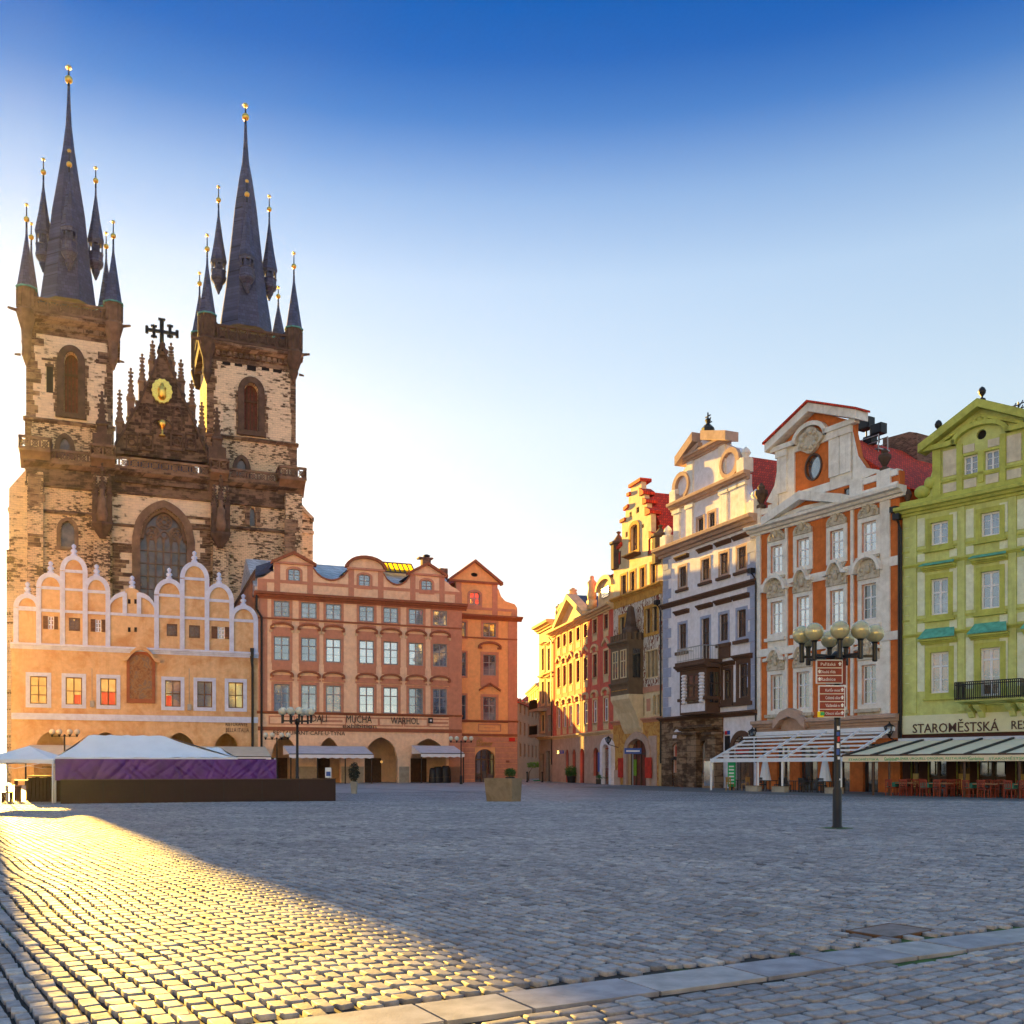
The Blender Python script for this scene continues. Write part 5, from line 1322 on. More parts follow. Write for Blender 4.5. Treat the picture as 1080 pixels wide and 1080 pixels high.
m = MB(); ca = U(857); m.prism([(ca + 1.05 * cos(a) * (1 + .15 * cos(5 * a)), zgp - .35 + .85 * sin(a) * (1 + .1 * cos(4 * a))) for a in [i * pi / 14 for i in range(28)]], -.36, -.05)
for k in range(9): a = k * 2 * pi / 9; m.ball(ca + .68 * cos(a), -.36, zgp - .35 + .55 * sin(a), .2, 8, 5)
Rd.part('gable_cartouche', m, 'ivory_carved')
t = MB(); zq = zgp + .1
t.rake((g0 - .8, zq + .3), (gc, zga + .5), .6, -.7, .5); t.rake((gc, zga + .5), (g1 + .8, zq + .3), .6, -.703, .5)
t.box(g0 - .5, ca - 1.3, -.45, .02, zgp - .3, zgp + .05).box(ca + 1.3, g1 + .5, -.45, .02, zgp - .3, zgp + .05); arch_band(t, ca - 1.3, ca + 1.3, zgp - .3, zgp + .65, .3, -.45, .02)
p0, p1, pz = U(818), U(892), avz(Rd, [(818, 560), (892, 536)]); pc = U(853); pza = Z(853, 519.5)
t.cornice(-.5, W + .5, zc0, zc1, .95)
t.rake((p0 - .5, zc1 + .35), (pc, pza), .62, -1.0, .02); t.rake((pc, pza), (p1 + .5, zc1 + .35), .62, -1.003, .02)
t.rake((p0 + .8, zc1 + .3), (pc, pza - 1.0), .28, -.5, .02); t.rake((pc, pza - 1.0), (p1 - .8, zc1 + .3), .28, -.503, .02)
Rd.part('cornices', t, 'ivory')
Rd.part('small_pediment', MB().prism([(p0, zc1 - .05), (p1, zc1 - .05), (pc, pza - .55)], -.32, .02), 'red_orange')
t = MB(); t.rake((g0 - .9, zq + .42), (gc, zga + .67), .14, -.85, .6); t.rake((gc, zga + .67), (g1 + .9, zq + .42), .14, -.853, .6); Rd.part('gable_tiles', t, 'red_tile')
t = MB(); zz1 = zbal + .02
for a, b in ((799, 803.5), (812, 822), (898, 911), (926.5, 940.5)): t.box(U(a), U(b), -.2, .45, zc1 + .02, zz1 + .25)
t.box(U(799), W - .1, -.16, .45, zc1 + .02, zc1 + .4); t.box(U(799), g0 - .5, -.14, .45, zz1 - .3, zz1 + .1); t.box(U(911), W - .1, -.14, .45, zz1 - .3, zz1 + .1)
Rd.part('balustrade', t, 'ivory')
u = U(932); z = zbal + .3; Rd.part('urn', MB().lathe([(.3, z), (.3, z + .15), (.12, z + .25), (.18, z + .35), (.42, z + .8), (.4, z + 1.0), (.2, z + 1.1), (.24, z + 1.25), (.06, z + 1.45)], u, .1, 12), 'carved')
u = U(802); Rd.part('urn', MB().lathe([(.35, z), (.35, z + .2), (.15, z + .3), (.2, z + .45), (.5, z + 1.0), (.48, z + 1.3), (.24, z + 1.4), (.28, z + 1.6), (.06, z + 1.9)], u, .1, 12), 'carved')
# stucco strips and bands
t = MB()
for a, b in ((798.5, 803), (828.8, 831.3), (898, 901), (929, 939.5)):
    ua_, ub_ = U(a), U(b)
    for z0, z1 in ((zled + .3, zb2 - .3), (zb2 + .3, zb1 - .3), (zb1 + .3, zc0)): t.box(ua_, ub_, -.12, .02, z0, z1)
t.box(0, W, -.1, .02, zb1 - .3, zb1 + .3).box(0, W, -.15, .02, zb2 - .28, zb2 + .28)
Rd.part('stucco_strips', t, 'ivory')
t = MB().cornice(-.1, U(822), zled - .4, zled + .25, .6); t.cornice(U(855), W + .1, zled - .4, zled + .25, .6)
q = [(U(822), zled - .1), (U(826), zled + .2), (U(829), zled + .5), (U(838), zled + .75), (U(847), zled + .5), (U(850), zled + .2), (U(855), zled - .1)]
for a, b in zip(q[:-1], q[1:]): t.prism([(a[0], a[1] - .3), (b[0], b[1] - .3), (b[0], b[1] + .3), (a[0], a[1] + .3)], -.7, .02)
t.prism([(U(823), zled - 1.5), (U(854), zled - 1.5), (U(850), zled + .1), (U(847), zled + .45), (U(829), zled + .45), (U(826), zled + .1)], -.15, .02)
t.box(0, W, -.09, .02, zled - 1.3, zled - .42)
Rd.part('ground_floor_cornice', t, 'salmon')
Rd.part('lion_relief', MB().ball(U(835) - .3, -.3, zled - .75, .26, 8, 6).ball(U(838) + .1, -.25, zled - .85, .3, 8, 6, .8).box(U(829), U(847), -.3, -.1, zled - 1.2, zled - .95), 'ink_gold')
for a, b in ((800, 812), (816, 836), (840, 866), (872, 900), (906, 930)):
    o = Rd.part('shop_front', MB().box(U(a) + .3, U(b) - .3, .3, .36, -.3, 3.2), 'pane_dark' if a not in (816, 872) else 'pane_brown'); f = MB()
    for k in (0, 1, 2): uu = U(a) + .3 + (U(b) - U(a) - .6) * k / 2; f.box(uu - .07, uu + .07, .22, .29, -.3, 3.2)
    Rd.part('shop_frame', f, 'brown_frame', o)
downpipe(Rd, W + .05, 2, Z(949, 541))
core(Rd, .02, W - .02, .52, 20, -.5, zc1 - .1, 'red_orange')
Rd.part('roof', MB().prism([(-.2, zc1 - .1), (W + .4, zc1 - .1), (gc + .3, zgp + .3)], .6, 20), 'red_tile')
# chimney wall and rooftop floodlights
Rd.part('chimney', MB().prism([(U(931, 9), Z(931, 520)), (U(967, 9), Z(967, 510)), (U(967, 9), Rd.z(965, 457, 9)), (U(959, 9), Rd.z(960, 455, 9)), (U(931, 9), Rd.z(931, 463, 9))], 9, 11.5), 'brick_chim')

Fl = empty('floodlight_rig', (*Rd.world(U(918, 5), 5), Rd.z(918, 478, 5)), atan2(Rd.d[1], Rd.d[0]), 'cluster of dark floodlights on a small platform on the red roof', 'floodlights')
k = Rd.Y(918, 5) / FL
pl = MB().box(-1.2, 1.2, -.6, .6, -.1, .0)
for x in (-1.1, 1.1):
    for y in (-.5, .5): pl.bar((x, y, -2.6), (x, y, 1.0), .07)
for y in (-.5, .5): pl.bar((-1.1, y, .95), (1.1, y, .95), .06); pl.bar((-1.1, y, .5), (1.1, y, .5), .05)
pl.bar((0, 0, -2.5), (0, 0, 2.2), .1); pl.build('platform', M['sticker_blue'] if False else M['grey_steel'], Fl)
for (x, z, s) in ((-.35, 2.2, .5), (.75, 1.5, .45), (.0, .9, .35), (-.95, .6, .35)):
    MB().box(x - s, x + s, -.35, .3, z - s * .8, z + s * .8).box(x - s * .9, x + s * .9, -.42, -.35, z - s * .7, z + s * .7).bar((x, 0, z - s), (x, 0, z - s - .5), .1).build('floodlight', M['ironbk'], Fl)

# ------------------------------------------------------------------ lime green house
G = House('green_house', 'lime green house with pale panels, copper window hoods and a restaurant sign above its awning', 'house', 952, Rd.Y(952), dvp(-383))
U, Z = G.u, G.z
gc = U(1035); g0 = U(984); half = gc - g0; W = 2 * gc - .0
cA, cB = U(991), U(1044.5); cC = 2 * gc - cA + (gc - cB) * 0
hA = (U(1000.5) - U(981.5)) / 2 * .97
r3 = (avz(G, [(988, 574.5), (1041, 566)]), avz(G, [(988, 550), (1041, 541.5)])); r2 = (avz(G, [(991.5, 648.5), (1044.8, 641.5)]), avz(G, [(991.5, 610), (1044.8, 602)])); r1 = (avz(G, [(995.8, 730.7)]), avz(G, [(995.8, 687.8), (1050, 682)]))
zk1, zk2 = avz(G, [(952, 599.3), (1080, 580)]), avz(G, [(953, 673.3), (1080, 658.5)]); zs1, zs2 = avz(G, [(954, 583), (1080, 562.5)]), avz(G, [(954, 656), (1080, 640.7)])
zsg0, zsg1 = avz(G, [(955, 775), (1080, 770.7)]), avz(G, [(955, 755.5), (1000, 753)]); zc0, zc1 = avz(G, [(952, 546), (1080, 520)]), avz(G, [(953, 537.5), (1080, 509.5)])
cols = [cA, cB, cB + (cB - cA)]
pn = [('pane_blue', 'pane_mid', 'pane_warm'), ('pane_blue', 'pane_blue', 'pane_warm'), ('pane_blue', 'pane_blue', 'pane_warm')]
for i, c in enumerate(cols):
    window(G, c - hA, c + hA, *r3, 'white_frame', pn[i][0], 2, (), .12, .2, sur=('lime_dark', .3, .06), sill=('lime_dark', .42, .1), thin=(.35, .68))
    o = window(G, c - hA, c + hA, *r2, 'white_frame', pn[i][1], 2, (.62,), .12, .2, sur=('lime_dark', .3, .06), sill=('lime_dark', .42, .1), hood=('flat', 'lime_dark', .5, r2[1] + .5, .3, .45), thin=(.31,))
    zt = r2[1] + .81; a, b = c - hA - .5, c + hA + .5
    G.part('copper_flashing', MB().add([(a - .06, -.5, zt + .01), (b + .06, -.5, zt + .01), (b - .15, .01, zt + .26), (a + .15, .01, zt + .26), (a - .06, -.5, zt + .06), (b + .06, -.5, zt + .06), (b - .15, .01, zt + .32), (a + .15, .01, zt + .32)], [(0, 1, 2, 3), (4, 5, 6, 7), (0, 1, 5, 4), (1, 2, 6, 5), (0, 3, 7, 4)]), 'green_copper', o)
    door = i == 1; z0 = zsg1 + 1.0 if door else r1[0]
    o = window(G, c - hA * 1.06, c + hA * 1.06, z0, r1[1], 'white_frame', pn[i][2], 2, (.76,) if door else (.66,), .13, .2, sur=('lime_dark', .32, .06), sill=None if door else ('lime_dark', .42, .1), hood=('flat', 'lime_dark', .55, r1[1] + .52, .32, .5), thin=(.4,) if door else (.33,))
    zt = r1[1] + .85; a, b = c - hA - .55, c + hA + .55
    G.part('copper_flashing', MB().add([(a - .06, -.55, zt + .01), (b + .06, -.55, zt + .01), (b - .18, .01, zt + .62), (a + .18, .01, zt + .62), (a - .06, -.55, zt + .06), (b + .06, -.55, zt + .06), (b - .18, .01, zt + .68), (a + .18, .01, zt + .68)], [(0, 1, 2, 3), (4, 5, 6, 7), (0, 1, 5, 4), (1, 2, 6, 5), (0, 3, 7, 4)]), 'green_copper', o)
# attic windows
for a, b in ((1016.5, 1031.5), (1038.8, 1054.2)):
    c = (a + b) / 2; window(G, U(a), U(b), avz(G, [(1024, 502), (1046, 497.5)]), avz(G, [(1024, 480), (1046, 475)]), 'white_frame', 'pane_brown', 2, (), .1, .18, sur=('lime_dark', .12, .06), thin=(.33, .66))
zped = avz(G, [(980, 471.5), (1080, 447)]); zapx = Z(1033, 424.5); zgl = avz(G, [(960, 527), (1080, 500)])
gr = 2 * gc - g0
zhole = Z(1033, 458.7); G.holes.append([(gc + .3 * cos(i * pi / 6), zhole + .3 * sin(i * pi / 6)) for i in range(12)])
for a, b in ((958, 972), (976, 1001), (1006, 1026), (1028, 1064), (1068, 1090)): G.holes.append(rect(U(a) + .15, U(b) - .15, -.5, 3.1))
ol = [(0, -.5), (W, -.5), (W, zgl - .5), (gr + 1.1, zgl - .5), (gr + .8, zgl + .4), (gr + .25, zgl + .8), (gr, zgl + 1.6), (gr, zped), (gc, zapx - .3), (g0, zped), (g0, zgl + 1.6), (g0 - .25, zgl + .8), (g0 - .8, zgl + .4), (g0 - 1.1, zgl - .5), (0, zgl - .5)]
G.part('front_wall', MB().holed(ol, G.holes, 0, .5), 'lime')
G.part('shop_base', MB().holed(rect(.02, W - .02, -.5, zsg0 - .02), [[(u, max(z, -.45)) for u, z in h] for h in G.holes if h[0][1] < 0], -.05, .01), 'shop_base')
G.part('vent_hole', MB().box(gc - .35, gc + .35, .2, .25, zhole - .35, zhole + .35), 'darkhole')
t = MB()
pil = [U(963.5), U(1014.2), U(1068), U(1014.2) + 2 * (U(1068) - U(1014.2))]
lev = [(zsg1 + .25, zs2 - .35 - 0), (zk2 + .12, zs2 - .1), (zk1 + .12, zs1 - .1)]
for z0, z1 in ((zsg1 + .15, zk2 - .1), (zk2 + .1, zk1 - .1), (zk1 + .1, zc0)):
    for u in pil:
        if u < W: t.box(u - .22, u + .22, -.08, .02, z0, z1)
G.part('pilasters', t, 'lime')
t = MB()
for z0, z1, zz in ((zsg1 + 1.5, zk2 - .4, None), (zs2 + .25, zk1 - .4, (zk2 + .25, zs2 - .25)), (zs1 + .25, zc0 - .3, (zk1 + .25, zs1 - .25))):
    for u in pil:
        for sg in (-1, 1):
            a, b = sorted((u + sg * .27, u + sg * .74))
            if a < .3 and sg < 0: a, b = u - .55, u - .27
            t.box(a, b, -.03, .02, z0, z1)
            if zz: t.box(a, b, -.03, .02, zz[0], zz[1])
G.part('pale_panels', t, 'lime_pale')
t = MB().cornice(-.1, W, zk1 - .12, zk1 + .14, .16); t.cornice(-.1, W, zk2 - .12, zk2 + .14, .16); t.box(0, W, -.06, .02, zs1 - .06, zs1 + .06).box(0, W, -.06, .02, zs2 - .06, zs2 + .06)
t.cornice(-.3, W, zc0 - .05, zc1, .7); t.box(-.05, W, -.3, .02, zc1 + .01, zc1 + .34)
G.part('cornices', t, 'lime_dark')
quoins(G, .1, 1, zsg1 + .2, zc0 - .2, 'lime', .75, .75, .62, .05, 'rustication')
# gable dress
t = MB(); zb = zgl - .3
t.rake((g0 - .7, zped + .15), (gc, zapx + .1), .5, -.6, .5); t.rake((gc, zapx + .1), (gr + .7, zped + .15), .5, -.603, .5)
t.rake((g0 + .5, zped + .1), (gc, zapx - .75), .18, -.25, .02); t.rake((gc, zapx - .75), (gr - .5, zped + .1), .18, -.253, .02)
t.box(g0 - .5, gc - 1.5, -.35, .02, zped - .3, zped + .0).box(gc + 1.5, gr + .5, -.35, .02, zped - .3, zped + .0); arch_band(t, gc - 1.5, gc + 1.5, zped - .3, zped + .5, .26, -.35, .02)
for u, w in ((U(988.5), .26), (U(1012.5), .17)):
    for q in (u, 2 * gc - u): t.box(q - w, q + w, -.12, .02, zc1 + .36, zped - .31)
t.box(gc - .17, gc + .17, -.1, .02, zgl + .1, Z(1033, 476)); zml = avz(G, [(995, 508), (1075, 490)])
t.box(g0 + .3, gr - .3, -.1, .02, zml - .08, zml + .08); t.box(0, g0 + .1, -.16, .02, zgl - .55, zgl - .3)
for u in (0.3, g0 - .12): t.box(u - .25, u + .25, -.14, .02, zc1 + .36, zgl - .3)
G.part('gable_mouldings', t, 'lime_dark')
t = MB()
for a, b, z0, z1 in ((U(995), U(1009), zml + .25, zped - .5), (2 * gc - U(1009), 2 * gc - U(995), zml + .25, zped - .5), (U(995), U(1009), zc1 + .45, zml - .2), (2 * gc - U(1009), 2 * gc - U(995), zc1 + .45, zml - .2), (U(1017), gc - .28, zc1 + .45, zml - .2), (gc + .28, 2 * gc - U(1017), zc1 + .45, zml - .2), (U(964), U(983), zc1 + .4, zgl - .6), (U(1016), gc - .4, Z(1033, 474.5), zped - .45), (gc + .4, 2 * gc - U(1016), Z(1033, 474.5), zped - .45)): t.box(a, b, -.05, .02, z0, z1)
t.prism([(gc - 2.2, zped - 1.0), (gc + 2.2, zped - 1.0), (gc + 2.2, zped - .3), (gc + 1.2, zped + .35), (gc, zped + .6), (gc - 1.2, zped + .35), (gc - 2.2, zped - .3)], -.04, .02) if False else None
G.part('sand_panels', t, 'sand_panel')
t = MB()
for k in range(-3, 4): t.ball(gc + k * .34, -.12, zapx - 1.05 - abs(k) * .15 + (.08 if k % 2 else 0), .2 - abs(k) * .02, 8, 6)
G.part('garland', t, 'lime_dark')
for u, sg in ((g0 - .65, 1), (gr + .65, -1)): z = zgl + .25; G.part('volute', MB().ball(u, -.05, z, .5, 14, 10, .8).ball(u + sg * .45, -.03, z + .45, .34, 12, 8, 1.2), 'lime_dark', smooth=True)
for u, z in ((gc, zapx + .08), (g0 + .3, zped + .72), (gr - .3, zped + .72)): G.part('finial', MB().lathe([(.22, z), (.2, z + .12), (.06, z + .2), (.06, z + .28), (.2, z + .45), (.23, z + .6), (.15, z + .78), (.02, z + .88)], u, .1, 14), 'ironbk', smooth=True)
G.part('urn', MB().lathe([(.2, zgl - .3), (.1, zgl - .1), (.26, zgl + .3), (.2, zgl + .5), (.03, zgl + .7)], .3, .1, 10), 'carved')
# sign band and lettering
G.part('sign_board', MB().box(0.05, W, -.16, .02, zsg0, zsg1), 'sign_cream')
text(G, 'STAROMĚSTSKÁ', U(1008), G.z(1008, 765.5), U(1053.5) - U(963), .78, 'sign_brown', y=-.19, bold=.004)
text(G, 'RESTAURACE', U(1053.5) + 2.6, G.z(1075, 764.5), 3.6, .5, 'sign_brown', y=-.19)
for i, (a, b) in enumerate(((958, 972), (976, 1001), (1006, 1026), (1028, 1064), (1068, 1090))):
    o = G.part('shop_front', MB().box(U(a) + .15, U(b) - .15, .3, .36, -.3, 3.1), 'pane_dark' if i in (1, 3) else 'mural'); f = MB()
    for q in (0, .5, 1): uu = U(a) + .15 + (U(b) - U(a) - .3) * q; f.box(uu - .09, uu + .09, .2, .29, -.3, 3.1)
    f.box(U(a) + .24, U(b) - .24, .22, .29, .95, 1.1); G.part('shop_frame', f, 'brown_frame', o)
    if i in (0, 2, 4): G.part('ochre_dado', MB().box(U(a) + .25, U(b) - .25, .1, .2, .3, 1.25), 'far_gold', o)
    if i in (1, 3):
        for q in (.12, .62): uu = U(a) + (U(b) - U(a)) * q; G.part('window_poster', MB().box(uu, uu + (U(b) - U(a)) * .22, .19, .215, 1.2, 2.7), 'pane_blue', o)
# balcony
bz = zsg1 + .75; ba, bb = G.u(1008, -1.3), gc + (gc - U(1010)) + 1.4; BY = -1.5
bo = G.part('balcony_slab', MB().cornice(ba, bb, bz - .3, bz, 1.5).box(ba, bb, -1.4, .02, bz + .001, bz + .04), 'lime')
for u in (ba + .5, ba + 1.1, ba + 2.9, ba + 3.6): G.part('balcony_bracket', MB().extr_u([(0, bz - 1.1), (-.3, bz - 1.0), (-.5, bz - .7), (-1.0, bz - .5), (-1.2, bz - .31), (0, bz - .31)], u - .17, u + .17), 'lime', bo)
m = MB(); n = 34
for k in range(n + 1): u = ba + (bb - ba) * k / n; m.bar((u, BY + .06, bz), (u, BY + .06, bz + 1.05), .045)
for k in range(8):
    for u in (ba, bb): m.bar((u, BY + .1 + k * .18, bz), (u, BY + .1 + k * .18, bz + 1.05), .045)
for z in (bz + .08, bz + 1.05, bz + .9): m.bar((ba, BY + .06, z), (bb, BY + .06, z), .06); m.bar((ba, BY + .06, z), (ba, 0, z), .06); m.bar((bb, BY + .06, z), (bb, 0, z), .06)
G.part('balcony_railing', m, 'ironbk', bo)
downpipe(G, .02, 2.5, Z(952, 549), y=-.25)
core(G, .02, W, .52, 18, -.5, zc1 - .1, 'lime')
G.part('roof', MB().prism([(-.2, zc1 - .1), (W + .2, zc1 - .1), (gc, zped + .8)], .6, 18), 'red_tile')
G.part('gable_roof', MB().prism([(g0, zped), (gr, zped), (gc, zapx - .4)], .52, 9), 'red_tile')
G.part('chimney', MB().box(G.u(1066, 4), G.u(1072, 4), 3.6, 4.6, zped, G.z(1069, 430, 4)), 'brick_chim')
m = MB(); ux, yx = G.u(1074, 5), 5
m.bar((ux, yx, zped), (ux, yx, G.z(1074, 424, 5)), .07)
for k, yy in enumerate((426, 431)):
    z = G.z(1074, yy, 5); m.bar((ux - 1.2, yx, z - .25), (ux + 2.0, yx, z + .3), .06)
    for q in range(8): xx = ux - 1.1 + q * .42; zz = z - .25 + (xx - ux + 1.2) * .17; m.bar((xx, yx - .3, zz - .28), (xx, yx + .3, zz + .28), .05)
G.part('antenna', m, 'ironbk')

# ------------------------------------------------------------------ painted house with stepped gable and corner oriel
St = House('painted_house', 'tall painted house with a stepped gable, sgraffito front and a dark stone corner oriel', 'house', 647, back(647, 699, 87.0, dvp(160)), dvp(160))
U, Z = St.u, St.z; W = U(699)
zfr = avz(St, [(650.5, 635.5), (696, 617)]); zrd = avz(St, [(650, 762.5), (698, 757)]); zpb = avz(St, [(671, 732), (698, 726)])
top_ = [(655, 660.5, 607, 628), (664.5, 669.5, 604, 624), (675, 680, 598, 618), (686.3, 691.3, 593.5, 614)]
z0, z1 = avz(St, [((a + b) / 2, d) for a, b, c, d in top_]), avz(St, [((a + b) / 2, c) for a, b, c, d in top_])
for a, b, c, d in top_: window(St, U(a), U(b), z0, z1, 'brown_frame', 'pane_dark', 1, (.6,), .12, .25, sur=('storch_ochre', .2, .03))
for a, b in ((681, 686), (688, 693.5)): window(St, U(a), U(b), Z(687, 667), Z(687, 641), 'brown_frame', 'pane_dark', 1, (.6,), .12, .25, sur=('storch_ochre', .3, .05))
for a, b in ((654, 659), (661.5, 665.5)): window(St, U(a), U(b), Z(660, 673), Z(660, 650), 'brown_frame', 'pane_dark', 1, (.6,), .12, .25, sur=('storch_ochre', .3, .05))
for a, b in ((682, 685.5), (686.3, 689.8), (690.6, 694)): window(St, U(a), U(b), Z(688, 714), Z(688, 686), 'brown_frame', 'pane_dark', 1, (.6,), .1, .25, sur=('storch_cream', .12, .05))
for a, b in ((661, 664), (666, 668.5), (672.5, 675.5), (677, 680), (689, 692), (693.8, 696.5)): window(St, U(a), U(b), Z(684, 754.5), Z(684, 734), 'brown_frame', 'pane_brown', 1, (), .1, .25, sur=('storch_cream', .12, .05), top=(Z(684, 736.5), 'round'))
a, b = U(663), U(684); St.holes.append(arched(a, b, -.5, Z(673, 792), Z(673, 779), 'pointed')); St.holes.append(rect(U(694.5), U(698), -.5, Z(696, 796)))
gt = [(699, 604), (697, 580), (690, 575), (689.5, 566), (686.8, 563), (686.5, 541), (682.5, 537), (682.5, 530), (680, 527.5), (679.5, 521), (676.8, 517), (676.2, 507), (665.2, 514), (664.8, 522), (663.2, 523), (662.8, 535), (659.8, 538), (659.5, 549), (656, 551), (655.8, 575), (648, 584), (647, 606)]
win = (665.5, 672.8, 553.5, 581); window(St, U(win[0]), U(win[1]), Z(669, win[3]), Z(669, win[2]), 'brown_frame', 'pane_warm', 2, (.3,), .14, .3, sur=('storch_ochre', .35, .08), top=(Z(669, win[2] + 3), 'round'))
for a2, b2, c, d in ((663.8, 666.2, 540, 545.5), (671, 674, 535, 541), (659.7, 662, 561, 566.5), (676.5, 679, 553, 557)): window(St, U(a2), U(b2), Z((a2 + b2) / 2, d), Z((a2 + b2) / 2, c), 'brown_frame', 'pane_dark', 1, (), .08, .2)
St.part('front_wall', MB().holed([(0, -.5), (W, -.5)] + [S_ for S_ in [St.loc(x, y) for x, y in gt]], St.holes, 0, .5), 'storch_cream')
St.part('sgraffito_field', MB().holed(rect(.05, W - .05, zpb + .4, zfr - .7), [h for h in St.holes if h[0][1] > zpb and h[0][1] < zfr - 1], -.02, .01), 'sgraffito')
t = MB().cornice(-.2, W + .1, zfr - .1, zfr + .35, .4); t.box(0, W, -.06, .02, zfr - .7, zfr - .1); t.box(0, W, -.05, .02, zfr + .36, zfr + 1.2) if False else None
St.part('painted_frieze', t, 'storch_ochre')
t = MB().cornice(-.1, W, zrd - .25, zrd + .15, .35); t.box(0, W, -.08, .02, zpb - .1, zpb + .42); t.box(U(682.5), U(686), -.06, .02, Z(684, 750), Z(684, 737)); St.part('red_bands', t, 'rose')
hl = [arched(a, b, -.45, Z(673, 792), Z(673, 779), 'pointed'), rect(U(694.5), U(698), -.45, Z(696, 796))]
St.part('fresco_ground_floor', MB().holed(rect(.02, W - .02, -.5, zrd - .26), hl, -.04, .01), 'fresco')
f = MB(); arch_band(f, a, b, Z(673, 792), Z(673, 779), .65, -.25, .3, 'pointed'); f.box(a - .65, a, -.25, .3, -.4, Z(673, 792)).box(b, b + .65, -.25, .3, -.4, Z(673, 792)); f.box(U(685), U(693.5), -.12, .02, -.4, Z(689, 776))
f.box(.0, U(655), -.12, .02, -.4, 1.4)
St.part('stone_portal', f, 'salmon')
do = St.part('portal_doors', MB().box(a, b, .34, .4, -.3, Z(673, 779)), 'door'); f = MB()
for k in range(5): uu = a + (b - a) * k / 4; f.box(uu - .08, uu + .08, .25, .335, -.3, Z(673, 781))
f.box(a, b, .26, .335, Z(673, 795) - .1, Z(673, 795) + .1); St.part('door_frame', f, 'brown_frame', do)
St.part('green_poster', MB().box(U(665.5), U(669), .2, .245, Z(667, 818), Z(667, 801)), 'leaf_bright', do)
for x0, x1 in ((654.8, 660), (683.5, 690)): St.part('red_panel', MB().box(U(x0), U(x1), -.32, -.26, Z(657, 820), Z(657, 799.5)), 'redfabric')
m = MB()
for (x0, y0), (x1, y1) in zip(gt[1:-1], gt[2:]):
    p, q = St.loc(x0, y0), St.loc(x1, y1)
    if abs(p[0] - q[0]) > .25: m.prism([(min(p[0], q[0]) - .15, min(p[1], q[1]) - .05), (max(p[0], q[0]) + .15, (p[1] if p[0] > q[0] else q[1]) - .05), (max(p[0], q[0]) + .15, (p[1] if p[0] > q[0] else q[1]) + .25), (min(p[0], q[0]) - .15, (q[1] if p[0] > q[0] else p[1]) + .25)], -.2, 1.0)
St.part('gable_tiles', m, 'red_tile')
for x, y0, y1 in ((649.5, 584, 560), (693.5, 577, 553)):
    zz0, zz1 = Z(x, y0), Z(x, y1); St.part('corner_pinnacle', MB().lathe([(.75, zz0 - 1.5), (.75, zz0 + .8), (.9, zz0 + .9), (.9, zz0 + 1.1), (.5, zz0 + 1.3), (.1, zz1 - .3), (.25, zz1 - .1), (.05, zz1)], U(x), .3, 8), 'carved')
m = MB(); q = Z(669, 585); m.cornice(U(663), U(676), q - .25, q, .8); St.part('small_balcony', m, 'brown_trim')
for x0, x1, yt, yb in ((650.5, 655, 582, 596), (684, 689, 567, 585)):
    o = window(St, U(x0), U(x1), Z((x0 + x1) / 2, yb), Z((x0 + x1) / 2, yt), 'brown_frame', 'redfabric', 1, (), .08, -.01, hole=False)
# oriel
OY = -1.5; ua, ub = St.u(644, OY), St.u(663, OY); zo0, zo1, zt = St.z(655, 733, OY), St.z(655, 676, OY), St.z(655, 671, OY)
ob = St.part('oriel', MB().box(ua, ub, OY, .02, zo0, zo1), 'oriel_stone')
m = MB().cornice(ua - .2, ub + .2, zo1 - .5, zo1, .3, OY)
n = 7
for k in range(n): u = ua + (ub - ua) * (k + .25) / n; m.box(u, u + (ub - ua) * .5 / n, OY - .1, OY + .3, zo1, zt + .2)
for k in range(3): m.box(ub - .3, ub + .1, OY + .45 + k * .5, OY + .75 + k * .5, zo1, zt + .2)
zm_ = St.z(655, 722, OY); m.cornice(ua - .1, ub + .1, zm_ - .2, zm_ + .2, .2, OY); St.part('oriel_crenellation', m, 'oriel_stone', ob)
for k in range(2):
    u0 = ua + .5 + k * (ub - ua - .4) / 2; window(St, u0, u0 + (ub - ua - 1.4) / 2, zm_ + .55, zo1 - .85, 'storch_cream', 'pane_dark', 2, (.6,), .1, OY - .005, hole=False, parent=ob)
St.part('side_window', MB().box(ub + .01, ub + .06, OY + .4, -.35, zm_ + .55, zo1 - .85), 'pane_dark', ob)
m = MB()
for k in range(5): m.box(ua + .3 + (ub - ua - .4) * k / 5, ua + .1 + (ub - ua - .4) * (k + 1) / 5, OY - .06, OY + .02, zo0 + .4, zm_ - .5)
St.part('oriel_panels', m, 'storch_ochre', ob)
m = MB().extr_u([(.02, zo0 - 3.6), (-.3, zo0 - 3.0), (-.8, zo0 - 1.6), (OY, zo0 - .4), (OY, zo0), (.02, zo0)], ua, ub); St.part('oriel_corbel', m, 'storch_cream', ob)
uo = (ua + ub) / 2 + .8; zs = zt
St.part('oriel_spire', MB().lathe([(.8, zt - .5), (.8, zt + .5), (.55, zt + .8), (.3, zt + 2.6), (.08, St.z(661, 637, OY))], uo, OY / 2, 8), 'carved', ob)
core(St, .02, W - .02, .52, 18, -.5, Z(672, 590), 'storch_cream')
St.part('roof', MB().prism([(.1, Z(672, 592)), (W - .1, Z(672, 592)), (U(671), St.z(685, 523, 2))], 1.0, 18), 'red_tile')

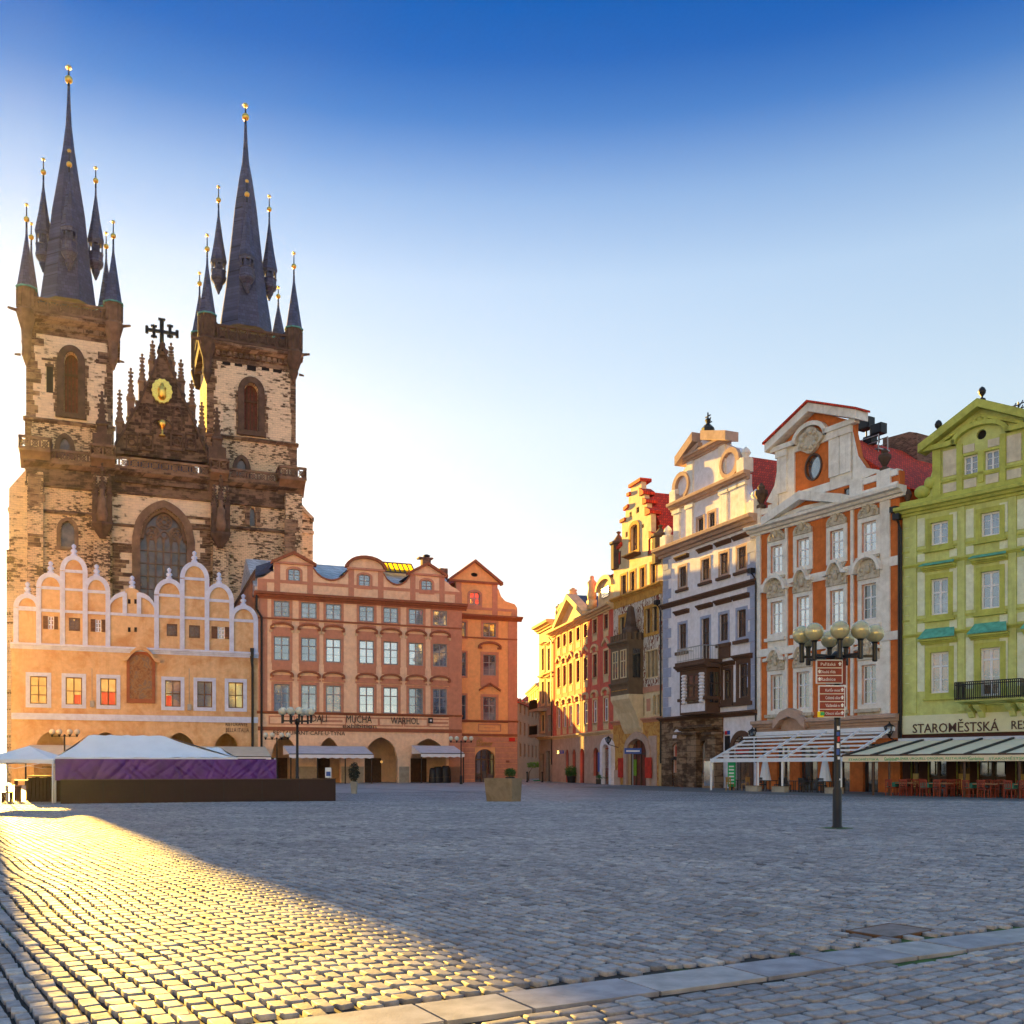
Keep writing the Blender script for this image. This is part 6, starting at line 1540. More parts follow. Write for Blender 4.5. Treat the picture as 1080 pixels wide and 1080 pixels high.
# ------------------------------------------------------------------ rose red palace house with pediment
P = House('rose_house', 'rose red house with cream window frames, a small pediment and statues along its roof edge', 'house', 583, back(583, 647, St.Y(647), dvp(291)), dvp(291))
U, Z = P.u, P.z; W = U(647)
zc0, zc1 = avz(P, [(585, 672), (647, 641)]), avz(P, [(583, 668), (647, 634.5)])
cxs = [589.3, 595.6, 602, 609.8, 617.6, 627.5, 639.2]
rows = [([(639, 662.5), (609, 676)], [(639, 647), (609, 663)]), ([(640, 710), (602, 722)], [(640, 685), (602, 700)]), ([(640, 761), (602, 765.5)], [(640, 735.5), (602, 744)])]
hw = (U(643) - U(636)) / 2 * .62
for i, x in enumerate(cxs):
    c = U(x); k = hw * (1.0 if i > 4 else .95)
    for j, (lo, hi) in enumerate(rows):
        z0, z1 = avz(P, lo), avz(P, hi)
        window(P, c - k, c + k, z0, z1, 'brown_frame' if j < 2 else 'white_frame', 'pane_brown' if j < 2 else 'pane_dark', 2, (.62,), .12, .2, sur=('cream_trim', .22, .03),
               hood=None if j == 0 else ('seg' if j == 2 or i % 2 else 'tri', 'cream_trim', .35, z1 + .5, .25, .2), apron=('cream_trim', .1, .8, .035))
zst = avz(P, [(647, 774.5), (590, 778)])
a, b = U(639), U(646); P.holes.append(arched(a, b, -.5, Z(642, 790), Z(642, 785), 'round'))
for x0, x1 in ((626, 632), (604, 608), (597, 600.5), (612, 617)): P.holes.append(arched(U(x0), U(x1), -.5 if x0 != 626 else .8, Z(620, 796), Z(620, 789), 'round'))
P.part('front_wall', MB().holed([(0, -.5), (W, -.5), (W, zc1), (0, zc1)], P.holes, 0, .5), 'pink')
P.part('stone_ground_floor', MB().holed(rect(.02, W - .02, -.5, zst), [[(u, max(z, -.45)) for u, z in h] for h in P.holes[-5:]], -.08, .01), 'salmon')
t = MB().cornice(-.3, W + .2, zc0, zc1, .85); t.cornice(0, W, zst - .1, zst + .35, .35)
pe = avz(P, [(592, 655), (618, 642)]); p0, p1, pa = U(591), U(619.5), Z(603, 627.5); pc = (p0 + p1) / 2
t.rake((p0 - .6, zc1 + .4), (pc, pa), .6, -.8, .4); t.rake((pc, pa), (p1 + .6, zc1 + .4), .6, -.803, .4)
P.part('cornices', t, 'cream_trim')
P.part('pediment', MB().prism([(p0, zc1 - .02), (p1, zc1 - .02), (pc, pa - .4)], -.2, .4), 'cream_trim')
P.part('pediment_roof', MB().prism([(p0, zc1), (p1, zc1), (pc, pa - .1)], .42, 8), 'navy_roof')
t = MB()
for x in (586, 592.5, 598.8, 606, 613.7, 622.5, 633.5, 644.8): u = U(x); t.box(u - .12, u + .12, -.03, .02, zst + .36, zc0)
P.part('plaster_strips', t, 'pink')
for i, (x0, x1) in enumerate(((626, 632), (604, 608), (597, 600.5), (612, 617))): P.part('shop_window', MB().box(U(x0), U(x1), .25, .3, -.3, Z(620, 789)), 'pane_dark' if i != 1 else 'pane_warm')
o = P.part('portal', arch_band(MB(), a, b, Z(642, 790), Z(642, 785), .7, -.4, .3).box(a - .7, a, -.4, .3, -.4, Z(642, 790)).box(b, b + .7, -.4, .3, -.4, Z(642, 790)), 'white_wall'); P.part('portal_door', MB().box(a, b, .32, .36, -.3, Z(642, 785)), 'door', o)
P.part('blue_banner', MB().box(U(633.5), U(636.8), -.3, -.1, Z(635, 814), Z(635, 793.5)), 'sticker_blue')
P.part('blue_sign', MB().box(U(600.5), U(607), -1.4, -1.3, Z(604, 795), Z(604, 791.5)), 'sticker_blue')
for x, y0, y1 in ((622.3, 633, 607), (602.5, 628, 620), (588, 648, 637)):
    z0, z1 = Z(x, y0), Z(x, y1); h = z1 - z0
    P.part('roof_statue', MB().box(U(x) - .5, U(x) + .5, -.2, .6, z0 - .9, z0).lathe([(.42, z0), (.5, z0 + h * .2), (.36, z0 + h * .5), (.5, z0 + h * .72), (.2, z0 + h * .84), (.24, z0 + h * .9), (.18, z0 + h * .98), (.02, z1)], U(x), .2, 8), 'cream_trim', smooth=True)
for x0, x1, yt, yb in ((629, 645.5, 604, 640), (588, 599, 632, 655)):
    u0, u1 = U(x0), U(x1); z0, z1 = zc1, Z((x0 + x1) / 2, yt + 7); zr = Z((x0 + x1) / 2, yt); uu = (u0 + u1) / 2
    dm_ = MB().box(u0, u1, .2, 4, z0, z1); arch_band(dm_, u0 + .3, u1 - .3, z1 - .9, z1, .4, -.15, .3); o = P.part('roof_dormer', dm_, 'cream_trim')
    P.part('dormer_window', MB().box(uu - (u1 - u0) * .22, uu + (u1 - u0) * .22, .1, .19, z0 + 1, z1 - .8), 'pane_brown', o); P.part('dormer_roof', MB().extr_u([(-.1, z1), (4.2, z1), (2, zr), (1.2, zr)], u0 - .2, u1 + .2), 'red_tile', o)
downpipe(P, .0, 2, zc0, hopper=False)
core(P, .02, W - .02, .52, 16, -.5, zc1 - .1, 'pink')
P.part('roof', MB().extr_u([(.5, zc1 - .2), (16, zc1 - .2), (8, zc1 + 3.4)], 0, W), 'red_tile')

# ------------------------------------------------------------------ grey corner house with balconies
Gr = House('beige_house', 'tall grey-beige corner house with iron balconies beside the narrow street', 'house', 568.5, back(568.5, 583, P.Y(583), dvp(304)), dvp(304))
U, Z = Gr.u, Gr.z; W = U(583)
zc0, zc1 = avz(Gr, [(569, 668), (583, 661)]), avz(Gr, [(568, 661), (583, 653.5)])
hw = (U(577.5) - U(575)) / 2
for x in (573, 579.3):
    for y0, y1 in ((707, 684), (742, 719), (771, 754)):
        window(Gr, U(x) - hw, U(x) + hw, Z(x, y0), Z(x, y1), 'brown_frame', 'pane_brown', 2, (.62,), .12, .2, sur=('cream_trim', .3, .07), hood=('flat', 'cream_trim', .4, Z(x, y1) + .4, .3, .35))
Gr.holes += [rect(U(570.5), U(573.5), -.5, Z(572, 795)), rect(U(576), U(580), -.5, Z(578, 792))]
Gr.part('front_wall', MB().holed(rect(0, W, -.5, zc1), Gr.holes, 0, .5), 'grey_beige')
t = MB().cornice(-.4, W + .2, zc0, zc1, .9); t.cornice(0, W, Z(575, 713), Z(575, 711), .3); t.cornice(0, W, Z(575, 780), Z(575, 777), .4); Gr.part('cornices', t, 'cream_trim')
for y in (748, 775):
    z = Z(573, y); bo = Gr.part('balcony', MB().box(U(568.8), U(577), -1.3, .02, z - .3, z), 'grey_beige'); m = MB(); a, b = U(568.8), U(577)
    for k in range(15): u = a + (b - a) * k / 14; m.bar((u, -1.25, z), (u, -1.25, z + 1.1), .06)
    m.bar((a, -1.25, z + 1.1), (b, -1.25, z + 1.1), .09); Gr.part('balcony_railing', m, 'ironbk', bo)
for a, b, y in ((570.5, 573.5, 795), (576, 580, 792)): Gr.part('shop_door', MB().box(U(a), U(b), .3, .35, -.3, Z(575, y)), 'pane_brown')
Gr.part('round_sign', MB().lathe([(.05, 0), (.7, .01), (.7, .1), (.05, .11)], 0, 0, 16), 'green_paint'); Gr.root.children[-1].location = (U(574.5), -1.2, Z(574, 797)); Gr.root.children[-1].rotation_euler = (pi / 2, 0, 0)
core(Gr, .02, W - .02, .52, 14, -.5, zc1 - .1, 'grey_beige')
Gr.part('roof', MB().extr_u([(.5, zc1 - .1), (14, zc1 - .1), (7, zc1 + 2.2)], 0, W), 'red_tile')

# ------------------------------------------------------------------ houses further down the street
def far_house(name, label, x0, Y0, x1, vx, ytop, m, roofm, rows=3, ncol=5):
    H = House(name, label, 'house', x0, Y0, dvp(vx)); W = H.u(x1); zt = H.z((x0 + x1) / 2, ytop)
    for i in range(ncol):
        c = W * (i + .5) / ncol
        for j in range(rows):
            z = zt * (.22 + .74 * j / rows); window(H, c - .55, c + .55, z + 1, z + 3.1, 'brown_frame', 'pane_warm' if (i + j) % 3 == 0 else 'pane_brown', 2, (.6,), .1, .2, sur=('cream_trim', .25, .05))
    H.part('front_wall', MB().holed(rect(0, W, -.5, zt), H.holes, 0, .5), m)
    H.part('cornice', MB().cornice(-.2, W + .2, zt - .5, zt + .2, .7).cornice(0, W, zt * .24 - .2, zt * .24 + .2, .3), 'cream_trim')
    core(H, .02, W - .02, .52, 14, -.5, zt - .1, m); H.part('roof', MB().extr_u([(-.4, zt + .2), (14, zt + .1), (7, zt + 4)], -.2, W + .2), roofm)
    return H


far_house('street_house', 'yellow house down the side street beyond the grey-beige house', 557.5, 178, 568.8, 470, 727, 'far_gold', 'red_tile', 4, 5)
far_house('street_house', 'golden gabled house closing the far end of the side street', 549, 255, 559, -900, 741, 'far_gold', 'red_tile', 4, 4)
Lh = House('street_house', 'dark brown house on the shaded left side of the side street', 'house', 545.8, 135, (.16, 1)); W = 30
zt = Lh.z(548, 742)
for i in range(7):
    for j in range(3): window(Lh, 2 + i * 4, 3.1 + i * 4, 3.2 + j * 3, 5 + j * 3, 'brown_frame', 'pane_dark', 2, (.6,), .1, .2, sur=('far_brown', .2, .05))
Lh.part('front_wall', MB().holed(rect(0, W, -.5, zt), Lh.holes, 0, .4), 'far_brown'); core(Lh, .02, W, .42, 10, -.5, zt - .1, 'far_brown'); Lh.part('roof', MB().extr_u([(-.3, zt), (10, zt), (5, zt + 3)], 0, W), 'red_tile')
# ================================================================== buildings round the square outside the frame (they shade and light what is seen)
def plain_palace(name, label, P0, d, W, h, m, ncol, rows=3, depth=14):
    H = House.__new__(House); l = math.hypot(*d); H.d = (d[0] / l, d[1] / l); H.n = (-H.d[1], H.d[0]); H.P = P0; H.holes = []
    H.root = empty(name, (*P0, 0), atan2(H.d[1], H.d[0]), label, 'building')
    for i in range(ncol):
        c = W * (i + .5) / ncol
        for j in range(rows):
            z = 5 + (h - 6) * j / rows; window(H, c - .7, c + .7, z, z + 2.6, 'white_frame', 'pane_mid', 2, (.6,), .1, .2, sur=('cream_trim', .3, .06))
    H.part('front_wall', MB().holed(rect(0, W, -.5, h), H.holes, 0, .5), m)
    H.part('cornice', MB().cornice(-.3, W + .3, h - .7, h + .2, .8).cornice(0, W, 4, 4.5, .3), 'cream_trim')
    H.part('rear_walls', MB().box(.02, W - .02, .52, depth, -.5, h - .1), m); H.part('roof', MB().extr_u([(-.5, h + .2), (depth, h + .1), (depth / 2, h + 5)], -.3, W + .3), 'red_tile')
    return H


# rococo palace on the left: its right-hand corner bounds the strip of sun on the paving
cyk = 62.0; cxk = 0 - (cyk - 6.8) * .5415 - 4.45
plain_palace('palace', 'pink palace at the left edge of the square, whose corner stands just outside the picture', (cxk - 26 * .93, cyk - 26 * .37), (.93, .37), 26, 19, 'palace', 8, 3, 12)
plain_palace('bounce_hall', 'long unseen pale grey-blue town hall added behind the viewer to bounce sunlight', (75, -62), (-1, 0), 150, 26, 'hall', 30, 5, 14)  # unseen front added behind the camera to bounce sunlight onto the facades
# ================================================================== GROUND
def ground_mat():
    m, nt, b = new_mat('far_cobbles'); v = coords(nt)
    mp = N(nt, 'Mapping'); mp.inputs['Rotation'].default_value = (0, 0, radians(57)); nt.links.new(v, mp.inputs[0])
    d = N(nt, 'TexNoise', Scale=.5, Detail=3.0); nt.links.new(v, d.inputs['Vector'])
    va = N(nt, 'VectorMath', operation='MULTIPLY_ADD'); nt.links.new(d.outputs['Color'], va.inputs[0]); va.inputs[1].default_value = (.5, .5, 0); nt.links.new(mp.outputs[0], va.inputs[2])
    br = N(nt, 'TexBrick', Scale=1.0); br.inputs['Brick Width'].default_value = .3; br.inputs['Row Height'].default_value = .165; br.inputs['Mortar Size'].default_value = .022; br.inputs['Mortar Smooth'].default_value = .5
    br.inputs['Color1'].default_value = (.20, .203, .225, 1); br.inputs['Color2'].default_value = (.42, .422, .45, 1); br.inputs['Mortar'].default_value = (.035, .033, .03, 1); nt.links.new(va.outputs[0], br.inputs['Vector'])
    f = noise(nt, v, .22, 6, .65)
    nt.links.new(mixc(nt, .75, br.outputs['Color'], ramp(nt, f, [(.3, (.5, .5, .5)), (.7, (1.15, 1.12, 1.1))]), 'MULTIPLY'), b.inputs['Base Color'])
    b.inputs['Roughness'].default_value = .55; b.inputs['Specular IOR Level'].default_value = .4
    iv = N(nt, 'Math', operation='SUBTRACT'); iv.inputs[0].default_value = 1; nt.links.new(br.outputs['Fac'], iv.inputs[1])
    n2 = noise(nt, v, 3.5, 3); a = N(nt, 'Math', operation='ADD'); nt.links.new(iv.outputs[0], a.inputs[0]); nt.links.new(n2, a.inputs[1])
    bump(nt, b, a.outputs[0], .8, .03)
    return m


def stone_mat():
    m, nt, b = new_mat('granite_setts'); v = coords(nt)
    at_ = N(nt, 'Attribute', attribute_name='tone')
    c = ramp(nt, at_.outputs['Fac'], [(0, (.13, .128, .14)), (.35, (.29, .288, .305)), (.7, (.40, .396, .41)), (.92, (.48, .465, .45)), (1, (.56, .52, .48))])
    f = noise(nt, v, 14, 5, .7)
    c = mixc(nt, .8, c, ramp(nt, f, [(.32, (.55, .55, .55)), (.68, (1.2, 1.2, 1.2))]), 'MULTIPLY')
    g = noise(nt, v, .35, 4, .6)
    c = mixc(nt, .6, c, ramp(nt, g, [(.35, (.62, .62, .64)), (.65, (1.15, 1.12, 1.08))]), 'MULTIPLY')
    nt.links.new(c, b.inputs['Base Color'])
    nt.links.new(ramp(nt, noise(nt, v, 6, 4), [(.3, (.56,) * 3), (.7, (.82,) * 3)]), b.inputs['Roughness']); b.inputs['Specular IOR Level'].default_value = .25
    bump(nt, b, noise(nt, v, 38, 5, .7), .55, .006)
    return m


def joint_mat():
    m, nt, b = new_mat('joint_grit'); v = coords(nt)
    f = noise(nt, v, 18, 5, .7); c = ramp(nt, f, [(.3, (.010, .009, .008)), (.7, (.032, .028, .024))])
    g = noise(nt, v, .9, 5, .7)
    mp = N(nt, 'VectorMath', operation='DISTANCE'); nt.links.new(v, mp.inputs[0]); mp.inputs[1].default_value = (3.6, 10.6, 0)
    near = ramp(nt, mp.outputs['Value'], [(0.0, (.55,) * 3), (.5, (.35,) * 3)]); mp2 = N(nt, 'Math', operation='MULTIPLY'); nt.links.new(mp.outputs['Value'], mp2.inputs[0]); mp2.inputs[1].default_value = .2
    k = ramp(nt, mp2.outputs[0], [(.1, (.22,) * 3), (.9, (0, 0, 0))])
    a = N(nt, 'Math', operation='ADD'); nt.links.new(g, a.inputs[0]); nt.links.new(k, a.inputs[1])
    c = mixc(nt, ramp(nt, a.outputs[0], [(.60, (0, 0, 0)), (.70, (1, 1, 1))]), c, (.05, .12, .014))
    nt.links.new(c, b.inputs['Base Color']); b.inputs['Roughness'].default_value = .95
    return m


GM_ = ground_mat(); SM = stone_mat(); JM = joint_mat()
tag(MB().add([(-700, -300, 0), (700, -300, 0), (700, 1200, 0), (-700, 1200, 0)], [(0, 1, 2, 3)]).build('ground', GM_), kind='structure')
YF = 47.0
tag(MB().add([(-7, 3, .004), (7, 3, .004), (.60 * YF + 1.5, YF, .004), (-.60 * YF - 1.5, YF, .004)], [(0, 1, 2, 3)]).build('joint_bed', JM), kind='structure')

# band of pale slabs across the right foreground
SA, SB = np.array(ground(599, 1044)), np.array(ground(1080, 982))
sdir = (SB - SA) / np.linalg.norm(SB - SA); snor = np.array((sdir[1], -sdir[0])); SWD = .5      # snor points towards the viewer's side
manc = [np.array(ground(*p)) for p in ((893, 985.5), (939, 977.5), (985, 984.5), (940, 992.5))]


def inpoly(px_, py_, poly):
    c = np.zeros(len(px_), bool); j = len(poly) - 1
    for i in range(len(poly)):
        a, b = poly[i], poly[j]
        k = ((a[1] > py_) != (b[1] > py_)) & (px_ < (b[0] - a[0]) * (py_ - a[1]) / (b[1] - a[1] + 1e-12) + a[0]); c ^= k; j = i
    return c


def setts(name, ang, rowh, ln, keep, seed, warp=0.035, bed=0.004):
    """field of individually shaped stone setts inside keep(x, y)"""
    rg = np.random.default_rng(seed); a = np.array((cos(ang), sin(ang))); b = np.array((-sin(ang), cos(ang)))
    P = 60
    nr = int(2 * P / rowh); nc = int(2 * P / ln)
    r, c = np.meshgrid(np.arange(nr), np.arange(nc + 1), indexing='ij')
    off = rg.random(nr)[:, None]
    joints = (c + off + rg.uniform(-.11, .11, r.shape)) * ln - P
    rw = rowh * (np.arange(nr + 1) + rg.uniform(-.07, .07, nr + 1)) - P
    p0 = joints[:, :-1]; p1 = joints[:, 1:]; q0 = np.repeat(rw[:-1, None], nc, 1); q1 = np.repeat(rw[1:, None], nc, 1)
    p0, p1, q0, q1 = [k.ravel() for k in (p0, p1, q0, q1)]
    cx_, cy_ = (p0 + p1) / 2, (q0 + q1) / 2
    wx, wy = cx_ * a[0] + cy_ * b[0], cx_ * a[1] + cy_ * b[1]; wy = wy + 20
    m = keep(wx, wy); p0, p1, q0, q1 = p0[m], p1[m], q0[m], q1[m]; n = len(p0)
    g = .019
    cor = np.stack([np.stack([p0 + g, q0 + g], 1), np.stack([p1 - g, q0 + g], 1), np.stack([p1 - g, q1 - g], 1), np.stack([p0 + g, q1 - g], 1)], 1)   # n,4,2
    cor += rg.uniform(-.011, .011, cor.shape)
    cen = cor.mean(1, keepdims=True); H = .034 + rg.uniform(-.004, .005, n)
    tilt = rg.uniform(-.022, .022, (n, 2))
    rings = []
    for k, hz in ((1.0, 0.0), (.985, .78), (.945, .97), (.84, 1.0)):
        q = cen + (cor - cen) * k; z = bed + H[:, None] * hz + ((q - cen) * tilt[:, None, :]).sum(2) * (hz > 0); rings.append(np.concatenate([q, z[..., None]], 2))
    V = np.stack(rings, 1).reshape(-1, 3)                                    # n*16
    x = V[:, 0] * a[0] + V[:, 1] * b[0]; y = V[:, 0] * a[1] + V[:, 1] * b[1] + 20
    amp = warp + .16 / (1 + np.exp(-(x - .15 * y))) * (y > 11) * np.clip((y - 11) / 5, 0, 1)
    dx = amp * np.sin(y * 1.15 + 1.3 * np.sin(x * .45)) + .03 * np.sin(x * 3 + y * 2); dy = amp * np.sin(x * 1.9 + .8 * np.sin(y * .5))
    V = np.stack([x + dx, y + dy, V[:, 2]], 1)
    base = (np.arange(n) * 16)[:, None]
    fs = []
    for rr in range(3):
        for k in range(4): fs.append(base + np.array([rr * 4 + k, rr * 4 + (k + 1) % 4, rr * 4 + 4 + (k + 1) % 4, rr * 4 + 4 + k]))
    fs.append(base + np.array([12, 13, 14, 15]))
    Fq = np.stack(fs, 1).reshape(-1, 4)
    me = bpy.data.meshes.new(name); me.vertices.add(len(V)); me.vertices.foreach_set('co', V.astype(np.float32).ravel())
    me.loops.add(Fq.size); me.loops.foreach_set('vertex_index', Fq.astype(np.int32).ravel()); me.polygons.add(len(Fq)); me.polygons.foreach_set('loop_start', (np.arange(len(Fq)) * 4).astype(np.int32))
    me.update(calc_edges=True); me.polygons.foreach_set('use_smooth', [True] * len(Fq))
    at_ = me.attributes.new('tone', 'FLOAT', 'POINT'); at_.data.foreach_set('value', np.repeat(np.clip(rg.normal(.5, .17, n), 0, 1), 16).astype(np.float32))
    me.materials.append(SM); o = bpy.data.objects.new(name, me); C.objects.link(o); return tag(o, kind='structure')


def strip_d(x, y): return (x - SA[0]) * snor[0] + (y - SA[1]) * snor[1]


def keep_main(x, y): return (y > 4.6) & (y < YF - .3) & (np.abs(x) < .575 * y + 1.2) & (strip_d(x, y) < -.10) & ~inpoly(x, y, [m + (m - sum(manc) / 4) * .03 for m in manc])


def keep_near(x, y): return (y > 4.6) & (np.abs(x) < .575 * y + 1.2) & (strip_d(x, y) > SWD + .1) & (y < 12)


setts('cobblestones', atan2(-.837, .547), .142, .225, keep_main, 1)
setts('cobblestones', atan2(sdir[1], sdir[0]) + .06, .15, .25, keep_near, 2, .03)
sm = plain('pale_granite_slab', (.33, .325, .33), .5, var=.3, sc=5, bmp=.25); sm2 = plain('grey_granite_slab', (.27, .275, .31), .5, var=.3, sc=5, bmp=.25)
rr = random.Random(5); s = -4.0; ma, mb_ = MB(), MB(); k = 0
while s < 8:
    L_ = rr.uniform(.62, 1.05); q = [SA + sdir * (s + .012) + snor * .0, SA + sdir * (s + L_ - .012), SA + sdir * (s + L_ - .012) + snor * SWD, SA + sdir * (s + .012) + snor * SWD]
    dz = rr.uniform(-.003, .003); (ma if (k % 5 in (0, 3)) else mb_).extr_z([tuple(p) for p in q], .0045, .038 + dz); s += L_; k += 1
tag(ma.build('slab_band', sm), kind='structure'); tag(mb_.build('slab_band', sm2), kind='structure')
mh = empty('cover_plate', (*(sum(manc) / 4), .0045), 0, 'brown steel cover plate set flush in the cobbles beside the slab band', 'cover plate')
c0 = sum(manc) / 4; MB().extr_z([tuple(p - c0) for p in manc], 0, .032).build('plate', plain('rusty_plate', (.22, .175, .16), .6, .3, var=.3, sc=8, bmp=.4), mh)
fr = MB()
for i in range(4):
    a, b = manc[i] - c0, manc[(i + 1) % 4] - c0; fr.bar((*a, .022), (*b, .022), .025)
fr.build('rim', M['wood'], mh)
# smooth grey pavement along the terraces and pale slabs in front of the orange house
pv = plain('asphalt_pavement', (.13, .125, .125), .7, var=.2, sc=2, bmp=.3)
q = [Wh.world(-1, -9), Wh.world(Wh.u(798), -9.5), Rd.world(Rd.u(949), -10.2), G.world(G.u(1080) + 6, -10.2), G.world(G.u(1080) + 6, .3), Rd.world(Rd.u(949), .3), Wh.world(Wh.u(798), .3), Wh.world(-1, .3)]
tag(MB().add([(x, y, .012) for x, y in q], [(0, 1, 6, 7), (1, 2, 5, 6), (2, 3, 4, 5)]).build('pavement', pv), kind='structure')
pp = plain('pale_plaza_slabs', (.27, .27, .29), .55, var=.25, sc=.5, bmp=.2)
q = [ground(352, 836.5), ground(510, 834.5), ground(556, 829), Nn.world(Nn.u(545), .2), O.world(2, .3), O.world(2, -10)]
tag(MB().add([(x, y, .008) for x, y in q], [(0, 1, 2, 3, 4, 5)]).build('pavement', pp), kind='structure')
dk = MB()
for a, b in (((366, 831), (480, 835)), ((470, 829), (552, 830.5))):
    a, b = np.array(ground(*a)), np.array(ground(*b)); n_ = np.array((-(b - a)[1], (b - a)[0])); n_ = n_ / np.linalg.norm(n_) * .5; dk.add([(*p, .013) for p in (a - n_, b - n_, b + n_, a + n_)], [(0, 1, 2, 3)])
tag(dk.build('paving_stripes', GM_), kind='structure')


# ================================================================== STREET FURNITURE
def relabel(o, label=None, group=None):
    if label: o['label'] = label
    if group: o['group'] = group
    return o


# --- market tent, hoarding, gazebo on the left
def gp(x, y): return ground(x, y)


hA, hB = gp(64, 848.6), gp(354, 845.2)
ang = atan2(hB[1] - hA[1], hB[0] - hA[0]); LH = math.dist(hA, hB)
hb = empty('hoarding', (*hA, 0), ang, 'long low dark brown board fence around the white and purple market tent', 'fence')
f = MB(); n = 7
f.box(0, LH, 0, .06, .02, 1.06)
o = f.build('front_boards', M['hoarding'], hb)
f = MB()
for i in range(n + 1): u = LH * i / n; f.box(max(0, u - .012), min(LH, u + .012), -.008, -.001, .03, 1.05)
f.build('joint_strips', M['ironbk'], o)
MB().box(0, .06, .062, 5.5, .02, 1.06).build('end_boards', M['hoarding'], hb); MB().box(LH - .06, LH, .062, 6.5, .02, 1.06).build('end_boards', M['hoarding'], hb)
MB().box(-.02, LH + .02, -.03, .1, 1.062, 1.10).build('top_rail', M['brown_frame'], hb)
sg = empty('info_board', (at(346.3, 49.5), 49.5, 0), ang, 'small blue and white notice board standing just behind the brown hoarding', 'notice board')
MB().box(-.15, .15, 0, .04, 1.12, 1.62).build('panel', M['plate_white'], sg); MB().box(-.11, .11, -.008, -.001, 1.2, 1.42).build('picture', M['sticker_blue'], sg); MB().bar((0, .03, 0), (0, .03, 1.12), .05).build('post', M['grey_steel'], sg)

tA = (hA[0] + cos(ang) * .3 - sin(ang) * 1.2, hA[1] + sin(ang) * .3 + cos(ang) * 1.2)
tt = empty('market_tent', (*tA, 0), ang, 'long white market tent with a peaked roof and crinkled purple side sheet', 'tent')
YT = tA[1] + .6
xt = lambda x: (at(x, YT) - tA[0]) / cos(ang)
u0, u1, ur0, ur1, u2, u3, uE = xt(67), xt(238), xt(95), xt(168), xt(180), xt(224), xt(277)
ze, zr, zr2 = zat(799, YT), zat(775.5, YT + 1.5), zat(787.8, YT + 1.5)
D_ = 3.2
c = MB()


def hipgrid(mb, ua, ub, ra, rb, z0, z1, nu=14, sag=.10):
    rows_ = 5; P0 = []
    for sidey in (0, D_):
        base = len(mb.v)
        for j in range(rows_ + 1):
            t = j / rows_
            for i in range(nu + 1):
                s_ = i / nu; u = (ua + (ra - ua) * t) * (1 - s_) + (ub + (rb - ub) * t) * s_
                z = z0 + (z1 - z0) * t - sag * sin(pi * t) * (1 + .4 * sin(s_ * 9)) + .025 * sin(s_ * 31 + j); y = sidey + (D_ / 2 - sidey) * t
                mb.v.append((u, y, z))
        for j in range(rows_):
            for i in range(nu): a = base + j * (nu + 1) + i; mb.f.append((a, a + 1, a + nu + 2, a + nu + 1))
    mb.add([(ua, 0, z0), (ua, D_, z0), (ra, D_ / 2, z1)], [(0, 1, 2)]); mb.add([(ub, 0, z0), (ub, D_, z0), (rb, D_ / 2, z1)], [(0, 1, 2)])


hipgrid(c, u0, u1, ur0, ur1, ze, zr); hipgrid(c, xt(176), u1 + .02, xt(181), u3, ze + .02, zr2)
c.build('canopy', M['canvas'], tt, True)
v = MB().box(u0, u1, -.012, -.002, ze - .16, ze); v.build('valance', M['canvas'], tt)
pz0, pz1 = 1.02, zat(800.5, YT); nu, nz = 320, 16; pm = MB(); rg = random.Random(2)
ph = [(rg.uniform(0, uE), rg.uniform(.3, 1.5) * rg.choice((-1, 1)), rg.uniform(.01, .024), rg.uniform(6, 16)) for _ in range(80)]
for j in range(nz + 1):
    for i in range(nu + 1):
        u = u0 + (uE - u0) * i / nu; z = pz0 + (pz1 - pz0) * j / nz; y = -.1
        for (c_, sl, am, wd) in ph: y += am * math.exp(-((u - c_ - sl * (z - 1.5)) * wd) ** 2) - am * .3 * math.exp(-((u - c_ - .14 - sl * (z - 1.5)) * wd) ** 2)
        pm.v.append((u, y - .05, z - .03 * sin(u * 2.2) * (j == 0)))
for j in range(nz):
    for i in range(nu): a = j * (nu + 1) + i; pm.f.append((a, a + 1, a + nu + 2, a + nu + 1))
pm.build('side_sheet', M['purple'], tt, True)
for u in (u0, (u0 + u1) / 2, u1 - .03, uE - .05):
    for y in (.02, D_): MB().bar((u, y, 0), (u, y, ze), .06).build('leg', M['white_steel'], tt)
MB().box(u0 + .1, uE - .1, D_ + .05, D_ + .1, 0, ze).build('back_sheet', M['hoarding'], tt)

gz = empty('gazebo', (*gp(55.5, 848), 0), .10, 'small white pop-up gazebo with thin white legs at the left edge of the square', 'gazebo')
s = 3.2; ze = 1.98; zp = 2.62
c = MB(); n = 8
ap = (-s / 2, s / 2, zp)
corn = [(-s, 0), (0, 0), (0, s), (-s, s)]
for k in range(4):
    a, b = corn[k], corn[(k + 1) % 4]; base = len(c.v)
    for j in range(n + 1):
        t = j / n
        for i in range(n + 1):
            q = i / n; x = (a[0] + (b[0] - a[0]) * q) * (1 - t) + ap[0] * t; y = (a[1] + (b[1] - a[1]) * q) * (1 - t) + ap[1] * t
            c.v.append((x, y, ze + (zp - ze) * (t ** 1.12) - .05 * sin(pi * q) * (1 - t)))
    for j in range(n):
        for i in range(n): w_ = base + j * (n + 1) + i; c.f.append((w_, w_ + 1, w_ + n + 2, w_ + n + 1))
    c.add([(a[0], a[1], ze), (b[0], b[1], ze), (b[0], b[1], ze - .2), ((a[0] + b[0]) / 2, (a[1] + b[1]) / 2, ze - .14), (a[0], a[1], ze - .2)], [(0, 1, 2, 3, 4)])
c.build('canopy', M['canvas'], gz, True)
for x, y in corn: MB().bar((x * .99, y * .99 + .01, 0), (x * .99, y * .99 + .01, ze), .055).build('leg', M['white_steel'], gz)
m = MB()
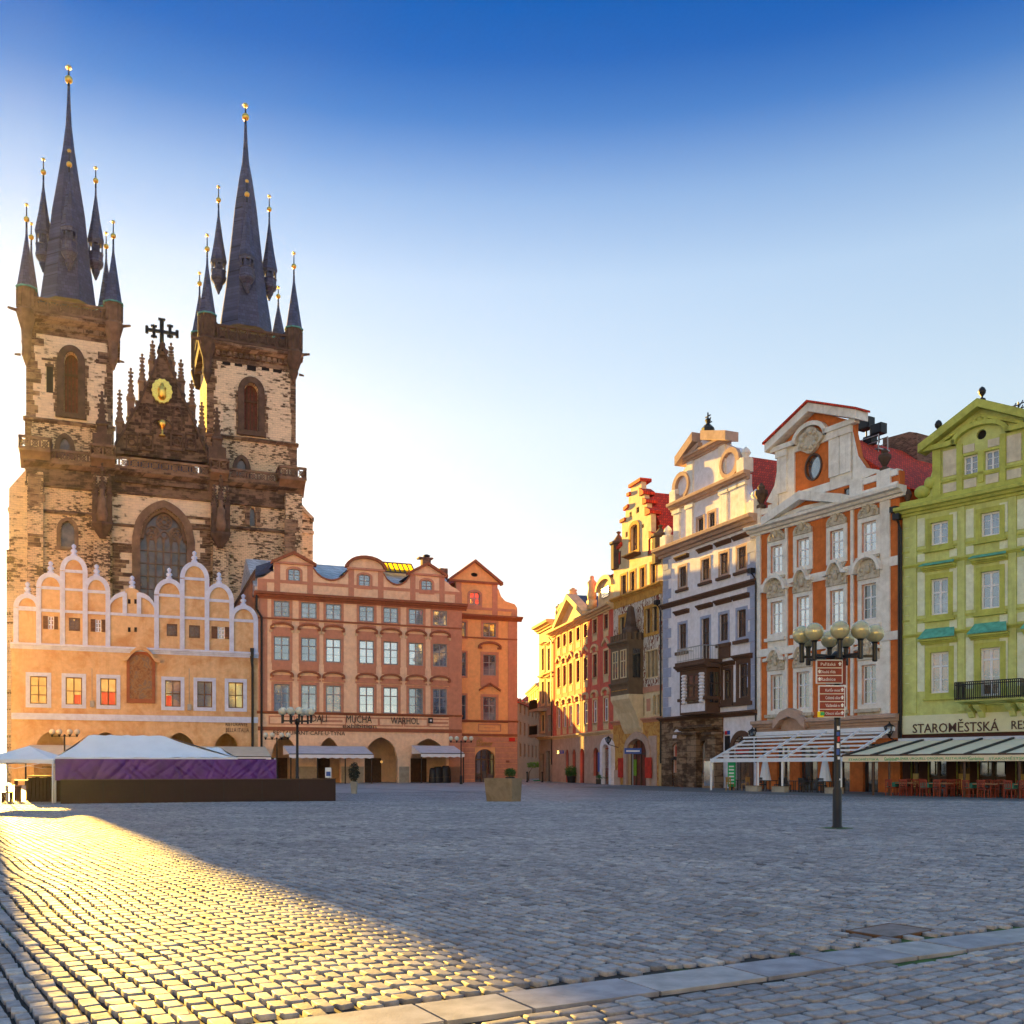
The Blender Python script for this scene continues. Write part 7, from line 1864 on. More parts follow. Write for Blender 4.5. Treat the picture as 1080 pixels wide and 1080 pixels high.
for (a, b) in (((-s, 0), (0, 0)), ((0, 0), (0, s)), ((-s, s), (0, s)), ((-s, 0), (-s, s))):
    m.bar((*a, ze - .06), ((a[0] + b[0]) / 2, (a[1] + b[1]) / 2, ze - .4), .025); m.bar(((a[0] + b[0]) / 2, (a[1] + b[1]) / 2, ze - .4), (*b, ze - .06), .025)
m.build('scissor_frame', M['white_steel'], gz)
m = MB(); m.add([(-.42, s, ze - .1), (-.1, s, ze - .1), (-.2, s - .1, 1.15), (-.26, s, .5), (-.34, s - .06, 1.2)], [(0, 1, 2, 3, 4)]); m.build('tied_curtain', M['canvas'], gz)

bx = empty('dark_counter', (*gp(48, 846.5), 0), .08, 'dark brown plank bar counter between the gazebo and the hoarding', 'counter')
m = MB()
for i in range(9): m.box(-.78 + i * .17, -.63 + i * .17, 0, .05, .04, 1.15 + .02 * (i % 3))
m.build('planks', M['hoarding'], bx); MB().box(-.85, .8, -.06, .5, 1.2, 1.25).build('top', M['wood'], bx); MB().box(-.78, .75, .4, .45, .04, 1.15).build('back_planks', M['hoarding'], bx)
for z in (1.62, 1.98):
    MB().box(-.2, .95, .1, .16, z, z + .05).build('shelf', M['wood'], bx)


def stool(name, label, x, y, h, w, tint='wood', cat='bar table'):
    t = empty(name, (*gp(x, y), 0), .2, label, cat)
    MB().box(-w / 2, w / 2, -.2, .2, h - .05, h).build('table_top', M['table_top'], t)
    for a in (-w / 2 + .05, w / 2 - .05):
        for b_ in (-.15, .15): MB().bar((a, b_, 0), (a, b_, h - .05), .06).build('leg', M[tint], t)
    return t


stool('bar_table', 'taller wooden bar table under the white gazebo', 23, 844.5, 1.02, .62)
stool('bar_table', 'wooden bar table of middle height under the white gazebo', 14, 845.5, .78, .66)
stool('stool', 'lowest wooden stool in front of the bar tables under the gazebo', 7.5, 846.5, .5, .45, cat='stool')

# --- long awning along the ochre house, two awnings of the orange house
def cafe_awning(H, name, label, xa, xb, yt, yb, off, dep, mroof, mval, posts, rise, scallop=True):
    ua, ub = H.u(xa, off), H.u(xb, off); z0 = H.z((xa + xb) / 2, yb, off); z1 = H.z((xa + xb) / 2, yt, off)
    t = empty(name, (*H.world(ua, off), 0), atan2(H.d[1], H.d[0]), label, 'awning'); L_ = ub - ua; va = .42
    n = max(2, int(L_ / 1.5)); c = MB()
    for i in range(n):
        a, b = L_ * i / n, L_ * (i + 1) / n
        c.add([(a, 0, z0 + va), (b, 0, z0 + va), (b, dep, z1), (a, dep, z1), (a, 0, z0 + va + .03), (b, 0, z0 + va + .03), (b, dep, z1 + .03), (a, dep, z1 + .03)], [(0, 3, 2, 1), (4, 5, 6, 7), (0, 1, 5, 4), (3, 2, 6, 7)])
    c.build('canopy', M[mroof], t)
    v = MB(); k = max(4, int(L_ / .8)); pts = [(0, z0 + va - .02)]
    for i in range(k):
        a, b = L_ * i / k, L_ * (i + 1) / k
        v.prism([(a, z0 + va - .02), (a, z0 + .1), ((a + b) / 2, z0 + (0 if scallop else .1)), (b, z0 + .1), (b, z0 + va - .02)], -.01, .005)
    v.build('valance', M[mval], t)
    MB().box(0, L_, -.03, .03, z0 + va - .02, z0 + va + .06).build('front_bar', M['ironbk'], t)
    for a in (.02, L_ - .03): MB().add([(a, 0, z0 + va), (a, dep, z1), (a, dep, z0 + va)], [(0, 1, 2)]).build('side_cheek', M[mval], t)
    for p in posts: MB().bar((L_ * p, .08, 0), (L_ * p, .08, z0 + va), .1).build('post', M['ironbk'], t)
    return t


cafe_awning(S, 'long_awning', 'long beige terrace awning with a white valance along the front of the ochre house', 27, 286, 786, 802.5, -4.5, 4.2, 'canvas_beige', 'canvas', (0, .25, .5, .75, 1), 1, False)
cafe_awning(O, 'cafe_awning', 'longer grey-white awning spanning two arches of the orange house', 305, 394, 786.3, 800.0, -4.6, 4.0, 'canvas_grey', 'canvas', (.02, .33, .66, .98), 1)
cafe_awning(O, 'cafe_awning', 'shorter grey-white awning in front of the last arch of the orange house', 444, 490, 786.0, 799.0, -4.2, 3.6, 'canvas_grey', 'canvas', (.02, .98), 1)
# covered furniture stacks and tables under them
r = random.Random(9)


def cover(x, off, w, h, label):
    u = O.u(x, off); t = empty('covered_chairs', (*O.world(u, off), 0), atan2(O.d[1], O.d[0]) + r.uniform(-.2, .2), label, 'covered chairs', 'covered chair stacks outside the orange house')
    m = MB(); n = 12; lv = [(1.0, 0), (.98, .3), (.92, .62), (.8, .88), (.55, 1.0)]
    for k, (s_, z) in enumerate(lv):
        for i in range(n): a = 2 * pi * i / n; q = s_ * (1 + .07 * sin(a * 3 + k)); m.v.append((w * q * cos(a), .4 * q * sin(a), h * z))
    for k in range(len(lv) - 1):
        for i in range(n): a = k * n + i; b = k * n + (i + 1) % n; m.f.append((a, b, b + n, a + n))
    m.f.append(tuple(range((len(lv) - 1) * n, len(lv) * n))); m.build('cover', M['ironbk'], t, True)
    m = MB(); m.tube([(w * .98 * cos(a), .4 * .98 * sin(a), h * .35) for a in [i * pi / 6 for i in range(13)]], .02, 5); m.build('strap', M['wood'], t)


for x, w, h, lb in ((462, .65, 1.75, 'tall black covered chair stack under the middle of the shorter awning'), (470, .6, 1.85, 'tallest black covered chair stack at the right under the shorter awning'), (457, .5, 1.6, 'slim black covered chair stack left of the taller ones under the shorter awning')): cover(x, -3.0, w, h, lb)


def chair_proto(name, label, m):
    t = empty(name, (0, 0, 0), 0, label, 'chair')
    MB().box(-.22, .22, -.22, .22, .43, .48).build('seat', M[m], t)
    b = MB().box(-.22, .22, .19, .23, .86, .94)
    for i in range(5): b.box(-.2 + i * .09, -.16 + i * .09, .195, .225, .6, .86)
    b.box(-.22, .22, .19, .23, .56, .6); b.build('backrest', M[m], t)
    for x in (-.19, .19):
        MB().bar((x, -.19, 0), (x, -.19, .43), .045).build('leg', M[m], t); MB().bar((x, .2, 0), (x, .2, .92), .045).build('leg', M[m], t)
    return t


used = {}


def put_chair(kind, m, xy, rz, label, group):
    if kind not in used: o = used[kind] = chair_proto(kind, label, m)
    else: o = copy_tree(used[kind])
    o.location = (*xy, .012); o.rotation_euler = (0, 0, rz); o['label'] = label; o['group'] = group; return o


def table_proto(name, label, top, leg, w=1.1, d=.75, cloth=None):
    t = empty(name, (0, 0, 0), 0, label, 'table')
    MB().box(-w / 2, w / 2, -d / 2, d / 2, .70, .745).build('table_top', M[top], t)
    for x in (-w / 2 + .08, w / 2 - .08):
        for y in (-d / 2 + .08, d / 2 - .08): MB().bar((x, y, 0), (x, y, .7), .05).build('leg', M[leg], t)
    if cloth: MB().box(-w * .5 - .01, -w * .18, -d / 2 - .01, d / 2 + .01, .5, .758).build('runner', M[cloth], t)
    return t


# --- near street lamp with direction boards
LB = ground(883, 875)
ring_ang = [180, 125, 256, 84, -71, 58, -15, 215]


def multi_lamp(loc, label, zarm, zg, rad, gm, group):
    t = empty('street_lamp', (*loc, 0), 0, label, 'street lamp', group)
    MB().lathe([(.15, .0), (.15, .06), (.118, .1), (.115, 1.02), (.085, 1.1), (.078, 3.6), (.07, zarm - .25), (.13, zarm - .2), (.15, zarm - .05), (.15, zarm + .06), (.05, zarm + .16)], 0, 0, 14).build('post', M['ironbk'], t, True)
    for a in ring_ang:
        a = radians(a); x, y = rad * cos(a), rad * sin(a)
        ar = MB().bar((0, 0, zarm), (x, y, zarm), .065); ar.lathe([(.05, zarm - .14), (.065, zarm - .12), (.06, zarm + .1), (.065, zg - .26), (.10, zg - .2)], x, y, 10); ao = ar.build('arm', M['ironbk'], t)
        g = MB().ball(x, y, zg, .235, 24, 16); g.build('globe', M[gm], ao, True)
    return t


zarm, zg = zat(693, LB[1]), zat(669.5, LB[1])
NL = multi_lamp(LB, 'near black street lamp with amber glass globes and brown direction boards on its post', zarm, zg, .92, 'globe', 'globe street lamps')
l1 = copy_tree(NL); l1.location = (at(313.5, 61), 61, 0); l1['label'] = 'multi-globe street lamp behind the brown hoarding, in front of the orange house'
for ch in l1.children:
    for g in ch.children:
        if g.name.startswith('globe'):
            if not g.data.name.startswith('pale'): g.data = g.data.copy(); g.data.name = 'pale_globe'; g.data.materials[0] = M['globe_white']
# direction boards
def board(rows_, x0, x1, y0, y1, heart=False):
    X0, X1 = at(x0, LB[1]) - LB[0], at(x1, LB[1]) - LB[0]; z0, z1 = zat(y1, LB[1]), zat(y0, LB[1]); yb = -.17
    bo = MB().box(X0, X1, yb - .03, yb + .03, z0, z1).build('direction_board', M['plate_white'], NL)
    n = len(rows_); h = (z1 - z0 - .03) / n
    for i, (sL, tx, sR) in enumerate(rows_):
        za = z1 - .02 - h * (i + 1) + .012; zb_ = z1 - .02 - h * i - .012
        MB().box(X0 + .025, X1 - .025, yb - .045, yb - .031, za, zb_).build('plate', M['brown_plate'], bo)
        FakeH.root = bo; zc = (za + zb_) / 2
        text(FakeH, tx, (X0 + X1) / 2 + (.02 if sL else -.04), zc, min(.38, (X1 - X0) * .56), h * .42, 'plate_white', y=yb - .047, ext=.003, name='inscription')
        m = MB(); ax = X0 + .075 if sR == 'L' else X1 - .075
        m.prism([(ax - .022, zc - h * .22), (ax + .022, zc - h * .22), (ax + .022, zc), (ax + .05, zc), (ax, zc + h * .3), (ax - .05, zc), (ax - .022, zc)], yb - .052, yb - .0455); m.build('arrow', M['plate_white'], bo)
    return bo


class FakeH: root = None; P = LB


board([('', 'Pařížská', 'R'), ('', 'Dlouhá třída', 'L'), ('', 'Radnice', 'L')], 858.5, 886, 696.5, 721.5)
b2 = board([('x', 'Karlův most', 'R'), ('x', 'Celetná ulice', 'R'), ('x', 'Václavské n.', 'R'), ('x', 'Obecní dům', 'R')], 861, 888.5, 723.5, 757)
bk = MB().box(at(872, LB[1]) - LB[0], at(893, LB[1]) - LB[0], .05, .10, zat(722, LB[1]), zat(692, LB[1])); bk.build('rear_board', M['brown_plate'], NL)
bk = MB().box(at(875, LB[1]) - LB[0], at(893, LB[1]) - LB[0], .05, .10, zat(745, LB[1]), zat(725, LB[1])); bk.build('rear_board', M['brown_plate'], NL)
m = MB().box(at(859.5, LB[1]) - LB[0], at(866, LB[1]) - LB[0], -.225, -.21, zat(757, LB[1]), zat(751, LB[1])); m.build('yellow_sticker', M['sticker_yellow'], NL)
m = MB().box(at(862.5, LB[1]) - LB[0], at(866.5, LB[1]) - LB[0], -.24, -.226, zat(755, LB[1]), zat(751.5, LB[1])); m.build('green_sticker', M['green_paint'], NL)
r = random.Random(4)
for (y0, y1, mm) in ((766, 770, 'plate_white'), (772, 776, 'sticker_blue'), (777, 782, 'sticker_red'), (784, 789, 'plate_white'), (790, 796, 'sticker_blue'), (798, 801, 'plate_white'), (821, 823, 'plate_white')):
    z0, z1 = zat(y1, LB[1]), zat(y0, LB[1]); m = MB(); a0 = -pi / 2 + r.uniform(-.6, .4); n = 5; R_ = .0845
    vs = []
    for i in range(n + 1): a = a0 + .9 * i / n; vs += [(R_ * cos(a), R_ * sin(a), z0), (R_ * cos(a), R_ * sin(a), z1)]
    m.add(vs, [(2 * i, 2 * i + 2, 2 * i + 3, 2 * i + 1) for i in range(n)]); m.build('sticker', M[mm], NL)
tag(MB().add([(LB[0] + .42 * cos(i * pi / 8) * (1 + .25 * sin(i * 5)), LB[1] + .34 * sin(i * pi / 8) * (1 + .2 * cos(i * 3)), .047 + .004 * (i % 2)) for i in range(16)], [tuple(range(16))]).build('moss', M['leaf']), kind='stuff')


def small_lamp(loc, h, label):
    t = empty('street_lamp', (*loc, 0), 0, label, 'street lamp', 'four-globe street lamps')
    MB().lathe([(.16, 0), (.14, .8), (.07, .9), (.06, h - .3), (.12, h - .25), (.05, h - .1)], 0, 0, 10).build('post', M['ironbk'], t)
    for x in (-1.0, -.42, .42, 1.0):
        a = MB().bar((0, 0, h - .25), (x, 0, h - .25), .06); a.lathe([(.05, h - .32), (.08, h - .2), (.13, h - .1)], x, 0, 8); ao = a.build('arm', M['ironbk'], t)
        MB().ball(x, 0, h + .1, .23, 14, 10).build('globe', M['globe_white'], ao, True)
    return t


s1_ = small_lamp((at(292, 88), 88, ), zat(776.5, 88), 'four-globe street lamp by the first arch of the orange house')
for x, Y, lb in ((486.3, 98, 'four-globe street lamp beside the shorter awning of the orange house'), (68, 80, 'four-globe street lamp before the first arch of the ochre house')):
    o = copy_tree(s1_); o.location = (at(x, Y), Y, 0); o['label'] = lb

# --- stone planter block, potted conifer, small plants
pb = ground(530, 846.8); YB_ = pb[1]
t = empty('stone_planter', (*ground(532, 846.3), 0), 0, 'big tapered sandstone planter block standing alone in the middle of the square', 'planter')
k = YB_ / FL
# corner-on block: wide left face, narrow right face
q0 = [(-19 * k, .25), (8 * k, 0), (17.5 * k, .55), (-10 * k, 1.1)]; q1 = [(-22 * k, .2), (8 * k, -.03), (19 * k, .6), (-11 * k, 1.2)]
zt = zat(821, YB_)
m = MB().add([(*p, 0) for p in q0] + [(*p, zt) for p in q1] + [((p[0] - q1[0][0]) * .8 + q1[0][0] + .17, (p[1] * .8 + .12), zt) for p in q1] + [((p[0] - q1[0][0]) * .8 + q1[0][0] + .17, (p[1] * .8 + .12), zt - .2) for p in q1],
             [(0, 1, 5, 4), (1, 2, 6, 5), (2, 3, 7, 6), (3, 0, 4, 7), (4, 5, 9, 8), (5, 6, 10, 9), (6, 7, 11, 10), (7, 4, 8, 11), (8, 9, 13, 12), (9, 10, 14, 13), (10, 11, 15, 14), (11, 8, 12, 15), (12, 13, 14, 15)])
m.build('block', M['planter_stone'], t)


def leafball(parent, name, c, r_, n, m, seed, sx=1, sz=1, leaf=.12):
    rg = random.Random(seed); mb = MB()
    for _ in range(n):
        d = Vector((rg.gauss(0, 1), rg.gauss(0, 1), rg.gauss(0, 1))).normalized() * (r_ * rg.uniform(.45, 1.05))
        p = Vector((c[0] + d.x * sx, c[1] + d.y * sx, c[2] + d.z * sz)); a = Vector((rg.gauss(0, 1), rg.gauss(0, 1), rg.gauss(0, 1))).normalized(); b = a.orthogonal().normalized(); s_ = leaf * rg.uniform(.6, 1.3)
        mb.add([p - a * s_, p + b * s_ * .45, p + a * s_, p - b * s_ * .45], [(0, 1, 2, 3)])
    return mb.build(name, M[m], parent, fixn=False)


Yp = 62.; t = empty('potted_conifer', (*ground(373.5, 837), 0), 0, 'dark slim conifer in a square concrete pot in front of the orange house', 'potted plant'); k = Yp / FL
MB().add([(x * s_, y * s_, z) for z, s_ in ((0, 2.6 * k), (.75, 3.6 * k)) for x, y in ((-1, -1), (1, -1), (1, 1), (-1, 1))], [(0, 1, 5, 4), (1, 2, 6, 5), (2, 3, 7, 6), (3, 0, 4, 7), (4, 5, 6, 7), (0, 3, 2, 1)]).build('pot', M['conc'], t)
leafball(t, 'foliage', (0, 0, 1.35), .42, 700, 'leaf_dark', 3, .8, 1.5, .07); MB().bar((0, 0, .7), (0, 0, 1.4), .05).build('trunk', M['wood'], t)
t = empty('potted_shrub', (at(538, 100), 99.5, 0), 0, 'round green shrub in a dark pot by the wall of the narrow corner house', 'potted plant')
MB().lathe([(.35, 0), (.5, .7), (.42, .72)], 0, 0, 12).build('pot', M['ironbk'], t); leafball(t, 'foliage', (0, 0, 1.15), .6, 700, 'leaf', 5, 1, .75, .09)
t = empty('potted_shrub', (at(602.5, 108), 108, 0), 0, 'dark potted shrub before the shop windows of the rose red house', 'potted plant')
MB().lathe([(.4, 0), (.5, .7), (.42, .72)], 0, 0, 12).build('pot', M['ironbk'], t); leafball(t, 'foliage', (0, 0, 1.25), .7, 700, 'leaf', 6, 1, .9, .1)
t = empty('potted_shrub', (at(636, 99), 99, 0), 0, 'low clipped box shrub beside the white portal of the rose red house', 'potted plant')
MB().box(-.7, .7, -.3, .3, 0, .5).build('pot', M['ironbk'], t); leafball(t, 'foliage', (0, 0, .7), .5, 600, 'leaf', 7, 1.4, .6, .08)
t = empty('street_tree', (at(557.5, 125), 125, 0), 0, 'small bright green tree at the mouth of the side street', 'tree')
MB().tube([(0, 0, 0), (.05, 0, 1.0), (.5, 0, 1.7)], [.09, .07, .04], 6).build('trunk', M['wood'], t); leafball(t, 'crown', (.75, 0, 2.0), .62, 500, 'leaf_bright', 8, 1.7, .6, .11)
b0 = None
for x, Y, lb in ((556, 112, 'black bollard left of the small tree at the side street'), (572, 112, 'black bollard in front of the grey-beige corner house')):
    if b0 is None:
        b0 = empty('bollard', (0, 0, 0), 0, lb, 'bollard', 'street bollards'); MB().lathe([(.14, 0), (.12, .1), (.08, .15), (.07, 1.0), (.1, 1.02)], 0, 0, 10).build('shaft', M['ironbk'], b0); MB().ball(0, 0, 1.1, .11, 10, 7).build('knob', M['ironbk'], b0, True); o = b0
    else: o = copy_tree(b0); o['label'] = lb
    o.location = (at(x, Y), Y, 0)
t = empty('street_sign', (at(667.5, 89), 89, 0), 0, 'blue and white street sign on a thin post before the painted house', 'sign')
MB().bar((0, 0, 0), (0, 0, zat(790, 89)), .07).build('post', M['grey_steel'], t); MB().box(-.75, .75, -.06, -.01, zat(795, 89), zat(789, 89)).build('sign_plate', M['sticker_blue'], t); MB().box(-.6, .6, -.075, -.062, zat(793, 89), zat(791.3, 89)).build('white_band', M['plate_white'], t)


# --- wall lanterns (parts of their houses)
def lantern(H, x, y0, y1, off=-1.0):
    u, z0, z1 = H.u(x, off), H.z(x, y1, off), H.z(x, y0, off); h = z1 - z0
    m = MB().lathe([(.05, z0), (.16, z0 + h * .2), (.18, z0 + h * .25)], u, off, 6); m.lathe([(.36, z0 + h * .68), (.12, z0 + h * .85), (.05, z0 + h * .9), (.05, z1)], u, off, 6)
    for k in range(6): a = pi / 6 + k * pi / 3; m.bar((u + .18 * cos(a), off + .18 * sin(a), z0 + h * .25), (u + .33 * cos(a), off + .33 * sin(a), z0 + h * .68), .04)
    m.bar((u, off, z0), (u, 0, z0 - .3), .06); o = H.part('wall_lantern', m, 'ironbk')
    H.part('lantern_glass', MB().lathe([(.16, z0 + h * .26), (.31, z0 + h * .67)], u, off, 6), 'pane_mid', o)


lantern(Wh, 793.5, 767, 780); lantern(Rd, 938, 761, 778); lantern(P, 641.5, 776, 785)

# --- white steel pergola in front of the white and vermilion houses
PO = -5.2
pu0, pu1 = Rd.u(750, PO), Rd.u(893, PO); pz0 = Rd.z(830, 801.5, PO); pz1 = Rd.z(866, 772, -.6)
pg = empty('pergola', (*Rd.world(0, PO), 0), atan2(Rd.d[1], Rd.d[0]), 'white steel terrace pergola with open slatted roof before the vermilion house', 'pergola')
dep = -PO - .9
m = MB().box(pu0, pu1, -.1, .1, pz0 - .12, pz0 + .14); m.build('front_beam', M['white_steel'], pg)
m = MB().box(Rd.u(800), pu1 + .1, dep - .1, dep + .1, pz1 - .12, pz1 + .15); m.build('back_beam', M['white_steel'], pg)
for x in (799.5, 825, 860, 892):
    u = Rd.u(x, PO); MB().bar((u, 0, pz0 + .05), (u + .0, dep, pz1 + .05), .13).build('rafter', M['white_steel'], pg)
u = pu0 + .05; zl = Rd.z(790, 783, -3.5); MB().bar((u, 0, pz0 + .05), (u, dep * .75, pz0 + (pz1 - pz0) * .75), .12).build('rafter', M['white_steel'], pg)
for k in range(1, 7):
    q = k / 7; a = pu0 + .1 if q < .72 else Rd.u(800); MB().box(a, pu1 + .1, dep * q - .06, dep * q + .06, pz0 + (pz1 - pz0) * q - .02, pz0 + (pz1 - pz0) * q + .1).build('slat', M['white_steel'], pg)
for x in (750, 799.5, 825, 887):
    u = Rd.u(x, PO); MB().bar((u, 0, .012), (u, 0, pz0 - .12), .13).build('post', M['white_steel'], pg)
gl = MB().box(Rd.u(743.5, PO + .5), pu0 - .2, .4, .44, .3, 2.1); go = gl.build('wind_screen', M['pane_mid'], pg)
for i, (x, lb) in enumerate(((795, 'low stone planter box at the second pergola post'), (823, 'low stone planter box at the third pergola post'), (880, 'low stone planter box at the last pergola post by the beige awning'))):
    u = Rd.u(x, PO - .35); p = Rd.world(u, PO - .35); t = empty('low_planter', (*p, .012), atan2(Rd.d[1], Rd.d[0]), lb, 'planter', 'low stone planters of the pergola')
    MB().box(-.55, .55, -.22, .2, 0, .36).build('block', M['conc'], t); MB().box(-.57, .57, -.24, .22, .362, .40).build('cap', M['planter_stone'], t)
mbd = empty('menu_board', (*Rd.world(Rd.u(771.5, PO + .8), PO + .8), .012), atan2(Rd.d[1], Rd.d[0]) + .3, 'tall green and white menu board on the terrace before the white house', 'menu board')
MB().box(-.3, .3, 0, .06, .25, 2.0).build('panel', M['green_paint'], mbd); m = MB()
for k in range(6): m.box(-.2, .2, -.012, -.001, .45 + k * .24, .55 + k * .24)
m.build('white_stripes', M['plate_white'], mbd); MB().bar((0, .03, 0), (0, .03, .25), .08).build('foot', M['ironbk'], mbd)
for i, (x, off, lb) in enumerate(((807, -3.5, 'closed pale blue parasol nearer the white house under the pergola'), (870, -3.8, 'closed pale blue parasol behind the lamp post under the pergola'))):
    p = Rd.world(Rd.u(x, off), off); t = empty('parasol', (*p, .012), 0, lb, 'parasol', 'closed parasols under the pergola')
    MB().lathe([(.42, .72), (.36, 1.0), (.24, 1.7), (.1, 2.35), (.02, 2.5)], 0, 0, 9).build('folded_canopy', M['canvas'], t); MB().bar((0, 0, 0), (0, 0, .75), .06).build('pole', M['grey_steel'], t)
# tables and chairs under the pergola
rz = atan2(Rd.d[1], Rd.d[0]); rj = random.Random(11)
tp = None
names = ['at the left end', 'left of the middle post', 'right of the middle post', 'beside the lamp post', 'at the right end']
for i, x in enumerate((778, 812, 838, 856, 876)):
    off = PO + 1.3; u = Rd.u(x, off); p = Rd.world(u, off); lb = f'small dark bistro table {names[i]} of the pergola terrace'
    if tp is None: tp = table_proto('bistro_table', lb, 'chair_black', 'chair_black', .8, .7); o = tp
    else: o = copy_tree(tp); o['label'] = lb
    o['group'] = 'dark tables under the pergola'; o.location = (*p, .012); o.rotation_euler = (0, 0, rz)
    for k, (du, dy, ra, side) in enumerate(((-.75, 0, pi / 2, 'left'), (.75, .05, -pi / 2, 'right'), (0, -.75, pi, 'front'))):
        q = Rd.world(u + du, off + dy); put_chair('wicker_chair' if i else 'ochre_chair', 'chair_black' if i else 'chair_ochre', q, rz + ra + rj.uniform(-.25, .25),
                                                 (f'black terrace chair on the {side} side of the bistro table {names[i]}' if i else f'ochre wicker chair on the {side} side of the bistro table at the left end'), 'terrace chairs under the pergola')

# --- green house awning, tables and red chairs
AO = -7.0; au0, au1 = G.u(889, AO), G.u(1080, AO) + 6
az0, az1 = G.z(985, 803.0, AO), G.z(985, 797.2, AO); zb = zsg0 - .12
aw = empty('restaurant_awning', (*G.world(0, 0), 0), atan2(G.d[1], G.d[0]), 'wide beige awning with dark ribs and green lettering before the green restaurant', 'awning')
zbk = G.z(1010, 780.5, -.5)
n = 9; cA_ = MB()
rib_u = [au0 + (au1 - au0) * i / n for i in range(n + 1)]
cA_.add([(au0, AO, az1), (au1, AO, az1), (au1, -.6, zbk), (au0, -.6, zbk), (au0, AO, az1 + .02), (au1, AO, az1 + .02), (au1, -.6, zbk + .02), (au0, -.6, zbk + .02)], [(0, 3, 2, 1), (4, 5, 6, 7), (0, 1, 5, 4), (1, 2, 6, 5), (2, 3, 7, 6), (3, 0, 4, 7)]); cA_.build('canopy', M['canvas_awning'], aw)
for u in rib_u: MB().bar((u, AO, az1 + .05), (u, -.6, zbk + .05), .15).build('rib', M['ironbk'], aw)
MB().box(au0, au1, AO - .03, AO + .02, az0, az1 + .02).build('valance', M['canvas_awning'], aw); MB().box(au0, au1, AO - .04, AO + .03, az1 + .025, az1 + .11).build('front_bar', M['brown_frame'], aw)
cs = MB().box(au0 + .2, au1, -.75, -.05, zbk - .02, zbk + .17); cs.build('cassette', M['canvas_grey'], aw)


class FA: root = aw


zt = (az0 + az1) / 2
text(FA, 'STAROMĚSTSKÁ', G.u(911, AO), zt, 1.9, .16, 'green_paint', y=AO - .04, ext=.004); text(FA, 'Gambrinus', G.u(939.5, AO), zt, .75, .2, 'green_paint', y=AO - .04, ext=.004)
text(FA, 'PILSNER URQUELL ORIGINAL RESTAURANT', G.u(983, AO), zt, 4.2, .15, 'green_paint', y=AO - .04, ext=.004); text(FA, 'Gambrinus', G.u(1030, AO), zt, .8, .2, 'green_paint', y=AO - .04, ext=.004); text(FA, 'STAROMĚSTSKÁ', G.u(1064, AO), zt, 2.0, .16, 'green_paint', y=AO - .04, ext=.004)
for x in (921, 938, 1017, 1075): u = G.u(x, AO + .1); MB().bar((u, AO + .1, .012), (u, AO + .1, az0), .1).build('post', M['brown_frame'], aw)
rz = atan2(G.d[1], G.d[0]); tp = None; rowsT = [(952, 'under the left of beige'), (988, 'by the second post of beige'), (1034, 'below the middle of beige'), (1078, 'rightmost under beige')]
for j, (off, rown) in enumerate(((AO + .7, 'front'), (AO + 3.0, 'back'))):
    for i, (x, nm) in enumerate(rowsT):
        u = G.u(x, off) + j * .4; p = G.world(u, off); lb = f'{rown} row restaurant table with green runner {nm} awning'
        if tp is None: tp = table_proto('restaurant_table', lb, 'table_top', 'chair_red', 1.5, .75, 'cloth_green'); o = tp
        else: o = copy_tree(tp); o['label'] = lb
        o['group'] = 'restaurant tables under the beige awning'; o.location = (*p, .012); o.rotation_euler = (0, 0, rz)
        for k, (du, dy, ra, sd) in enumerate(((-.4, -.6, pi, 'left front'), (.4, -.6, pi, 'right front'), (-.4, .65, 0, 'left rear'), (.4, .65, 0, 'right rear'))):
            if j == 1 and k < 2: continue
            q = G.world(u + du, off + dy); put_chair('restaurant_chair', 'chair_red', q, rz + ra + rj.uniform(-.2, .2), f'red-brown chair {sd} of {rown} row table {nm} awning', 'red-brown restaurant chairs')
# ================================================================== camera, sky, sun
sc = bpy.context.scene
cam = bpy.data.cameras.new('camera'); co = bpy.data.objects.new('camera', cam); C.objects.link(co)
co.location = (0, 0, CZ); co.rotation_euler = (pi / 2, 0, 0); cam.sensor_width = 36; cam.lens = FL / 1080 * 36; cam.shift_y = (HZ - 540) / 1080; cam.clip_end = 3000; cam.clip_start = .05
sc.camera = co
SUN_EL = radians(8.5); SUN_AZ = math.atan(.5415)      # azimuth to the left of straight ahead
w = bpy.data.worlds.new('World'); sc.world = w; w.use_nodes = True; nt = w.node_tree
sky = nt.nodes.new('ShaderNodeTexSky'); sky.sky_type = 'NISHITA'; sky.sun_disc = False; sky.sun_elevation = SUN_EL; sky.sun_rotation = -SUN_AZ
sky.air_density = 1.0; sky.dust_density = 0.7; sky.ozone_density = 3.0; sky.altitude = 200
bg = nt.nodes['Background']; bg.inputs['Strength'].default_value = .096
tcw = nt.nodes.new('ShaderNodeTexCoord'); sxyz = nt.nodes.new('ShaderNodeSeparateXYZ'); nt.links.new(tcw.outputs['Generated'], sxyz.inputs[0])
# the photograph's polarised zenith: the clear sky deepens with height
deep = ramp(nt, sxyz.outputs[2], [(0.0, (1, 1, .92)), (.10, (1, .96, .88)), (.196, (.92, .84, .76)), (.324, (.90, .87, .83)), (.437, (.73, .77, .83)), (.495, (.44, .56, .74)), (.545, (.12, .29, .60)), (.58, (.03, .18, .52)), (.615, (.006, .145, .48)), (.68, (.15, .38, .72)), (.78, (.6, .8, 1)), (1.0, (.8, .95, 1))])
soft = nt.nodes.new('ShaderNodeGamma'); soft.inputs[1].default_value = .4; nt.links.new(sky.outputs[0], soft.inputs[0])
nt.links.new(mixc(nt, 1.0, soft.outputs[0], deep, 'MULTIPLY'), bg.inputs[0])
sd = bpy.data.lights.new('sun', 'SUN'); sd.energy = 4.6; sd.angle = radians(.55); sd.color = (1, .57, .09)
so = bpy.data.objects.new('sun', sd); C.objects.link(so)
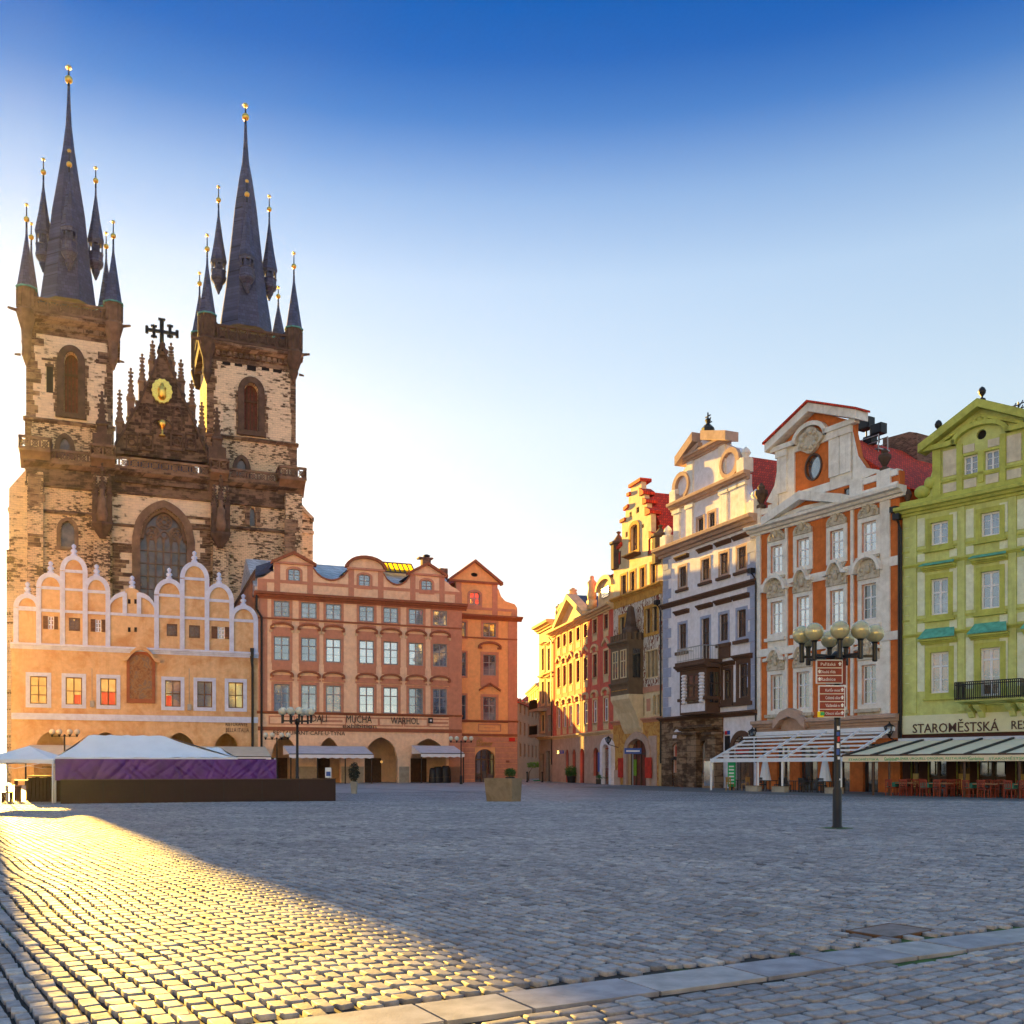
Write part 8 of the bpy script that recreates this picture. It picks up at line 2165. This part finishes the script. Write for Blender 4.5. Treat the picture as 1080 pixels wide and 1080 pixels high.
tosun = Vector((-sin(SUN_AZ) * cos(SUN_EL), cos(SUN_AZ) * cos(SUN_EL), sin(SUN_EL)))
so.rotation_euler = tosun.to_track_quat('Z', 'Y').to_euler(); so.location = (-60, 60, 60)
vs = sc.view_settings; vs.view_transform = 'Standard'; vs.look = 'None'; vs.exposure = 2.9; vs.gamma = 1.0
sc.display_settings.display_device = 'sRGB'
sc.cycles.max_bounces = 6; sc.cycles.diffuse_bounces = 3; sc.cycles.glossy_bounces = 3
# thin scattering volume added to imitate the lens flare's glow towards the sun
hz = bpy.data.materials.new('flare_haze'); hz.use_nodes = True; hn = hz.node_tree; hn.nodes.remove(hn.nodes['Principled BSDF'])
pv_ = hn.nodes.new('ShaderNodeVolumePrincipled'); pv_.inputs['Density'].default_value = .000035; pv_.inputs['Anisotropy'].default_value = .78; pv_.inputs['Color'].default_value = (.95, .95, .97, 1)
hn.links.new(pv_.outputs[0], hn.nodes['Material Output'].inputs['Volume'])
tag(MB().box(-240, 240, -150, 420, -1.0, 88).build('flare_haze', hz), kind='stuff')


# ------------------------------------------------------------------ every loose strip, panel or pilaster of a facade becomes a part of its own
SPLIT = {'pilasters': 'pilaster', 'gable_pilasters': 'gable_pilaster', 'cornices': 'cornice', 'string_courses': 'string_course', 'stucco_strips': 'stucco_strip', 'pale_panels': 'pale_panel', 'sand_panels': 'sand_panel',
         'sunk_panels': 'sunk_panel', 'gable_copings': 'gable_coping', 'red_brown_strips': 'red_brown_strip', 'balustrade': 'balustrade', 'gable_mouldings': 'gable_moulding', 'plaster_strips': 'plaster_strip', 'gable_cornices': 'gable_cornice',
         'corbel_cornice': 'corbel_cornice', 'red_bands': 'red_band', 'blind_tracery': 'blind_tracery', 'portal': 'portal', 'gable_tiles': 'tile_capping', 'gable_trim': 'gable_trim', 'west_gallery': 'west_gallery', 'quoins': 'quoins', 'stone_portal': 'stone_portal',
         'ground_floor_cornice': 'ground_floor_cornice', 'gable_stucco': 'gable_stucco', 'dark_cornice': 'dark_cornice', 'oriel_crenellation': 'oriel_crenellation', 'dark_block_courses': 'block_course'}
NOCOUNT = {'quoins', 'dark_block_courses'}


def split_part(o, new, tol=.03):
    me = o.data; n = len(me.vertices); par = list(range(n))

    def find(i):
        while par[i] != i: par[i] = par[par[i]]; i = par[i]
        return i
    for e in me.edges:
        a, b = find(e.vertices[0]), find(e.vertices[1])
        if a != b: par[a] = b
    isl = {}
    for i in range(n): isl.setdefault(find(i), []).append(i)
    keys = list(isl); co_ = np.array([v.co[:] for v in me.vertices]); bb = [(co_[isl[k]].min(0) - tol, co_[isl[k]].max(0) + tol) for k in keys]; q = list(range(len(keys)))

    def f2(i):
        while q[i] != i: q[i] = q[q[i]]; i = q[i]
        return i
    for i in range(len(keys)):
        for j in range(i + 1, len(keys)):
            if (bb[i][0] <= bb[j][1]).all() and (bb[j][0] <= bb[i][1]).all():
                a, b = f2(i), f2(j)
                if a != b: q[a] = b
    grp = {}
    for i, k in enumerate(keys): grp.setdefault(f2(i), []).extend(isl[k])
    if len(grp) < 2: return
    vg = {}
    for g_, vs_ in grp.items():
        for i in vs_: vg[i] = g_
    polys = {g_: [] for g_ in grp}
    for p in me.polygons: polys[vg[p.vertices[0]]].append(tuple(p.vertices))
    for g_, vs_ in grp.items():
        ix = {v: i for i, v in enumerate(sorted(vs_))}
        m2 = bpy.data.meshes.new(new); m2.from_pydata([co_[v] for v in sorted(vs_)], [], [tuple(ix[v] for v in f) for f in polys[g_]]); m2.materials.append(me.materials[0])
        o2 = bpy.data.objects.new(new, m2); C.objects.link(o2); o2.parent = o.parent
    bpy.data.objects.remove(o)


for o in list(C.objects):
    k = o.name.split('.')[0]
    if o.type == 'MESH' and k in SPLIT and k not in NOCOUNT and o.parent and not o.children: split_part(o, SPLIT[k])
